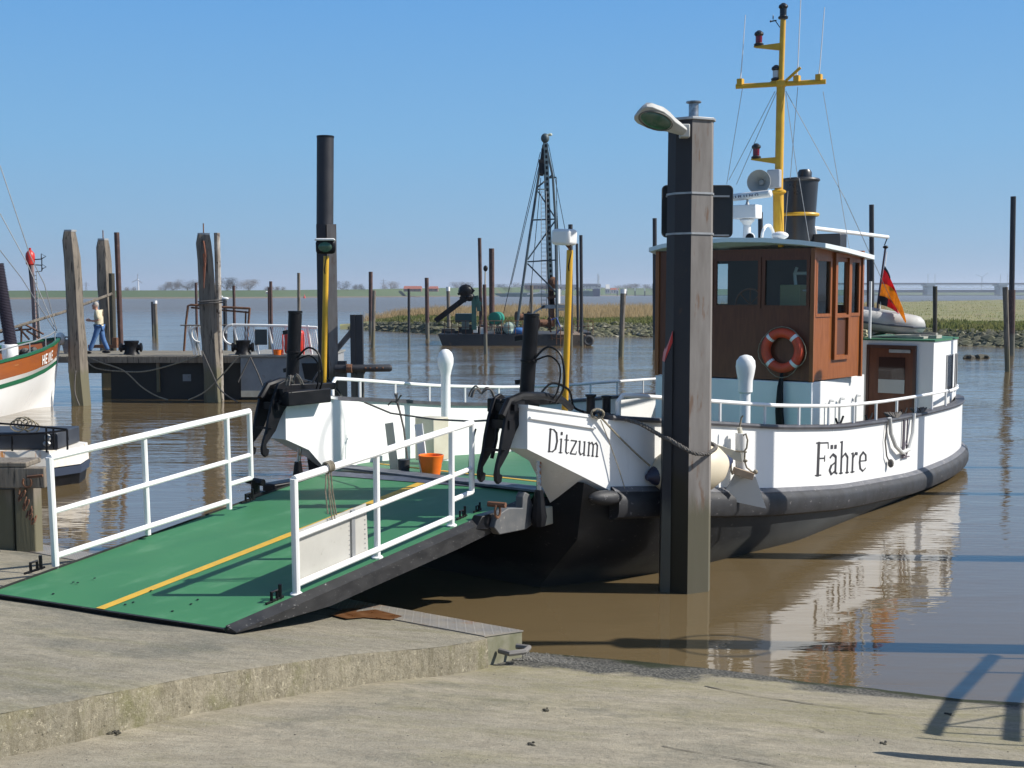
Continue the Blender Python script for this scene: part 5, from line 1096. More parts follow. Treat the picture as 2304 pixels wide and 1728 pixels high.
for s in (1, -1):
    mb = MB(); pts = [(s * (lerp(VS, u) + .012), u, lerp(TOP, u) - .10) for u in (0.02, .3, .6, .95)]; mb.tube(pts, .018, 6); mb.build("bead_moulding", WHULL, fe)
    mb = MB()
    for u in (0.0, .45, .9): pass
    mb.hexa([(s * 1.69, -.015, 2.19), (s * 1.99, -.015, 2.19), (s * 2.21, .92, 2.02), (s * 1.70, .92, 2.02)], [(s * 1.69, -.015, 2.225), (s * 1.99, -.015, 2.225), (s * 2.21, .92, 2.055), (s * 1.70, .92, 2.055)])
    fixn(mb).build("bow_cap_plate", WHITE, fe)
    mb = MB(); mb.hexa([(s * 1.76, .22, 1.648), (s * 1.92, .22, 1.648), (s * 1.97, .62, 1.458), (s * 1.76, .62, 1.458)], [(s * 1.76, .22, 1.655), (s * 1.92, .22, 1.655), (s * 1.97, .62, 1.466), (s * 1.76, .62, 1.466)])
    fixn(mb).build("piston_opening", BLACK, fe, flat=True)
# lower black hull
VW = [(.8, 1.35), (1.2, 1.66), (2.4, 2.25), (3.3, 2.50), (5.2, 2.86), (9.4, 2.90), (12, 2.74), (12.9, 2.58), (13.6, 2.25), (14.1, 1.6), (14.3, 0)]
mb = MB(); J_ = [i for i, (v, u) in enumerate(PATH) if u >= .79]; cols = 0
for i in J_:
    v, u = PATH[i]; zr = lerp([(.8, 1.31), (1.15, 1.175), (1.35, smooth(RUB, u) - .28)], u) if u < 1.35 else smooth(RUB, u) - .30; uw = .95 + (u - .8) * 13.35 / 14.3; vw = lerp(VW, uw) * (1 if v > 0 else -1 if v < 0 else 0)
    a = Vector((v, u, zr)); b = Vector((vw, uw, 0)); m1 = Vector((a.x * .86 + b.x * .14, a.y * .86 + b.y * .14, a.z * .5)); kk = Vector((vw * .75, min(uw + .25, 14), -.9)) if u < 6 else Vector((vw * .75, uw - .3, -.9))
    mb.v += [a, m1, b, kk, Vector((0, kk.y, -1.0))]
for c in range(len(J_) - 1):
    for k in range(4): a = c * 5 + k; mb.f.append((a, a + 1, a + 6, a + 5))
L0 = (len(J_) - 1) * 5
q_ = len(mb.v); mb.v += [Vector((1.72, .8, 1.31)), Vector((1.72, .8, 1.03)), Vector((-1.72, .8, 1.03)), Vector((-1.72, .8, 1.31))]
mb.f += [(0, q_, q_ + 1, q_ + 2, q_ + 3, L0, L0 + 1, 1), (1, 2, L0 + 2, L0 + 1), (2, 3, L0 + 3, L0 + 2)]
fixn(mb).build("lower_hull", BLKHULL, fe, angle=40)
mb = MB(); mb.ell((2.32, 1.02, 1.125), .10, .25, .085, 16, 8, ax=(Vector((1, 0, 0)), Vector((.22, .97, -.1)), Vector((0, .1, 1)))); mb.build("scuffed_bow_pad", RUBBER, fe)
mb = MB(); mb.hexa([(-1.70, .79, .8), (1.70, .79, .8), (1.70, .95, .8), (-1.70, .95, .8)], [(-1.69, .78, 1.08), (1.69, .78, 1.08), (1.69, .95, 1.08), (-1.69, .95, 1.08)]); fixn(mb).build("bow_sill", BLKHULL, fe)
# deck
mb = MB(); 
for u in [.80] + [1.2 + k for k in range(14)]:
    w_ = (lerp(VS, u) - innw(u) - .0) if u < 2.2 else lerp(VS, u) - .06
    z = smooth(DK, u); mb.v += [Vector((-w_, u, z)), Vector((0, u, z + .03)), Vector((w_, u, z))]
for k in range(14):
    a = k * 3; mb.f += [(a, a + 1, a + 4, a + 3), (a + 1, a + 2, a + 5, a + 4)]
mb.build("deck", GREEN, fe)
mb = MB(); mb.hexa([(-1.66, .82, 1.135), (1.66, .82, 1.135), (1.66, 1.12, 1.125), (-1.66, 1.12, 1.125)], [(-1.66, .82, 1.16), (1.66, .82, 1.16), (1.66, 1.12, 1.15), (-1.66, 1.12, 1.15)]); mb.build("hinge_cover", mat("worn_tread_steel", (.16, .17, .19), .55, .3, c2=(.09, .1, .12), scale=5, bump=.01, bscale=60), fe)
mb = MB(); mb.box(-1.6, 1.6, 1.5, 1.56, 1.12, 1.128); mb.build("deck_line", YLINE, fe)
# rails on the bulwark
RT = [(1.42, 2.25), (2.9, 2.09), (4.4, 1.93), (6.36, 1.78), (8.3, 1.70), (10.3, 1.66), (12.3, 1.62), (14, 1.60), (15.1, 1.62)]
for s in (1, -1):
    P = [(s * (lerp(VS, 1.38) - .07), 1.38, lerp(TOP, 1.38) + .02), (s * (lerp(VS, 1.38) - .07), 1.38, 2.17), (s * (lerp(VS, 1.46) - .07), 1.46, 2.24)]
    P += [(s * (smooth(VS, u) - .06), u, smooth(RT, u)) for u in [1.7 + .45 * k for k in range(24)]]
    MB().tube(P, .026, 8).build("handrail", WHITE, fe)
    for k in range(11):
        u = 2.15 + k * .98
        MB().tube([(s * (smooth(VS, u) - .06), u, smooth(TOP, u) + .03), (s * (smooth(VS, u) - .06), u, smooth(RT, u))], .022, 6).build("stanchion", WHITE, fe)
ii = [i for i, (v, u) in enumerate(PATH) if u > 12.3]
MB().tube([pt2(i, -.10, smooth(RT, PATH[i][1]) - .03) for i in ii], .03, 8).build("stern_rail", WHITE, fe)
# names on the hull
INK = mat("dark_grey_lettering", (.035, .032, .035), .5)
GL = {"D": [(.08, 0, .08, 1, 1.2), (0, .02, .3, .02, .4), (0, .98, .3, .98, .4), (.3, .98, .5, .85, .8), (.5, .85, .58, .5, 1.2), (.58, .5, .5, .15, 1.2), (.5, .15, .3, .02, .8)],
      "i": [(.12, 0, .12, .62, 1), (0, .02, .24, .02, .4), (.02, .6, .12, .6, .4), (.12, .8, .12, .9, 1.4)],
      "t": [(.14, .08, .14, .82, 1), (0, .6, .3, .6, .45), (.14, .08, .24, .01, .7), (.24, .01, .34, .07, .5)],
      "z": [(.02, .6, .42, .6, .55), (.42, .6, .04, .03, .95), (.04, .02, .44, .02, .55), (.44, .02, .46, .15, .4)],
      "u": [(.1, .62, .1, .15, 1), (.1, .15, .2, .02, .9), (.2, .02, .42, .12, .55), (.44, .62, .44, 0, 1), (0, .6, .1, .6, .4), (.34, .6, .44, .6, .4), (.44, .02, .54, .02, .4)],
      "m": [(.1, 0, .1, .62, 1), (0, .6, .1, .6, .4), (.1, .5, .28, .62, .6), (.28, .62, .4, .5, .9), (.4, .5, .4, 0, 1), (.4, .5, .58, .62, .6), (.58, .62, .7, .5, .9), (.7, .5, .7, 0, 1), (0, .02, .2, .02, .4), (.3, .02, .5, .02, .4), (.6, .02, .8, .02, .4)],
      "F": [(.12, 0, .12, 1, 1.2), (0, .02, .28, .02, .4), (0, .98, .56, .98, .45), (.56, .98, .58, .8, .4), (.12, .52, .42, .52, .45), (.42, .6, .42, .42, .4)],
      "ä": [(.06, .52, .2, .62, .7), (.2, .62, .36, .54, .9), (.36, .54, .36, .05, 1), (.36, .05, .46, .02, .6), (.36, .38, .14, .28, .6), (.14, .28, .06, .14, 1), (.06, .14, .16, .01, .9), (.16, .01, .36, .12, .6), (.13, .80, .13, .89, 1.3), (.32, .80, .32, .89, 1.3)],
      "h": [(.1, 0, .1, 1, 1), (0, .98, .1, .98, .4), (.1, .48, .3, .62, .6), (.3, .62, .44, .5, .9), (.44, .5, .44, 0, 1), (0, .02, .2, .02, .4), (.34, .02, .54, .02, .4)],
      "r": [(.1, 0, .1, .62, 1), (0, .6, .1, .6, .4), (0, .02, .22, .02, .4), (.1, .44, .24, .6, .6), (.24, .6, .36, .58, 1)],
      "e": [(.06, .34, .42, .34, .4), (.42, .34, .4, .52, 1), (.4, .52, .24, .62, .7), (.24, .62, .08, .5, .9), (.08, .5, .05, .3, 1.1), (.05, .3, .1, .1, 1.1), (.1, .1, .26, .01, .7), (.26, .01, .42, .1, .5)]}
AW = {"D": .74, "i": .34, "t": .42, "z": .56, "u": .66, "m": .86, "F": .62, "ä": .56, "h": .64, "r": .46, "e": .5}
def hull_text(word, name, u0, u1, z0, z1, h, w_):
    tot = sum(AW[c] for c in word); x = 0; mb = MB()
    for ch in word:
        def fn(cx, cy, x=x):
            f = (x + cx) / tot; u = u0 + (u1 - u0) * f + cy * .02; return Vector((smooth(VS, u) + .004, u, z0 + (z1 - z0) * f + cy * h))
        strokes(mb, GL[ch], fn, w_); x += AW[ch]
    # strokes are laid out in glyph units; both axes get their own scale through fn
    mb.build(name, INK, fe, flat=True)
hull_text("Ditzum", "name_lettering", .28, 1.02, 1.70, 1.575, .25, .095)
hull_text("Fähre", "name_lettering", 5.5, 7.5, .87, .705, .47, .095)
# wheelhouse
WZ0, WZ1 = 1.92, 4.16
mb = MB(); mb.box(-1.5, 1.5, 8.97, 11.5, .4, 1.90); mb.build("lower_cabin", WHULL, fe, bevel=.015)
wh = [(-1.48, 9.0), (1.48, 9.0), (1.64, 10.85), (-1.64, 10.85)]
def wall(p, q, wins, name, m_, z0=WZ0, z1=WZ1, th=.05, zs=3.18, zt=3.98, parent=fe):
    p = Vector((*p, 0)); q = Vector((*q, 0)); L_ = (q - p).length; d = (q - p) / L_; n = Vector((d.y, -d.x, 0)) * th; mb = MB()
    def slab(a, b, c, e): mb.hexa([p + d * a + Vector((0, 0, c)), p + d * b + Vector((0, 0, c)), p + d * b - n + Vector((0, 0, c)), p + d * a - n + Vector((0, 0, c))], [p + d * a + Vector((0, 0, e)), p + d * b + Vector((0, 0, e)), p + d * b - n + Vector((0, 0, e)), p + d * a - n + Vector((0, 0, e))])
    slab(0, L_, z0, zs); slab(0, L_, zt, z1); x = 0
    for a, b in wins: slab(x, a, zs, zt); x = b
    slab(x, L_, zs, zt); o = fixn(mb).build(name, m_, parent)
    for a, b in wins:
        f = MB(); off = n * .35
        for (s0, s1, c0, c1) in ((a - .04, a + .015, zs - .04, zt + .04), (b - .015, b + .04, zs - .04, zt + .04), (a + .015, b - .015, zs - .04, zs + .015), (a + .015, b - .015, zt - .015, zt + .04)):
            f.hexa([p + d * s0 + off + Vector((0, 0, c0)), p + d * s1 + off + Vector((0, 0, c0)), p + d * s1 - n * .1 + Vector((0, 0, c0)), p + d * s0 - n * .1 + Vector((0, 0, c0))], [p + d * s0 + off + Vector((0, 0, c1)), p + d * s1 + off + Vector((0, 0, c1)), p + d * s1 - n * .1 + Vector((0, 0, c1)), p + d * s0 - n * .1 + Vector((0, 0, c1))])
        fr_ = fixn(f).build("window", m_, parent); g = MB(); g.add([p + d * a - n * .5 + Vector((0, 0, zs)), p + d * b - n * .5 + Vector((0, 0, zs)), p + d * b - n * .5 + Vector((0, 0, zt)), p + d * a - n * .5 + Vector((0, 0, zt))], [(0, 1, 2, 3)]); g.build("pane", GLASS, fr_, flat=True)
    return o
W3 = [(.26, 1.07), (1.17, 1.98), (2.08, 2.86)]
BKW = (onu(1606, 630, 10.85)[0], onu(1640, 630, 10.85)[0])
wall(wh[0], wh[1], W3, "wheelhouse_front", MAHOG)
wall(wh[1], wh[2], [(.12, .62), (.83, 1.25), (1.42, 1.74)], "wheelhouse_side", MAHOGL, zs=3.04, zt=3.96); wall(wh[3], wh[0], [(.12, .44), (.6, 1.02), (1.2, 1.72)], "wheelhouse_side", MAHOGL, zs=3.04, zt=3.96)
wall(wh[2], wh[3], [(.2, .55), (1.64 - BKW[1], 1.64 - BKW[0])], "wheelhouse_back", INTER)
# corner posts, sliding door with panel
mb = MB()
for (x, y) in wh: mb.box(x - .035, x + .035, y - .035, y + .035, WZ0 - .01, WZ1)
mb.build("corner_post", MAHOGL, fe)
p0 = Vector((1.48, 9, 0)); dd = (Vector((1.64, 10.85, 0)) - p0).normalized(); nn = Vector((dd.y, -dd.x, 0))
def sbar(a, b, c, e, o0, o1, mb): P = lambda s, o, z: p0 + dd * s + nn * o + Vector((0, 0, z)); mb.hexa([P(a, o0, c), P(b, o0, c), P(b, o1, c), P(a, o1, c)], [P(a, o0, e), P(b, o0, e), P(b, o1, e), P(a, o1, e)])
mb = MB()
for q in ((.74, .82, 2.25, 4.1), (1.26, 1.34, 2.25, 4.1), (.82, 1.26, 4.02, 4.1), (.82, 1.26, 2.98, 3.03), (.82, 1.26, 2.25, 2.32)): sbar(*q, .0, .05, mb)
fixn(mb).build("sliding_door", MAHOGL, fe)
mb = MB(); sbar(.85, 1.22, 2.34, 2.95, .002, .008, mb); fixn(mb).build("door_panel", mat("dark_door_panel", (.09, .03, .012), .4), fe)
mb = MB(); mb.tube([(1.5, 8.95, 3.5), (1.66, 9.2, 3.6)], .02, 6)
# interior
mb = MB(); mb.box(-1.4, 1.4, 9.1, 10.7, 2.2, 2.26); mb.build("wheelhouse_floor", INTER, fe)
mb = MB(); mb.box(-.9, .9, 9.12, 9.42, 2.27, 3.15); mb.build("console", INTER, fe, bevel=.03)
mb = MB(); mb.box(.62, 1.0, 9.6, 9.95, 3.0, 3.55); mb.build("instrument_box", mat("cream_box", (.45, .4, .2), .6), fe, bevel=.02)
mb = MB(); 
for x in (.95, 1.3): mb.tube([(x, 9.7, 2.9), (x - .12, 9.75, 3.75), (x - .1, 9.8, 3.85)], .03, 6)
mb.tube([(.85, 9.75, 3.75), (1.2, 9.75, 3.75)], .03, 6); mb.tube([(.9, 9.72, 3.45), (1.24, 9.72, 3.45)], .02, 6); mb.build("white_seat_frame", WHITE, fe)
mb = MB(); mb.tube([(.1 + .28 * cos(a), 9.52, 3.2 + .28 * sin(a)) for a in [2 * pi * k / 20 for k in range(20)]], .02, 6, closed=True)
for k in range(4): a = k * pi / 4; mb.tube([(.1 + .27 * cos(a), 9.52, 3.2 + .27 * sin(a)), (.1 - .27 * cos(a), 9.52, 3.2 - .27 * sin(a))], .012, 5)
mb.build("steering_wheel", MAHOGL, fe)
# roof
def rz(v, u): return 4.34 - .11 * (v / 1.7) ** 2 - .065 * (u - 9)
out = [(-1.78, 11.1), (-1.80, 9.6), (-1.68, 9.0), (-1.3, 8.82), (-.7, 8.74), (0, 8.72), (.7, 8.74), (1.3, 8.82), (1.68, 9.0), (1.80, 9.6), (1.78, 11.1)]
mb = MB(); R_ = []
for z in (-.06, 0):
    for k in range(5):
        f = k / 4 if z == 0 else 1 - k / 4
mb.v = []; NR_ = 6
for k in range(NR_ + 1):
    f = 1 - k / NR_
    for (v, u) in out: vv, uu = v * max(f, .02), 9.9 + (u - 9.9) * max(f, .02); mb.v.append(Vector((vv, uu, rz(vv, uu))))
n = len(out)
for k in range(NR_):
    for j in range(n): a = k * n + j; b = k * n + (j + 1) % n; mb.f.append((a, b, b + n, a + n))
mb.f.append(tuple(range(NR_ * n, (NR_ + 1) * n)))
b0_ = len(mb.v); mb.v += [Vector((v, u, rz(v, u) - .075)) for v, u in out]
for j in range(n): mb.f.append((j, (j + 1) % n, b0_ + (j + 1) % n, b0_ + j))
mb.f.append(tuple(range(b0_, b0_ + n)))
fixn(mb).build("wheelhouse_roof", mat("pale_blue_white_roof", (.66, .72, .74), .4), fe, angle=30)
# mast
def mp(px, py, u=10.1, v=None):
    if v is None: v, z = onu(px, py, u); return Vector((v, u, z))
    u, z = onv(px, py, v); return Vector((v, u, z))
mast = MB().tube([mp(1752, 552), mp(1751, 430)], .095, 14).tube([mp(1752, 432), mp(1757, 190)], .075, 14).tube([mp(1757, 190), mp(1762, 45)], .05, 12).build("mast", YELLOW, fe)
mb = MB().lathe([(.1, 0), (.13, .02), (.13, .05), (.1, .07)], mp(1752, 436)); mb.lathe([(.08, 0), (.1, .02), (.1, .1), (.07, .12)], mp(1757, 196)); mb.build("mast_collar", YELLOW, mast)
CB = Vector((.955, .29, .0)); c = mp(1757, 189); mb = MB().tube([c + CB * -.80, c + CB * .78], .045, 8); mb.build("crossbar", YELLOW, mast)
mb = MB()
for x in (-.72, .28, .66): q = c + CB * x; mb.box(q.x - .05, q.x + .05, q.y - .05, q.y + .05, c.z + .02, c.z + .13)
mb.build("antenna_foot", YELLOW, mast)
for x, L_, ln in ((-.72, 1.12, .05), (.28, 2.1, .04), (.66, 1.15, .05)):
    q = c + CB * x; MB().tube([q + Vector((0, 0, .13)), q + Vector((ln * .4, 0, .35)), q + Vector((ln * 1.6, 0, .13 + L_))], [.014, .010, .008], 6).build("whip_antenna", mat("antenna_white", (.7, .72, .74), .4), fe)
MB().tube([c + Vector((.1, 0, .05)), mp(1801, 152)], .028, 8).build("gaff", YELLOW, mast)
LAMPB = mat("lamp_black", (.012, .014, .018), .35); REDG = mat("red_lamp_glass", (.16, .008, .02), .15)
def navlamp(p, g, s=1.0):
    t = MB().lathe([(.085 * s, 0), (.09 * s, .03 * s), (.06 * s, .05 * s)], p, n=12).lathe([(.06 * s, .17 * s), (.085 * s, .20 * s), (.08 * s, .23 * s), (.03 * s, .27 * s)], p, n=12).build("navigation_lamp", LAMPB, fe)
    MB().lathe([(.06 * s, .045 * s), (.062 * s, .17 * s)], p, n=12).build("lamp_glass", g, t)
navlamp(mp(1762, 42), LAMPB); 
def bracket(px0, px1, yt, yb, g, ul):
    a = mp(px0, yt); b = mp(px1, yt); mb = MB(); h = (mp(px1, yt).z - mp(px1, yb).z); mb.prism([(0, 0), (b.x - a.x, 0), (b.x - a.x, -h), (0, -.02)], a, (1, 0, 0), (0, 0, 1), (0, .1, 0)); mb.build("lamp_bracket", YELLOW, mast, bevel=.005); navlamp(a + Vector((.08, 0, .005)), g)
bracket(1698, 1757, 105, 121, REDG, 0); bracket(1692, 1757, 358, 375, REDG, 0)
navlamp(mp(1746, 181), mat("clear_lamp", (.5, .52, .55), .2)); MB().box(*(lambda q: (q.x - .1, q.x + .12, q.y - .05, q.y + .05, q.z - .02, q.z))(mp(1748, 182))).build("lamp_bracket", YELLOW, mast)
mb = MB(); q = mp(1755, 62); mb.tube([q, mp(1744, 46)], .008, 5); mb.ell(mp(1739.5, 39), .012, .012, .045, 6, 5); mb.bar(mp(1735, 48), mp(1747, 46), .02, .02); mb.ell(mp(1734, 48), .02, .02, .02, 6, 5); mb.build("wind_sensor", LAMPB, fe)
# stays and halyards
for a, b in (((1671, 196), (1635, 415)), ((1744, 205), (1640, 405)), ((1747, 208), (1657, 415)), ((1795, 196), (1778, 402)), ((1768, 205), (1900, 445)), ((1852, 206), (1912, 565)), ((1768, 210), (1795, 400)), ((1798, 400), (1822, 548)), ((1773, 430), (1765, 545))):
    MB().tube([mp(*a), mp(*b)], .006, 4).build("stay_wire", STEEL, fe)
MB().tube([mp(1900, 445), Vector((1.2, 14.6, 2.7))], .006, 4).build("stay_wire", STEEL, fe)
# loudspeaker, grey box, radar, search lights
hc = mp(1712, 410, 9.85); ax = Vector((.16, -.98, -.03)).normalized()
mb = MB().lathe([(.200, .14), (.215, .15), (.215, .135), (.15, .06), (.08, -.02), (.05, -.16), (.04, -.2)], hc, axis=ax, n=24, caps=False); ls = mb.build("loudspeaker", mat("grey_horn", (.42, .43, .42), .5), fe)
mb = MB().lathe([(.205, .146), (.13, .06), (.07, -.02), (.03, -.08)], hc, axis=ax, n=24, caps=False); mb.lathe([(.06, .0), (.05, .03), (.0, .05)], hc - ax * .05, axis=ax, n=12); mb.build("horn_mouth", mat("horn_inside", (.28, .30, .30), .5), ls)
q = mp(1742, 402, 10.02); mb = MB(); mb.box(q.x - .12, q.x + .12, q.y - .06, q.y + .1, q.z - .17, q.z + .16); mb.build("junction_box", mat("box_grey_blue", (.35, .38, .42), .5), fe, bevel=.02)
q = mp(1681, 500, 9.5); mb = MB(); mb.lathe([(.17, -.42), (.16, -.38), (.075, -.32), (.065, -.05), (.1, 0), (.13, .02), (.13, .05)], q, n=16); mb.box(q.x - .24, q.x + .22, q.y - .14, q.y + .14, q.z + .06, q.z + .30); rd = mb.build("radar_pedestal", WHITE, fe, bevel=.03)
zc = mp(1681, 441, 9.5).z; dr = Vector((.97, -.25, .02)).normalized(); c = Vector((q.x, 9.5, zc)); MB().tube([c - dr * .52, c - dr * .5, c + dr * .5, c + dr * .52], [.04, .066, .066, .04], 12).build("radar_scanner", WHITE, rd)
mb = MB(); x = 0
for ch in "FURUNO":
    def fn(cx, cy, x=x): a = -.62 + 0 * x; pv = c + dr * (-.40 + x + cx * .10); th = radians(-20 + (cy - .5) * 60); nv = Vector((-.25, -.97, 0)); return pv + nv * (.068 * cos(th * .6)) + Vector((0, 0, .068 * sin(th * .6) + .01))
    strokes(mb, SANS[ch], fn, .17); x += .125
mb.build("maker_lettering", mat("navy_ink", (.01, .015, .07), .5), rd, flat=True)
mb = MB().lathe([(.03, 0), (.05, .02), (.02, .1), (.02, .25)], c - Vector((0, 0, .2)), n=10); mb.build("scanner_neck", STEEL, rd)
q = mp(1687, 535, 9.0); mb = MB().lathe([(.05, -.12), (.08, -.1), (.09, .08), (.08, .1)], q, axis=(.4, -.9, 0), n=14); sl_ = mb.build("search_light", WHITE, fe); MB().lathe([(.07, .102), (.07, .106)], q, axis=(.4, -.9, 0), n=14).build("lens", BLACK, sl_)
q = mp(1755, 530, 9.1); mb = MB(); mb.ell(q, .15, .12, .07, 14, 8); mb.build("roof_flood_lamp", WHITE, fe); MB().tube([q - Vector((0, 0, .05)), q - Vector((-.02, 0, .2))], .05, 8).build("lamp_foot", YELLOW, fe)
q = mp(1728, 535, 9.7); mb = MB().tube([q + Vector((0.0, .25 * cos(a), .22 * sin(a))) for a in [pi * k / 10 for k in range(11)]], .03, 6); mb.build("roof_hoop", WHITE, fe)
# funnel
q0 = mp(1796, 552, 10.9); q1 = mp(1801, 406, 10.9); FUN = mat("funnel_black", (.022, .024, .03), .32, c2=(.03, .032, .036), scale=2)
fn_ = MB().tube([q0, q1.lerp(q0, .03), q1], [.275, .325, .325], 28).build("funnel", FUN, fe)
mb = MB().lathe([(.335, -.03), (.36, 0), (.34, .03), (.28, .04)], q1, n=28); mb.lathe([(.13, .02), (.13, .14), (.10, .19), (.04, .2)], q1 + Vector((.08, 0, 0)), n=16); mb.build("funnel_cap", FUN, fn_)
ce = q0.lerp(q1, .47); MB().tube([ce + Vector((.335 * cos(a), .335 * sin(a), -.0)) for a in [2 * pi * k / 28 for k in range(28)]], .032, 8, closed=True).build("yellow_ring", YELLOW, fn_)
q = mp(1866, 541, 11.0); mb = MB(); mb.box(q.x - .28, q.x + .24, q.y - .1, q.y + .25, q.z - .13, q.z + .12); mb.build("vent_box", mat("box_black", (.015, .016, .02), .4), fe, bevel=.02)
a = mp(1830, 513, 11.2); b = Vector((.45, 15.7, 4.62)); bo = MB().tube([a, b], .04, 10).build("boat_boom", WHITE, fe); MB().tube([b, b - Vector((.05, .05, .18))], .012, 5).build("boom_tackle", BLACK, bo)
MB().tube([a + Vector((0, .2, -.5)), a + Vector((0, .05, .02))], .04, 8).build("boom_foot", WHITE, fe)
q = mp(1921, 585, 10.9); mb = MB(); mb.box(q.x - .06, q.x + .05, q.y - .04, q.y + .06, q.z - .02, q.z + .12); mb.tube([q + Vector((.08, 0, .1)), q + Vector((.08, 0, -.15)), q + Vector((-.1, 0, -.25))], .01, 5); mb.build("stern_lamp", LAMPB, fe)
# deckhouse aft
dh = [(-2.5, 12.35), (2.5, 12.35), (2.5, 13.4), (2.42, 14.15), (2.05, 14.55), (1.2, 14.78), (0, 14.85), (-1.2, 14.78), (-2.05, 14.55), (-2.42, 14.15), (-2.5, 13.4)]
mb = MB(); n = len(dh); ztop = 2.5
mb.v = [Vector((v, u, .3)) for v, u in dh] + [Vector((v, u, ztop)) for v, u in dh]
mb.f = [(i, (i + 1) % n, n + (i + 1) % n, n + i) for i in range(n)] + [tuple(range(n, 2 * n))]
DH = fixn(mb).build("deckhouse", WHULL, fe, angle=30)
mb = MB(); mb.v = [Vector((v * 1.01, 13.6 + (u - 13.6) * 1.015, ztop + .004)) for v, u in dh] + [Vector((v * 1.01, 13.6 + (u - 13.6) * 1.015, ztop + .035)) for v, u in dh]; mb.f = [(i, (i + 1) % n, n + (i + 1) % n, n + i) for i in range(n)] + [tuple(range(n, 2 * n))]; fixn(mb).build("deckhouse_roof", GREEN, fe)
mb = MB(); mb.box(1.28, 2.16, 12.30, 12.349, .6, 2.38); dr_ = mb.build("door", MAHOG, DH, bevel=.01)
mb = MB()
for q in ((1.25, 1.30, .6, 2.42), (2.14, 2.19, .6, 2.42), (1.30, 2.14, 2.36, 2.42)): mb.box(q[0], q[1], 12.28, 12.348, q[2], q[3])
mb.build("door_frame", mat("dark_mahogany", (.06, .018, .01), .4), DH)
a = onu(1978, 803, 12.3); b = onu(2035, 886, 12.3); mb = MB(); mb.box(a[0], b[0], 12.285, 12.297, b[1], a[1]); mb.build("door_window", mat("dark_glass", (.03, .012, .01), .04), DH)
mb = MB(); mb.box(a[0], b[0], 12.280, 12.284, b[1], b[1] + .26); mb.build("painted_glass_reflection", mat("reflection_grey", (.42, .42, .40), .3), DH)  # pale slab imitating a reflection in the lower door glass
mb = MB(); mb.box(a[0] + .2, b[0] + .1, 12.26, 12.275, a[1] + .09, a[1] + .15); mb.build("door_handle_bar", STEEL, DH)
for (u0, u1) in ((13.17, 13.55), (13.93, 14.1)):
    vv = 2.503 if u0 < 13.3 else 2.45; v2 = 2.5 if u0 < 13.3 else 2.43
    mb = MB(); mb.hexa([(vv - .01, u0, 1.5), (vv + .008, u0, 1.5), (v2 - .0 + .006, u1, 1.5), (v2 - .02, u1, 1.5)], [(vv - .01, u0, 2.2), (vv + .008, u0, 2.2), (v2 + .006, u1, 2.2), (v2 - .02, u1, 2.2)]); fixn(mb).build("window", mat("cabin_window_dark", (.012, .013, .018), .3, spec=.25), DH)
    mb = MB().tube([(vv + .01, u0, 1.48), (vv + .01, u0, 2.22), (v2 + .01, u1, 2.22), (v2 + .01, u1, 1.48)], .012, 5, closed=True); mb.build("window_frame", mat("window_grey_frame", (.4, .4, .4), .4), DH)
MB().tube([onu(1957, 757, 12.4)[0:1] + (12.4,) + (ztop,), onu(1959, 633, 12.4)[0:1] + (12.4,) + (onu(1959, 633, 12.4)[1],)], .028, 8).build("roof_pole", WHITE, fe)
# side cabin fittings: pipes, small valve wheels on the lit cabin side
for u in (9.6, 10.1, 10.9): MB().tube([(1.56, u, .6), (1.56, u, 1.5), (1.57, u + .03, 1.55), (1.6, u + .12, 1.55)], .02, 6).build("side_pipe", STEEL, fe)
# ventilators
for s, u in ((1, 4.86), (-1, 3.75)):
    v = 2.2 * s; z0 = smooth(DK, u); mb = MB().lathe([(.10, 0), (.075, .04), (.072, 2.08 - z0)], (v, u, z0), n=16); vt = mb.build("ventilator_post", WHITE, fe)
    MB().lathe([(.075, 0), (.098, .02), (.10, .17), (.122, .28), (.135, .37), (.125, .45), (.08, .51), (.02, .53)] if s > 0 else [(.073, 0), (.073, .12), (.092, .21), (.120, .31), (.122, .39), (.10, .47), (.05, .52), (.01, .53)], (v, u, 2.49 - .46), n=20).build("ventilator_head", WHITE, vt)
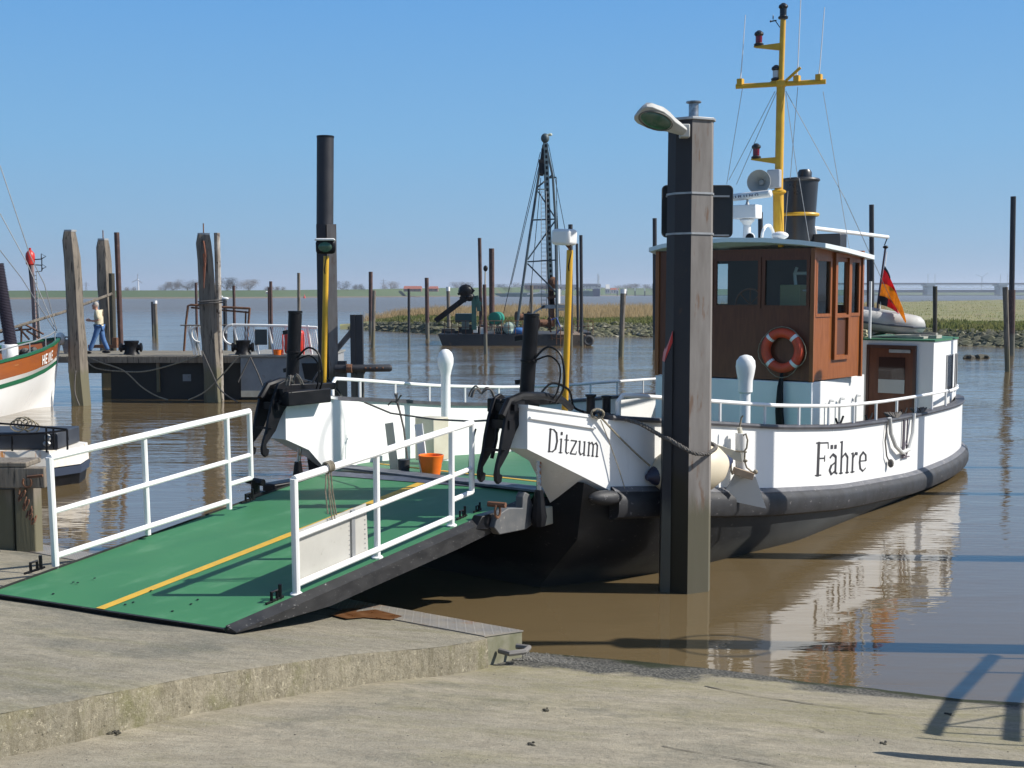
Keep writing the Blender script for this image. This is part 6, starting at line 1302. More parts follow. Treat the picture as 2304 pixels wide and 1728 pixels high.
# lamps on yellow posts, black lift cylinders, hooks, beams, pistons at the bow
for s in (1, -1):
    v0 = 1.86 * s; u0 = .88 if s > 0 else .82; t0 = Vector((v0, u0, 1.98)); t1 = Vector((v0 + .03, u0 + .05, 3.88)); yp = MB().tube([t0, t0 + Vector((0, 0, .1)), t0 + Vector((0, 0, .12)), t1], [.022, .03, .037, .037], 12).build("lamp_post", YELLOW, fe)
    h = t1 + Vector((0, 0, .12)); 
    if s < 0:
        ax_ = Vector((.55, -.82, -.10)).normalized(); side = ax_.cross(Vector((0, 0, 1))).normalized(); upv = side.cross(ax_)
        mb = MB(); F_ = lambda a, b, c: h + ax_ * a + side * b + upv * c
        mb.hexa([F_(.07, -.14, -.10), F_(.07, .14, -.10), F_(-.09, .09, -.07), F_(-.09, -.09, -.07)], [F_(.07, -.14, .10), F_(.07, .14, .10), F_(-.09, .09, .07), F_(-.09, -.09, .07)]); fl = fixn(mb).build("floodlight", BLACK, yp, bevel=.045)
        MB().ell(h + ax_ * .055, .108, .03, .072, 18, 8, ax=(side, ax_, upv)).build("lens", GLASSG, fl)
        q_ = MB(); q_.hexa([F_(.085, -.145, .085), F_(.085, .145, .085), F_(-.10, .10, .06), F_(-.10, -.10, .06)], [F_(.085, -.12, .115), F_(.085, .12, .115), F_(-.10, .08, .085), F_(-.10, -.08, .085)]); fixn(q_).build("white_shade", WHITE, fl, bevel=.012)
    else:
        ax_ = Vector((-.97, .2, .05)).normalized(); mb = MB(); side = Vector((0, 0, 1)).cross(ax_).normalized(); upv = ax_.cross(side)
        P = [h + Vector((-.0, 0, .0)) + ax_ * a + upv * 0 for a in (-.02, .0, .16, .20)]; c_ = h + Vector((-.07, 0, .02)); mb.hexa([c_ + ax_ * a + side * b - upv * .085 for a, b in ((-.13, -.08), (.13, -.095), (.13, .095), (-.13, .08))], [c_ + ax_ * a + side * b + upv * .095 for a, b in ((-.13, -.08), (.13, -.095), (.13, .095), (-.13, .08))]); fl = fixn(mb).build("floodlight", WHITE, yp, bevel=.035)
        MB().tube([c_ + Vector((0, 0, -.05)), h - Vector((0, 0, .1))], .02, 6).build("bracket", RUST, fl)
    MB().tube([h, h + Vector((.05, -.05, -.15)), h + Vector((.02, -.06, -.3)), t1 - Vector((0, 0, .3))], .007, 5).build("lamp_cable", BLACK, yp)
    # cylinder
    cv = 1.68 if s > 0 else -1.90; cu = .38 if s > 0 else .3; q0 = Vector((cv - .0, cu, 2.15)); q1 = Vector((cv + .06, cu + .02, 3.15))
    cy = MB().tube([q0, q0.lerp(q1, .5), q0.lerp(q1, .505), q0.lerp(q1, .52), q0.lerp(q1, .525), q1], [.083, .083, .095, .095, .085, .085], 16).build("lift_cylinder", BLACK, fe)
    MB().tube([q1, q1 + Vector((0, 0, .03))], .09, 16).build("cylinder_cap", BLACK, cy)
    for f_, L_ in ((.78, -.2), (.3, -.16)): MB().bar(q0.lerp(q1, f_), q0.lerp(q1, f_) + Vector((L_, .0, -.03)), .03, .05).build("bracket", BLACK, cy)
    # hoses
    a_ = q0.lerp(q1, .55 if s > 0 else .45); mb = MB()
    mb.tube(smoothp([a_ + Vector((.08, 0, 0)), a_ + Vector((.22, .05, .12)), a_ + Vector((.36, .1, .02)), a_ + Vector((.38, .12, -.3)), a_ + Vector((.25, .15, -.5))]), .013, 6)
    mb.tube(smoothp([a_ + Vector((.08, 0, -.03)), a_ + Vector((.24, .05, .02)), a_ + Vector((.34, .1, -.1)), a_ + Vector((.3, .12, -.35)), a_ + Vector((.18, .15, -.5))]), .010, 6)
    mb.tube(smoothp([(s * 1.75, .5, 2.25), (s * 1.8, .7, 2.4), (s * 1.9, .9, 2.32), (s * 1.85, 1.1, 2.1), (s * 2.0, 1.3, 2.02)]), .014, 6)
    mb.build("hydraulic_hose", BLACK, fe)
    # beam and arch over the horn
    mb = MB(); mb.box(min(s * 1.52, s * 1.70), max(s * 1.52, s * 1.70), -.12, .62, 2.13 if s > 0 else 2.02, 2.28 if s > 0 else 2.20); mb.bar((s * 1.73, -.1, 2.24), (s * 1.75, .9, 2.2), .08, .09); mb.build("hook_beam", BLACK, fe, bevel=.015)
    mb = MB().tube([(s * 1.84, -.28, 2.12), (s * 1.84, -.16, 2.27), (s * 1.85, .05, 2.31), (s * 1.9, .4, 2.29), (s * 1.93, .72, 2.22), (s * 1.93, .9, 2.12)], .042, 8); mb.build("hook_arm", BLACK, fe)
    prof = [(.12, 2.26), (-.05, 2.33), (-.20, 2.29), (-.33, 2.10), (-.42, 1.90), (-.47, 1.74), (-.54, 1.62), (-.58, 1.52), (-.57, 1.45), (-.51, 1.41), (-.44, 1.43), (-.42, 1.50), (-.48, 1.52), (-.48, 1.57), (-.38, 1.64), (-.27, 1.72), (-.18, 1.84), (-.08, 1.95), (.05, 2.05), (.14, 2.12)]
    prof = [(a * .74, z) for a, z in prof]
    for vv in ((1.62, 1.84) if s > 0 else (1.70, 1.93)):
        mb = MB().prism(prof, (s * vv, .02, 0), (0, 1, 0), (0, 0, 1), (.04, 0, 0)); fixn(mb).build("ramp_hook", BLACK, fe, bevel=.008)
    mb = MB(); mb.bar((s * 1.60, -.10, 2.2), (s * 1.90, -.10, 2.2), .07, .07); mb.bar((s * 1.62, -.18, 2.02), (s * 1.88, -.18, 2.02), .035, .09); mb.bar((s * 1.62, -.30, 1.76), (s * 1.90, -.30, 1.76), .025, .025); mb.tube([(s * 1.66, -.12, 2.1), (s * 1.72, -.22, 1.86), (s * 1.7, -.27, 1.66)], .022, 6); mb.build("hook_yoke", BLACK, fe)
    if s > 0: MB().tube([(s * 1.42, -.18, 1.95), (s * 1.40, -.26, 1.7), (s * 1.40, -.28, 1.48), (s * 1.46, -.28, 1.47)], .010, 5).build("safety_chain", BLACK, fe)
    mb = MB()
    for k in range(7): a = random.uniform(0, 2 * pi); c0 = Vector((s * 1.45, -.12, 2.32)); mb.tube(smoothp([c0, c0 + Vector((cos(a) * .06, sin(a) * .05, .05 + random.random() * .05)), c0 + Vector((cos(a) * .12, sin(a) * .09, .04)), c0 + Vector((cos(a) * .15, sin(a) * .12, -.03))], 4), .010, 5)
    mb.build("rope_end", ROPEDK, fe)
    # piston down to the ramp arm
    pp = Vector((s * 1.84, .40, 1.70)); pq = Vector((s * 1.87, .36, 1.16)); pi_ = MB().tube([pp, pq], .028, 10).build("piston_rod", mat("piston_chrome", (.35, .37, .40), .25, .9, c3=(.3, .12, .05), s3=6, t3=(.55, .62)), fe)
    MB().tube([pq + Vector((0, 0, .1)), pq + Vector((0, 0, -.02)), pq + Vector((0, 0, -.2)), pq + Vector((0, 0, -.3))], [.045, .06, .09, .07], 10).build("piston_boot", BLACK, pi_)
# double bollard on the starboard bow
for u in (1.18, 1.42):
    vv = lerp(VS, u) - .25; MB().lathe([(.05, 0), (.05, .25), (.065, .26), (.065, .28), (.03, .285)], (vv, u, lerp(TOP, u) + .0), n=12).build("bitt", BLACK, fe)
mb = MB(); mb.box(1.85, 2.15, 1.0, 1.6, 1.93, 2.0); mb.build("bitt_base", BLACK, fe, bevel=.01)
for (u, v) in ((6.8, 2.8), (8.0, 2.82), (9.6, 2.85)):
    mb = MB(); z = smooth(TOP, u) + .05; mb.tube([(v, u - .12, z + .08), (v, u - .05, z), (v, u + .08, z), (v, u + .18, z + .09)], .016, 6); mb.build("cleat", BLACK, fe)
# black cable bundle below the lifebuoy
mb = MB()
for k in range(6): o = Vector((random.uniform(-.05, .05), 0, 0)); mb.tube([Vector((.98, 8.93, 2.12)) + o * .3, Vector((.96, 8.88, 1.8)) + o, Vector((.95, 8.86, 1.4)) + o * 1.6, Vector((.97, 8.9, 1.0)) + o * 1.3], [.012, .03, .035, .05], 6)
tag(MB().add([FW(*p) for p in mb.v], mb.f).build("cable_bundle", BLACK), "black cable bundle hanging under the lifebuoy on the wheelhouse front", "cable bundle")
# flag on its staff
s0 = FL(ad(1975, 683, 24.9)); s1 = FL(ad(1992.5, 556, 25.2)); st = MB().tube([s0 - Vector((0, 0, .35)), s0, s1], .022, 8).build("flag_staff", mat("dark_staff", (.04, .02, .03), .4), fe); MB().ell(s1, .06, .06, .035, 10, 6).build("truck", BLACK, st)
MB().tube([s0 + Vector((.04, 0, -.2)), s1 + Vector((.03, 0, -.1))], .010, 5).build("halyard", WHITE, st)
FB = mat("flag_black", (.02, .02, .025), .8); FR_ = mat("flag_red", (.75, .03, .04), .8, c2=(.5, .015, .02), scale=4); FG = mat("flag_gold", (.90, .45, .01), .8, c2=(.65, .3, .01), scale=4); [leafy(q_, .5) for q_ in (FB, FR_, FG)]
def flagpart(name, m_, A, B, dd0):     # A, B: upper and lower polylines in the photo
    mb = MB(); n = 14; rows = 5
    def al(P, t): x = t * (len(P) - 1); i = min(int(x), len(P) - 2); f = x - i; return Vector((P[i][0] * (1 - f) + P[i + 1][0] * f, P[i][1] * (1 - f) + P[i + 1][1] * f, 0))
    for j in range(rows + 1):
        for i in range(n + 1):
            p = al(A, i / n).lerp(al(B, i / n), j / rows); mb.v.append(FL(ad(p.x, p.y, dd0 - 1.75 * (p.x - 1977) / 62 + .09 * sin(p.x * .25 + j * .4) * min(1, (p.x - 1977) / 20))))
    for j in range(rows):
        for i in range(n): a = j * (n + 1) + i; mb.f.append((a, a + 1, a + n + 2, a + n + 1))
    o = mb.build(name, m_, st); md = o.modifiers.new("thick", 'SOLIDIFY'); md.thickness = .006
flagpart("black_stripe", FB, [(1991, 598), (1997, 608), (2003, 622)], [(1989, 606), (1996, 613), (2004, 628)], 25.0)
flagpart("red_stripe", FR_, [(1989, 606), (1996, 613), (2004, 628), (2012, 645)], [(1984, 638), (1996, 640), (2010, 650), (2021, 668)], 25.0)
flagpart("gold_stripe", FG, [(1984, 638), (1996, 640), (2010, 650), (2021, 668), (2032, 695), (2039, 722)], [(1980, 665), (1993, 668), (2006, 676), (2017, 692), (2027, 708), (2038, 727)], 25.0)
flagpart("black_stripe", FB, [(1980, 665), (1990, 667), (1999, 672)], [(1978, 684), (1987, 687), (1997, 690)], 25.06)
flagpart("red_stripe", FR_, [(1999, 672), (2006, 676), (2017, 692), (2022, 704)], [(1997, 690), (2006, 694), (2014, 700), (2022, 706)], 25.06)
# ------------------------------------------------------------------ ramp
QN = Vector((-.163 * QE.x, -.163 * QE.y, 1)).normalized(); q0 = qp(0, 0)
NRc = on_plane(507, 1413, q0 + Vector((0, 0, .045)), QN); NLc = on_plane(-20, 1333, q0 + Vector((0, 0, .045)), QN)
FRc = az(1236, 1098, 1.13); FLc = az(742, 1061, 1.13)
def RP(a, b, dz=0):     # a: 0 right .. 1 left, b: 0 lip .. 1 hinge
    p = (NRc.lerp(NLc, a)).lerp(FRc.lerp(FLc, a), b); return FL(p) + Vector((0, 0, dz))
ra = FRc - NRc; rn = (NLc - NRc).cross(FRc - NRc).normalized(); rn = -rn if rn.z < 0 else rn; rnl = Vector((rn.dot(FV), rn.dot(FU), rn.z)); ral = (FL(FRc) - FL(NRc)).normalized()
mb = MB(); NA, NB = 6, 12
for b in range(NB + 1):
    for a in range(NA + 1): mb.v.append(RP(a / NA, b / NB))
for b in range(NB):
    for a in range(NA): i = b * (NA + 1) + a; mb.f.append((i, i + NA + 1, i + NA + 2, i + 1))
deck = mb
n0 = len(mb.v)
for b in range(NB + 1):
    for a in range(NA + 1): mb.v.append(RP(a / NA, b / NB) - rnl * .035)
for b in range(NB):
    for a in range(NA): i = n0 + b * (NA + 1) + a; mb.f.append((i, i + 1, i + NA + 2, i + NA + 1))
ring_ = [a for a in range(NA + 1)] + [b * (NA + 1) + NA for b in range(1, NB + 1)] + [NB * (NA + 1) + a for a in range(NA - 1, -1, -1)] + [b * (NA + 1) for b in range(NB - 1, 0, -1)]
for i in range(len(ring_)): p, q = ring_[i], ring_[(i + 1) % len(ring_)]; mb.f.append((p, q, n0 + q, n0 + p))
rp_ = fixn(mb).build("bow_ramp", GREENR, fe, label="lowered green bow ramp with yellow centre line")
mb = MB(); 
for k in range(24):
    b0, b1 = k / 24, (k + 1) / 24; w_ = .0185
    mb.add([RP(.515 - w_, b0, .004), RP(.515 + w_, b0, .004), RP(.515 + w_, b1, .004), RP(.515 - w_, b1, .004)], [(0, 1, 2, 3)])
mb.build("yellow_line", YLINE, rp_, flat=True)
BEAMM = mat("scuffed_black_beam", (.010, .010, .011), .55, c2=(.022, .022, .023), scale=4, c3=(.22, .22, .21), s3=26, t3=(.61, .72), stretch=(1, 1, 2.5), bump=.012, bscale=30)
for a, sg in ((0, -1), (1, 1)):      # side beams, thin at the lip and deep behind
    mb = MB(); rv = (RP(0, .5) - RP(1, .5)).normalized() * (-sg)
    S = [(0.0, .035), (.08, .10), (.22, .20), (.6, .22), (.83, .20), (.86, .12)]
    for b, dp in S:
        p = RP(a, b) + rv * .004; t_ = rnl
        mb.v += [p + t_ * .02, p + rv * .10 - t_ * .02, p + rv * .10 - t_ * dp * .8, p - t_ * dp]
    for i in range(len(S) - 1):
        for k in range(4): q = i * 4 + k; r = i * 4 + (k + 1) % 4; mb.f.append((q, r, r + 4, q + 4))
    mb.f += [(0, 1, 2, 3), tuple(reversed(range((len(S) - 1) * 4, len(S) * 4)))]
    fixn(mb).build("side_beam", BEAMM, rp_)
mb = MB(); mb.hexa([RP(0, 0) - rnl * .04, RP(1, 0) - rnl * .04, RP(1, .03) - rnl * .04, RP(0, .03) - rnl * .04], [RP(0, -.004) - rnl * .002, RP(1, -.004) - rnl * .002, RP(1, .0) - rnl * .001, RP(0, .0) - rnl * .001]); fixn(mb).build("lip", BEAMM, rp_)
for b in (.35, .6, .85): MB().bar(RP(.03, b) - rnl * .12, RP(.97, b) - rnl * .12, .08, .16).build("cross_girder", BLACK, rp_)
mb = MB(); 
for b0, b1 in ((.0, 1),): mb.add([RP(.02, .955, .008), RP(.98, .955, .008), RP(.98, 1.0, .008), RP(.02, 1.0, .008)], [(0, 1, 2, 3)])
mb.build("hinge_tread", mat("blue_grey_tread", (.10, .115, .15), .5, .3, c2=(.07, .08, .1), scale=6, bump=.01, bscale=60), rp_, flat=True)
def rpl(px, py): return on_plane(px, py, NRc, rn)
def ramp_rail(bases, ext, nm):
    B = [FL(rpl(*b)) for b in bases]; N = rnl; H_ = 1.02; d = (B[-1] - B[0]).normalized(); E = B[-1] + d * ext; ps = []
    r1 = MB().tube([B[0] + N * .0, B[0] + N * H_], .034, 10).tube([B[0] + N * (H_ - .005), B[-1] + N * H_, E + N * H_], .034, 10)
    r1 = r1.tube([B[0] + N * (H_ * .5), E + N * (H_ * .52)], .026, 10).tube([B[0] + N * .09, B[-1] + N * .09], .028, 10).tube([E + N * (H_ + .0), E + N * .27], .030, 10).tube([E + N * .27, B[-1] + N * .27], .027, 10)
    for b in B[1:]: r1.tube([b, b + N * H_], .031, 10)
    o = r1.build("railing", WHITE, rp_)
    for b in (B if nm == "r" else []): MB().lathe([(.055, 0), (.055, .012), (.04, .02)], b, axis=N, n=10).build("foot_flange", WHITE, rp_)
    return B, N, d
B, N, d_ = ramp_rail([(667, 1338), (849, 1255), (1016, 1183)], .40, "r"); ramp_rail([(125, 1273), (333, 1203), (516, 1145)], .36, "l")
mb = MB(); out_ = FL(FW(0, 0, 0)); sd = d_.cross(N).normalized() * .0
fr0 = B[0] + d_ * .0 + N * .10; L1 = (B[1] - B[0]).length
pa = [fr0, B[0] + d_ * L1 * .90 + N * .10, B[0] + d_ * L1 * .88 + N * .56, B[0] + N * .54]; th = d_.cross(N).normalized() * .02; bk = th * -2.2
mb.hexa([p + bk for p in pa], [p + bk + th * .5 for p in pa]); fixn(mb).build("aluminium_panel", PLATE, rp_)
mb = MB(); c0 = B[0] + d_ * L1 * .70; mb.bar(c0 + N * .11 + bk * .62, c0 + N * .55 + bk * .62, .05, .02, th.normalized()); mb.build("panel_rib", STEEL, rp_)
mb = MB()
for k in range(9): mb.ell(B[0] + d_ * (L1 * .86) + N * (.14 + .045 * k) + bk * .76, .008, .008, .008, 6, 4)
for k in range(9): mb.ell(B[0] + d_ * (L1 * .66) + N * (.14 + .045 * k) + bk * .76, .006, .006, .006, 6, 4)
mb.build("rivets", STEEL, rp_)
c0 = B[0] + d_ * .44 + N * 1.03; mb = MB(); T_ = d_.cross(N).normalized()
for k in range(4): mb.tube([c0 + d_ * (.02 * k) + (N * cos(a) + T_ * sin(a)) * .045 for a in [2 * pi * j / 10 for j in range(10)]], .009, 5, closed=True)
for k, (dx, L_) in enumerate(((.0, .42), (.03, .5), (.06, .46), (.015, .52))): mb.tube([c0 + d_ * dx - N * .04, c0 + d_ * (dx + .02 * (k - 1)) - N * L_ * .5, c0 + d_ * (dx + .04 + .03 * (k - 1)) - N * L_], .007, 5)
q = MB().add([FW(*p) for p in mb.v], mb.f).build("tied_rope", ROPE); tag(q, "thin pale rope knotted to the near ramp railing", "rope")
# eye bolts and clamps along the ramp
for (px, py) in ((410, 1335),): pass
def clamp(px, py, s, nm="deck_clamp"):
    p = FL(rpl(px, py)); mb = MB(); mb.tube([p - d_ * .05 * s, p - d_ * .05 * s + N * .09 * s, p + d_ * .02 * s + N * .09 * s, p + d_ * .02 * s], .014 * s, 6); mb.tube([p + d_ * .06 * s, p + d_ * .06 * s + N * .13 * s], .016 * s, 6); mb.tube([p - d_ * .12 * s + N * .01, p + d_ * .1 * s + N * .01], .012, 5); mb.build(nm, BLACK, rp_)
clamp(620, 1352, 1); clamp(80, 1285, 1); clamp(1040, 1165, .9); clamp(1075, 1150, .7); clamp(560, 1128, 1.0)
p = FL(rpl(575, 1112)); mb = MB(); mb.tube([p, p + N * .17], .05, 8); mb.tube([p + N * .15 - d_ * .0 - T_ * .12, p + N * .15 + T_ * .12], .04, 8); mb.bar(p - d_ * .12, p + d_ * .12, .1, .03); mb.build("ramp_bollard", BLACK, rp_)
mb = MB()
for (px, py) in ((165, 1311), (175, 1312), (120, 1337), (213, 1302), (282, 1361), (300, 1356), (388, 1376), (445, 1350), (430, 1360), (340, 1330)):
    p = FL(rpl(px, py)) + N * .004; mb.lathe([(.012, 0), (.010, .004)], p, axis=N, n=7)
mb.build("bolt_heads", BLACK, rp_)
# hinge arm plates outside the ramp, starboard and port
def armp(v, pts, name, m_, t=.05): mb = MB().prism([onv(x, y, v) for x, y in pts], (v, 0, 0), (0, 1, 0), (0, 0, 1), (t, 0, 0)); return fixn(mb).build(name, m_, rp_, bevel=.01)
ARM = mat("scuffed_grey_arm", (.075, .08, .085), .6, c2=(.11, .11, .11), scale=6, c3=(.24, .23, .21), s3=16, t3=(.6, .7), bump=.01)
armp(1.74, [(1104, 1186), (1116, 1202), (1176, 1190), (1189, 1180), (1191, 1140), (1185, 1112), (1174, 1106), (1168, 1118), (1168, 1142), (1136, 1142), (1112, 1158)], "hinge_arm", ARM, .10)
armp(1.66, [(1060, 1190), (1075, 1160), (1110, 1150), (1172, 1142), (1172, 1175), (1110, 1192)], "hinge_arm_inner", BLACK, .12)
u_, z_ = onv(1118, 1150, 1.8); mb = MB().tube([(1.81, u_ + .045 * cos(a), z_ + .07 * sin(a)) for a in [2 * pi * k / 12 for k in range(12)]], .014, 6, closed=True); mb.tube([(1.70, u_ - .02, z_ + .07), (1.9, u_ + .02, z_ + .07)], .03, 8); mb.build("rusty_shackle", RUST, rp_)
mb = MB(); mb.box(-1.98, -1.76, -.15, .75, .86, 1.04); mb.build("hinge_arm", BLACK, rp_, bevel=.02)
a = onv(1190, 1140, 1.55); b = onv(1232, 1165, 1.55); mb = MB(); mb.box(1.5, 1.75, a[0], a[0] + .34, min(a[1], b[1]) - .02, max(a[1], b[1])); mb.build("cream_stop_block", BEIGE, rp_, bevel=.01)
# ------------------------------------------------------------------ loose things on the ferry
def wtag(mb, name, m_, lab, cat, **k): return tag(MB().add([FW(*p) for p in mb.v], mb.f).build(name, m_, **k), lab, cat)
c = Vector((.99, 8.90, 2.43)); P = [c + Vector((.30 * cos(a), 0, .30 * sin(a))) for a in [2 * pi * k / 32 for k in range(32)]]
lb = thing("lifebuoy", "orange lifebuoy with white bands on the wheelhouse front", "lifebuoy", tuple(FW(*c)))
MB().tube([FW(*p) for p in P], .082, 12, closed=True).build("ring", ORBUOY, lb)
for k in range(4):
    a0 = pi / 4 + k * pi / 2; MB().tube([FW(*(c + Vector((.30 * cos(a0 + t), 0, .30 * sin(a0 + t))))) for t in (-.09, 0, .09)], .0845, 12).build("white_band", WHITE, lb)
mb = MB(); 
for k in range(4):
    a0 = pi / 4 + k * pi / 2; mb.tube([FW(*(c + Vector(((.395 + .04 * sin(pi * t / 6)) * cos(a0 + t * pi / 12), -.02, (.395 + .04 * sin(pi * t / 6)) * sin(a0 + t * pi / 12) - .03 * sin(pi * t / 6))))) for t in range(7)], .007, 5)
mb.build("grab_line", ROPE, lb)
rib = thing("rubber_dinghy", "pale grey rubber dinghy lying across the aft deckhouse roof", "dinghy", tuple(FW(.2, 13.6, 2.55)))
P = smoothp([(-1.7, 13.05, 3.02), (-.6, 13.0, 3.00), (.4, 13.03, 2.94), (1.0, 13.15, 2.86), (1.5, 13.38, 2.79), (1.75, 13.62, 2.76), (1.5, 13.86, 2.79), (1.0, 14.1, 2.86), (.4, 14.2, 2.94), (-.6, 14.2, 3.0), (-1.7, 14.15, 3.02)], 3)
MB().tube([FW(*p) for p in P], [.12] + [.2] * (len(P) - 2) + [.12], 14).build("inflated_tube", GREYINF, rib)
MB().tube([FW(p[0] + (.19 if abs(p[0]) > 1.4 and p[0] > 0 else 0), p[1] - (.20 if p[1] < 13.5 else -.2 if p[1] > 13.7 else 0), p[2] - .03) for p in P], .022, 6).build("rub_strip", mat("rib_strip", (.08, .09, .11), .6), rib)
MB().hexa([FW(-1.5, 13.15, 2.56), FW(1.0, 13.2, 2.56), FW(1.0, 14.0, 2.56), FW(-1.5, 14.0, 2.56)], [FW(-1.5, 13.1, 2.66), FW(1.3, 13.3, 2.7), FW(1.3, 13.9, 2.7), FW(-1.5, 14.1, 2.66)]).build("hull_floor", GREYINF, rib)
mb = MB(); mb.box(1.35, 2.2, 12.7, 13.0, 2.54, 2.58); mb.box(1.55, 2.35, 13.0, 13.35, 2.54, 2.6); mb.bar((1.2, 12.62, 2.56), (2.1, 12.8, 2.6), .08, .03); mb.bar((1.6, 13.5, 2.62), (2.3, 13.2, 2.62), .06, .04); wtag(mb, "boards", mat("grey_boards", (.42, .40, .34), .8, c2=(.3, .3, .26), scale=6), "grey boards stacked on the green deckhouse roof", "boards")
mb = MB()
for k in range(26): a = Vector((random.uniform(.25, 1.05), random.uniform(12.5, 12.75), 2.54 + random.random() * .12)); mb.tube([a + Vector((.12 * cos(t), .05 * sin(t * 2), .05 * sin(t))) for t in [2 * pi * j / 9 for j in range(9)]], .016, 5, closed=True)
wtag(mb, "net_heap", mat("cream_net", (.50, .46, .30), .95), "heap of cream rope net beside the rubber dinghy", "net")
mb = MB(); bk0 = az(970, 1067, 1.10); mb.lathe([(.115, 0), (.15, .20), (.162, .235), (.165, .245), (.155, .25), (.145, .24), (.11, .02), (0, .015)], bk0, n=24); bkt = thing("bucket", "orange bucket on the ferry deck behind the near ramp railing", "bucket", tuple(bk0)); mb.build("shell", ORANGE, bkt)
MB().tube([bk0 + Vector((.158 * cos(a), -.05 * abs(sin(a)), .22 - .16 * sin(a))) for a in [pi * k / 10 for k in range(11)]], .005, 5).build("handle", STEEL, bkt)
b1 = az(909, 1063, 1.10); mb = MB().lathe([(.07, 0), (.08, .16), (.085, .17), (.075, .172)], b1, n=14); tag(mb.build("bucket", mat("dark_bucket", (.04, .045, .05), .6)), "small dark grey bucket left of the orange bucket", "bucket")
for k, (px, py, lb_) in enumerate(((955, 1063, "white board leaning just left of the orange bucket"), (888, 1060, "pale grey board leaning against the port bulwark"))):
    a = FL(az(px, py, 1.09)); mb = MB(); mb.bar(a, a + Vector((-.12, .03, .62)), .13, .02, (0, 1, 0)); wtag(mb, "leaning_board", [WHITE, BEIGE][k], lb_, "board")
# beige locker by the port bulwark
mb = MB(); a = FL(az(925, 1040, 1.0)); mb.box(a.x - .1, a.x + .25, a.y + .2, a.y + .55, 1.0, 1.62); wtag(mb, "deck_locker", BEIGE, "beige locker at the port bulwark behind the orange bucket", "locker", bevel=.015)
# rope hanging on the port bulwark
mb = MB(); c0 = FL(ad(893, 905, 16.0)); mb.tube([c0, c0 + Vector((.05, 0, -.12)), c0 + Vector((.12, 0, -.35)), c0 + Vector((.18, 0, -.75))], .014, 6)
for k in range(5): a = random.uniform(0, 6.3); mb.tube([c0, c0 + Vector((cos(a) * .1, 0, sin(a) * .05 + .03)), c0 + Vector((cos(a) * .17, 0, sin(a) * .12))], .012, 5)
wtag(mb, "hanging_rope", ROPEDK, "dark knotted rope hanging inside the port bulwark", "rope")
mb = MB(); P = [FL(ad(820, 905, 15.0)), FL(ad(880, 930, 14.9)), FL(ad(980, 944, 14.2)), FL(ad(1060, 948, 13.4)), FL(ad(1115, 945, 12.9))]; mb.tube(P, .012, 5); wtag(mb, "safety_line", ROPEDK, "thin black line slung between the two bow horns", "line")
# hose and rope at the starboard quarter
def hpt(u, z, o=.05): return Vector((smooth(VS, u) + o, u, z))
mb = MB(); mb.tube([hpt(8.35, 1.45), hpt(8.42, 1.2), hpt(8.6, .98, .07), hpt(8.9, .84, .08), hpt(9.2, .86, .09), hpt(9.45, 1.1, .07), hpt(9.55, 1.42)], .033, 8); wtag(mb, "hanging_hose", mat("pale_grey_hose", (.52, .52, .50), .5), "pale hose looped over the rail at the starboard quarter", "hose")
mb = MB(); mb.tube([hpt(8.3, 1.43, .04), hpt(8.22, 1.1, .03), hpt(8.28, .85, .04), hpt(8.42, .72, .05)], .012, 5); mb.ell(hpt(8.42, .72, .06), .05, .05, .07, 8, 6); wtag(mb, "fender_line", ROPEDK, "thin dark line with knot hanging beside the pale hose", "line")
mb = MB()
for du, w_ in ((9.12, .02), (9.3, .014)): mb.tube([hpt(du, 1.35, .03), hpt(du - .03, .72, .03)], w_, 5)
mb.tube([hpt(9.2 + .1 * cos(a), .85 + .1 * sin(a), .04) for a in [2 * pi * k / 12 for k in range(12)]], .012, 5, closed=True); mb.tube([hpt(9.1, .73, .03), hpt(9.42, .72, .03)], .012, 5)
wtag(mb, "line_hanger", mat("brown_blue_cord", (.12, .10, .12), .8), "small frame with coiled cord hanging below the rail near the stern", "line hanger")
for u, lb_ in ((8.85, "dark coiled rope on the rail above the pale hose"), (10.15, "black net bundle on the bulwark in front of the aft cabin")):
    mb = MB(); z = smooth(TOP, u) + .08
    for k in range(9): a = random.uniform(0, 6.3); mb.tube([Vector((smooth(VS, u) - .06 + .09 * cos(t + a), u + .16 * sin(t * 1.0), z + .05 * sin(t * 2 + a))) for t in [2 * pi * j / 9 for j in range(9)]], .014, 5, closed=True)
    wtag(mb, "rope_bundle", ROPEDK, lb_, "rope bundle")
# ------------------------------------------------------------------ dolphin with lamp in the foreground
DX, DY = 2.005, 13.62
dol = thing("steel_dolphin", "big grey steel mooring dolphin standing in the water before the ferry", "dolphin", (DX, DY, 0))
prof = [(-.27, .06), (-.20, -.13), (-.02, -.25), (.235, -.13), (.275, -.01), (.2, .2), (0, .25), (-.2, .2)]
z1 = ad(1553, 268, DY - .2).z
mb = MB()
zz = [-1.5] + [k * .25 for k in range(0, 22)] + [z1]; n = len(prof)
for z in zz:
    k = 1.0 - .085 * (z / 5.4); ox = .012 * (z - 2.5) * 0
    for x, y in prof: mb.v.append(Vector((DX + ox + x * k, DY + y * k, z)))
for i in range(len(zz) - 1):
    for j in range(n): a = i * n + j; b = i * n + (j + 1) % n; mb.f.append((a, b, b + n, a + n))
mb.f.append(tuple(range((len(zz) - 1) * n, len(zz) * n)))
fixn(mb)
def split(mb, keep):
    m = MB(); m.v = list(mb.v); m.f = [f for f in mb.f if keep(sum((mb.v[i] for i in f), Vector()) / len(f))]; return m
split(mb, lambda c: c.x > DX - .015).build("light_profile", PILEST, dol, angle=15); split(mb, lambda c: c.x <= DX - .015).build("dark_profile", PILEDK, dol, angle=15)  # right half in grey pile steel, left half in the darker one
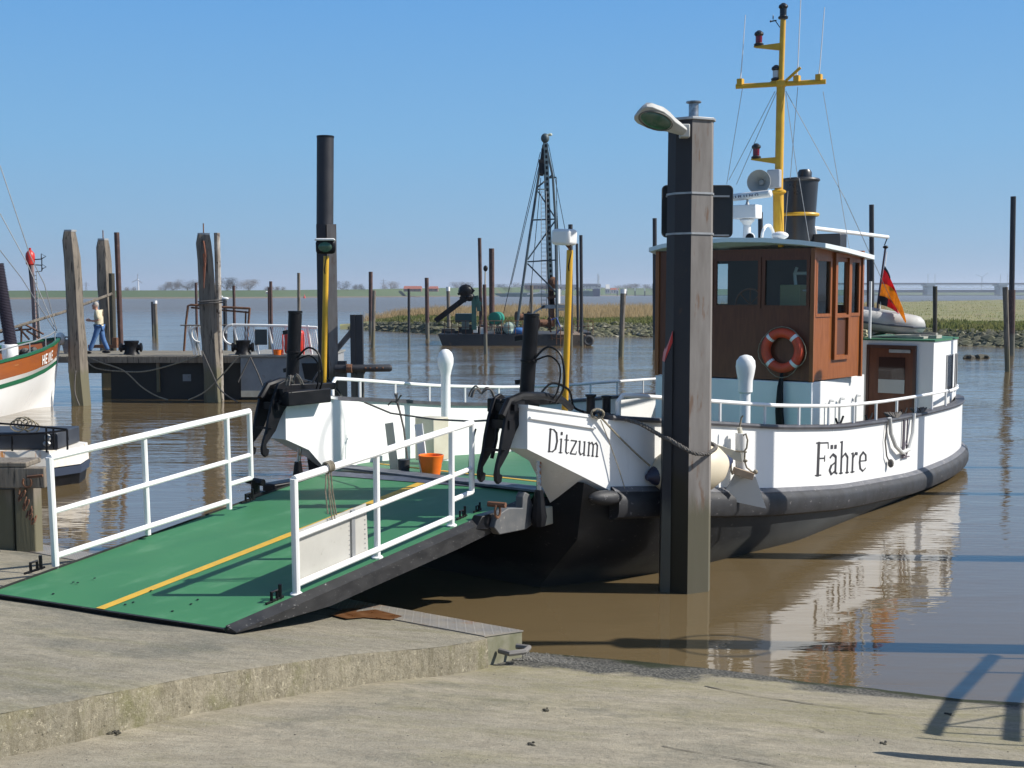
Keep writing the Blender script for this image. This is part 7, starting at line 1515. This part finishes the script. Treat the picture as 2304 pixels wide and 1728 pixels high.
mb = MB(); mb.prism([(x * 1.08, y * 1.1) for x, y in prof], (DX, DY, z1 + .012), (.93, 0, 0), (0, .93, 0), (0, 0, .03)); fixn(mb).build("cap_plate", STEEL, dol, bevel=.005)
mb = MB().lathe([(.06, 0), (.055, .04), (.055, .16), (.085, .17), (.085, .185), (.04, .19)], (DX + .02, DY - .05, z1 + .03), n=16); mb.build("top_pipe", mat("galvanised_patchy", (.4, .42, .44), .35, .7, c2=(.1, .11, .12), scale=9), dol)
zr0 = ad(1440, 790, DY).z
mb = MB(); mb.hexa([(DX - .33, DY - .13, -1.5), (DX - .205, DY - .16, -1.5), (DX - .19, DY + .12, -1.5), (DX - .31, DY + .12, -1.5)], [(DX - .285, DY - .12, zr0 - .12), (DX - .20, DY - .15, zr0 + .1), (DX - .185, DY + .12, zr0 + .1), (DX - .28, DY + .12, zr0 - .12)]); fixn(mb).build("rubbing_strip", PILEBLK, dol)
mb = MB(); mb.hexa([(DX - .288, DY - .125, zr0 - .115), (DX - .203, DY - .155, zr0 + .105), (DX - .188, DY + .12, zr0 + .105), (DX - .283, DY + .12, zr0 - .115)], [(DX - .27, DY - .115, zr0 - .02), (DX - .203, DY - .155, zr0 + .23), (DX - .188, DY + .12, zr0 + .23), (DX - .27, DY + .12, zr0 - .02)]); fixn(mb).build("red_strip_top", RED, dol)
# sign board behind, held by two bands
zs0 = ad(1600, 533, DY + .3).z; zs1 = ad(1600, 418, DY + .3).z; xa = ad(1494, 0, DY + .3).x; xb = ad(1654, 0, DY + .3).x
sg = thing("sign_board", "black back of a rounded sign board strapped behind the dolphin", "sign", ((xa + xb) / 2, DY + .3, zs0))
mb = MB(); mb.box(xa, xb, DY + .29, DY + .305, zs0, zs1); o = mb.build("board", mat("sign_back_black", (.014, .016, .018), .45), sg); b_ = o.modifiers.new("round", 'BEVEL'); b_.width = .05; b_.segments = 4; b_.affect = 'EDGES'; b_.limit_method = 'ANGLE'; b_.use_clamp_overlap = True; b_.width = .006
mb = MB()
rr_ = .05; w2 = (xb - xa) / 2; h2 = (zs1 - zs0) / 2; cx = (xa + xb) / 2; cz = (zs0 + zs1) / 2; pl = []
for k in range(4):
    for j in range(6): a = pi / 2 * k + pi / 2 * j / 5; pl.append((([1, -1, -1, 1][k]) * (w2 - rr_) + rr_ * cos(a), ([1, 1, -1, -1][k]) * (h2 - rr_) + rr_ * sin(a)))
bpy.data.objects.remove(o); mb.prism(pl, (cx, DY + .30, cz), (1, 0, 0), (0, 0, 1), (0, .012, 0)); fixn(mb).build("board", mat("sign_back_black", (.014, .016, .018), .45), sg)
mb = MB(); mb.tube([(cx + x, DY + .29, cz + y) for x, y in pl], .008, 5, closed=True); mb.build("rim", mat("sign_rim", (.05, .055, .06), .4), sg)
for y in (434, 525):
    z = ad(1520, y, DY - .2).z; k = 1.0 - .085 * (z / 5.4)
    MB().bar((xa + .04, DY + .272, z), (xb - .04, DY + .272, z), .03, .02, (0, 0, 1)).build("mounting_rail", STEEL, sg)
    P = [Vector((DX + x * k * 1.03, DY + y2 * k * 1.03, z)) for x, y2 in prof]; mb = MB()
    for i in range(len(P)): mb.bar(P[i], P[(i + 1) % len(P)], .008, .022)
    mb.build("strap", STEEL, sg)
# street lamp
p0 = ad(1538, 306, DY - .25); lp = thing("street_lamp", "grey street lamp with green lens bolted to the top of the dolphin", "street lamp", tuple(p0))
LG = mat("lamp_grey", (.42, .42, .40), .5, c2=(.36, .36, .34), scale=6)
mb = MB(); a = ad(1527, 312, DY - .2); b = ad(1549, 282, DY - .2); mb.box(a.x, b.x, DY - .33, DY - .2, a.z, b.z); mb.build("bracket", LG, lp, bevel=.012)
h0 = ad(1540, 298, DY - .34); h1 = ad(1436, 252, DY - .62); axd = (h1 - h0).normalized(); upv = Vector((0, .62, .78)); upv = (upv - axd * upv.dot(axd)).normalized(); sdv = axd.cross(upv); HL = (h1 - h0).length
S = [(0, .05, .05, .0), (.12, .065, .10, .02), (.30, .085, .15, .035), (.45, .12, .165, .045), (.62, .145, .165, .05), (.86, .14, .14, .045), (.95, .115, .07, .03), (1.0, .07, .015, .0)]; m_ = 8; mb = MB()
for f, wd, ht, up in S:
    for k in range(m_):
        t = 2 * pi * (k + .5) / m_; a_, b_ = cos(t), sin(t); sq = (abs(a_) ** 3 + abs(b_) ** 3) ** -.333
        mb.v.append(h0 + axd * (HL * f) + sdv * (wd * a_ * sq) + upv * (up * 0 + (ht if b_ > 0 else .02) * b_ * sq))
for i in range(len(S) - 1):
    for k in range(m_): a_ = i * m_ + k; b_ = i * m_ + (k + 1) % m_; mb.f.append((a_, b_, b_ + m_, a_ + m_))
mb.f += [tuple(range(m_)), tuple(range((len(S) - 1) * m_, len(S) * m_))]
fixn(mb).build("housing", LG, lp, angle=24, bevel=.006)
cc = h0 + axd * (HL * .63) - upv * .018
mb = MB(); mb.ell(cc, HL * .31, .105, .04, 18, 10, ax=(axd, sdv, upv)); mb.build("lens", GLASSG, lp)
mb = MB().tube([cc + axd * (HL * .33 * cos(t)) + sdv * (.118 * sin(t)) for t in [2 * pi * k / 24 for k in range(24)]], .009, 5, closed=True); mb.build("lens_frame", mat("lamp_frame_dark", (.12, .12, .11), .5), lp)
# mooring rope round the dolphin, with strands
def strand_rope(pts, r, name, m_, lab, tw=9):
    P = [Vector(p) for p in pts]; out = []
    for i in range(len(P) - 1):
        q0, q1, q2, q3 = P[max(i - 1, 0)], P[i], P[i + 1], P[min(i + 2, len(P) - 1)]
        n = max(3, int((q2 - q1).length / .03))
        for k in range(n): t = k / n; out.append(.5 * ((2 * q1) + (-q0 + q2) * t + (2 * q0 - 5 * q1 + 4 * q2 - q3) * t * t + (-q0 + 3 * q1 - 3 * q2 + q3) * t ** 3))
    out.append(P[-1]); mb = MB()
    for s in range(3):
        ln = 0; pp = []
        for i, p in enumerate(out):
            if i: ln += (p - out[i - 1]).length
            d = (out[min(i + 1, len(out) - 1)] - out[max(i - 1, 0)]).normalized(); a = d.orthogonal().normalized(); b = d.cross(a); ph = ln * 2 * pi * tw + s * 2 * pi / 3
            up = Vector((0, 0, 1)); a = (up - d * up.dot(d)).normalized() if abs(d.z) < .98 else a; b = d.cross(a)
            pp.append(p + (a * cos(ph) + b * sin(ph)) * r * .5)
        mb.tube(pp, r * .58, 6)
    return tag(mb.build(name, m_), lab, "rope")
st_ = FW(2.02, 1.35, 2.03)
strand_rope([FW(1.95, 1.15, 2.04), st_, ad(1430, 950, 13.45), ad(1490, 982, 13.42), ad(1505, 988, 13.36), ad(1530, 1003, 13.28), ad(1560, 1019, 13.26), ad(1590, 1021, 13.34), ad(1608, 1010, 13.55), ad(1604, 1000, 13.8), ad(1560, 985, 14.0)], .026, "mooring_rope", ROPEDK, "thick twisted dark rope from the bow bitts round the steel dolphin", 9)
mb = MB(); a = FW(2.25, .95, 2.07)
for k in range(6): mb.tube([a + Vector((.07 * cos(t + k), .05 * sin(t * 2), .05 * sin(t + k))) for t in [2 * pi * j / 10 for j in range(10)]], .011, 5, closed=True)
mb.tube(catenary(a, ad(1462, 1048, 13.7), .02), .012, 6); tag(mb.build("fender_rope", ROPE), "thin grey rope knotted on the bow and holding the cream fender", "rope")
mb = MB(); mb.tube([FW(2.29, .95, 2.0), FW(2.30, 1.08, 1.8), FW(2.36, 1.22, 1.45), FW(2.40, 1.3, 1.2)], .006, 5); tag(mb.build("thin_line", ROPE), "thin grey line hanging down the white bow beside the name", "line")
# fender
fd = thing("fender", "large cream balloon fender with navy ends squeezed behind the dolphin", "fender", tuple(ad(1552, 1110, 13.95)))
c = ad(1552, 1055, 13.98); ax_ = Vector((.86, .42, .10)).normalized(); s_ = ax_.cross(Vector((0, 0, 1))).normalized(); u_2 = s_.cross(ax_)
mb = MB(); n_ = 24; prof_ = [(.0, -.56), (.06, -.55), (.10, -.50), (.22, -.38), (.295, -.2), (.315, 0), (.295, .2), (.22, .38), (.10, .50), (.06, .55), (0, .56)]
mb.lathe([(r, h) for r, h in prof_[2:-2]], c, axis=ax_, n=28); mb.build("balloon", FENDER, fd)
for s in (-1, 1): MB().lathe([(.115, .485 * s), (.09, .53 * s), (.05, .57 * s), (.035, .60 * s)], c, axis=ax_, n=18).build("end_eye", NAVY, fd)
# fender rig right of the dolphin
rg = thing("boarding_rig", "white pipe with wooden plank and loose ropes hung on the hull right of the dolphin", "rigging", tuple(ad(1665, 1110, 14.9)))
dd_ = 14.75
MB().tube([ad(1668, 975, dd_), ad(1668, 1072, dd_)], .075, 14).build("white_pipe", WHITE, rg)
MB().tube([ad(1663, 962, dd_), ad(1667, 978, dd_)], .03, 8).build("pipe_neck", BEIGE, rg)
mb = MB(); mb.prism([(0, 0), (.26, -.02), (.40, -.42), (-.16, -.30)], ad(1652, 1068, dd_ - .05), (1, 0, 0), (0, 0, 1), (0, .03, 0)); mb.build("grey_board", mat("rig_grey", (.42, .43, .43), .6), rg)
MB().bar(ad(1650, 1058, dd_ - .15), ad(1694, 1072, dd_ - .15), .10, .085, (0, 0, 1)).build("wooden_plank", mat("rig_wood", (.36, .28, .2), .85, c2=(.28, .21, .15), scale=9), rg, bevel=.005)
mb = MB(); mb.prism([(0, 0), (.36, -.12), (.38, -.24), (.24, -.20), (.05, -.16)], ad(1600, 996, dd_ - .1), (1, 0, 0), (0, 0, 1), (0, .05, 0)); mb.build("tan_arm", BEIGE, rg)
mb = MB()
for P in ([(1672, 980), (1678, 976), (1682, 990), (1680, 1008), (1675, 1015)], [(1676, 1016), (1675, 1036), (1680, 1052), (1692, 1062), (1700, 1062)], [(1637, 1030), (1645, 1038), (1645, 1060), (1648, 1068)], [(1655, 1015), (1680, 1017)], [(1664, 960), (1668, 940), (1672, 935)]): mb.tube([ad(x, y, dd_ - .12) for x, y in P], .012, 5)
mb.ell(ad(1677, 1037, dd_ - .13), .03, .02, .02, 8, 6); mb.ell(ad(1700, 1062, dd_ - .13), .03, .03, .03, 8, 6); mb.build("loose_ropes", ROPE, rg)
# ------------------------------------------------------------------ harbour furniture just right of the picture, whose shadows fall into it
def off_pile(x, y, r, h, lab, lamp=False):
    t = thing("steel_dolphin", lab, "dolphin", (x, y, 0), group="steel dolphins beyond the right edge")
    MB().tube([(x, y, -1.5), (x, y, h)], [r, r * .95], 10).build("shaft", PILEST, t)
    MB().tube([(x, y, h), (x, y, h + .04)], r * 1.08, 10).build("cap_plate", STEEL, t)
    if lamp:
        MB().tube([(x + .1, y, h + .1), (x - .35, y - .02, h + .30), (x - .75, y - .05, h + .42), (x - .9, y - .06, h + .42)], [.05, .07, .10, .03], 8).build("lamp", LG, t)
        MB().tube([(x - .2, y - .02 - .35 * sin(a), h - .9 + .42 * cos(a)) for a in [2 * pi * k / 20 for k in range(20)]], .018, 5, closed=True).build("hoop", STEEL, t)
off_pile(7.0, 11.15, .17, 4.9, "steel dolphin with lamp just beyond the right edge nearest the quay", True)
off_pile(7.3, 15.15, .19, 10.3, "very tall steel dolphin beyond the right edge level with the ferry bow", True)
off_pile(9.6, 20.1, .16, 5.6, "steel dolphin beyond the right edge level with the ferry stern")
off_pile(11.0, 23.2, .12, 5.2, "thin steel dolphin beyond the right edge behind the ferry stern")
gg = thing("gangway", "raised boarding gangway just beyond the right edge of the slipway", "gangway", (6.1, 8.8, 1.5))
def on_slip(px, py): r = ray(px, py); k = SLS * (r.x * SLN.x + r.y * SLN.y); c = -SLS * (SLP.dot(SLN)); t = (CAMH - c) / (k - r.z); p = Vector((r.x * t, r.y * t, 0)); p.z = slipz(p.x, p.y) + .030 * (noise.noise(Vector((p.x * .45, p.y * .45, 0))) + .4 * noise.noise(Vector((p.x * 1.7, p.y * 1.7, 3)))); return p
def caster(px, py, z):     # the point at height z whose shadow falls on that spot of the slipway
    t = on_slip(px, py); t = az(px, py, 0) if t.z < 0 else t; return t + SUN_DIR * ((z - t.z) / SUN_DIR.z)
G0, G1 = caster(2098, 1650, 2.5), caster(2238, 1474, 2.5); H0, H1 = caster(2276, 1662, 2.5), caster(2345, 1480, 2.5)
for a, b in ((G0, G1), (H0, H1)): MB().bar(a, b, .09, .04).build("side_beam", STEEL, gg)
mb = MB()
for f in (-.06, .05, .14, .82, .97): mb.tube([G0.lerp(G1, f) - Vector((.1, 0, 0)), H0.lerp(H1, f) + Vector((.6, 0, 0))], .018, 6)
mb.tube([G0.lerp(G1, .12), H0.lerp(H1, .36)], .012, 5); mb.tube([G0.lerp(G1, .36), H0.lerp(H1, .5)], .012, 5); mb.build("cross_bars", STEEL, gg)
for a in (H0, H1): MB().tube([a + Vector((.6, 0, 0)), (a.x + .6, a.y, slipz(a.x, a.y) - .2)], .03, 8).build("support_post", STEEL, gg)
T = on_slip(1983, 1700); q = T + Vector((1.42, -.02, 0)); hh = 1.42 * math.tan(SUN_EL)
tag(MB().tube([(q.x, q.y, T.z - .3), (q.x, q.y, T.z + hh * .9), (q.x, q.y, T.z + hh)], [.10, .075, .03], 10).build("slipway_post", PILEST), "short thick post beyond the right edge on the slipway", "post")
# ------------------------------------------------------------------ small debris on the concrete
def on_slip(px, py): r = ray(px, py); k = SLS * (r.x * SLN.x + r.y * SLN.y); c = -SLS * (SLP.dot(SLN)); t = (CAMH - c) / (k - r.z); p = Vector((r.x * t, r.y * t, 0)); p.z = slipz(p.x, p.y) + .030 * (noise.noise(Vector((p.x * .45, p.y * .45, 0))) + .4 * noise.noise(Vector((p.x * 1.7, p.y * 1.7, 3)))); return p
for (px, py, n, lb_) in ((240, 1652, 9, "dark clump of seaweed at the foot of the quay slab"), (1226, 1690 - 90, 4, "small dark debris on the slipway in the middle"), (2138, 1605, 3, "small dark debris on the slipway at the right"), (1990, 1676, 3, "dark crumbs of debris low on the slipway"), (1195, 1675, 3, "crumbs of dirt low in the middle of the slipway")):
    mb = MB(); c = on_slip(px, py)
    for k in range(n * 2): p = c + Vector((random.gauss(0, .045 if n > 5 else .012), random.gauss(0, .02), random.random() * .01)); mb.ell(p, random.uniform(.006, .018), random.uniform(.006, .014), .007, 6, 4)
    tag(mb.build("debris", WOODDK, flat=True), lb_, "debris")
def pebs():
    p = on_slip(random.uniform(0, 2300), 1480 + 250 * random.random() ** 1.2); return p
rocks("grit", 420, pebs, (.003, .008), mat("grit_mix", (.34, .31, .24), .95, c2=(.12, .11, .09), scale=3, world=True), "loose grit scattered over the slipway")
def pebs2():
    while True:
        p = Vector((random.uniform(-.3, 2.6), random.uniform(9.9, 11.2), 0)); z = slipz(p.x, p.y)
        if -.02 < z < .085 - .035 * p.x: p.z = z; return p
rocks("waterline_gravel", 2600, pebs2, (.006, .014), mat("gravel_mix", (.19, .18, .155), .8, c2=(.08, .08, .075), scale=25, amt=1, world=True), "coarse grey gravel along the waterline of the slipway")
# ------------------------------------------------------------------ haze over the river
hm = bpy.data.materials.new("thin_air_haze"); hm.use_nodes = True; N_ = hm.node_tree.nodes; N_.remove(N_["Principled BSDF"])
pv = N_.new("ShaderNodeVolumePrincipled"); pv.inputs["Color"].default_value = (.78, .86, 1, 1); pv.inputs["Density"].default_value = .00016; pv.inputs["Anisotropy"].default_value = .2
hm.node_tree.links.new(pv.outputs[0], N_["Material Output"].inputs["Volume"])
mb = MB(); mb.box(-7300, 7300, -70, 9100, -3, 90); o = mb.build("haze", hm, org=(0, 0, 0), flat=True); tag(o, "thin pale haze over the river", "haze", kind="stuff")
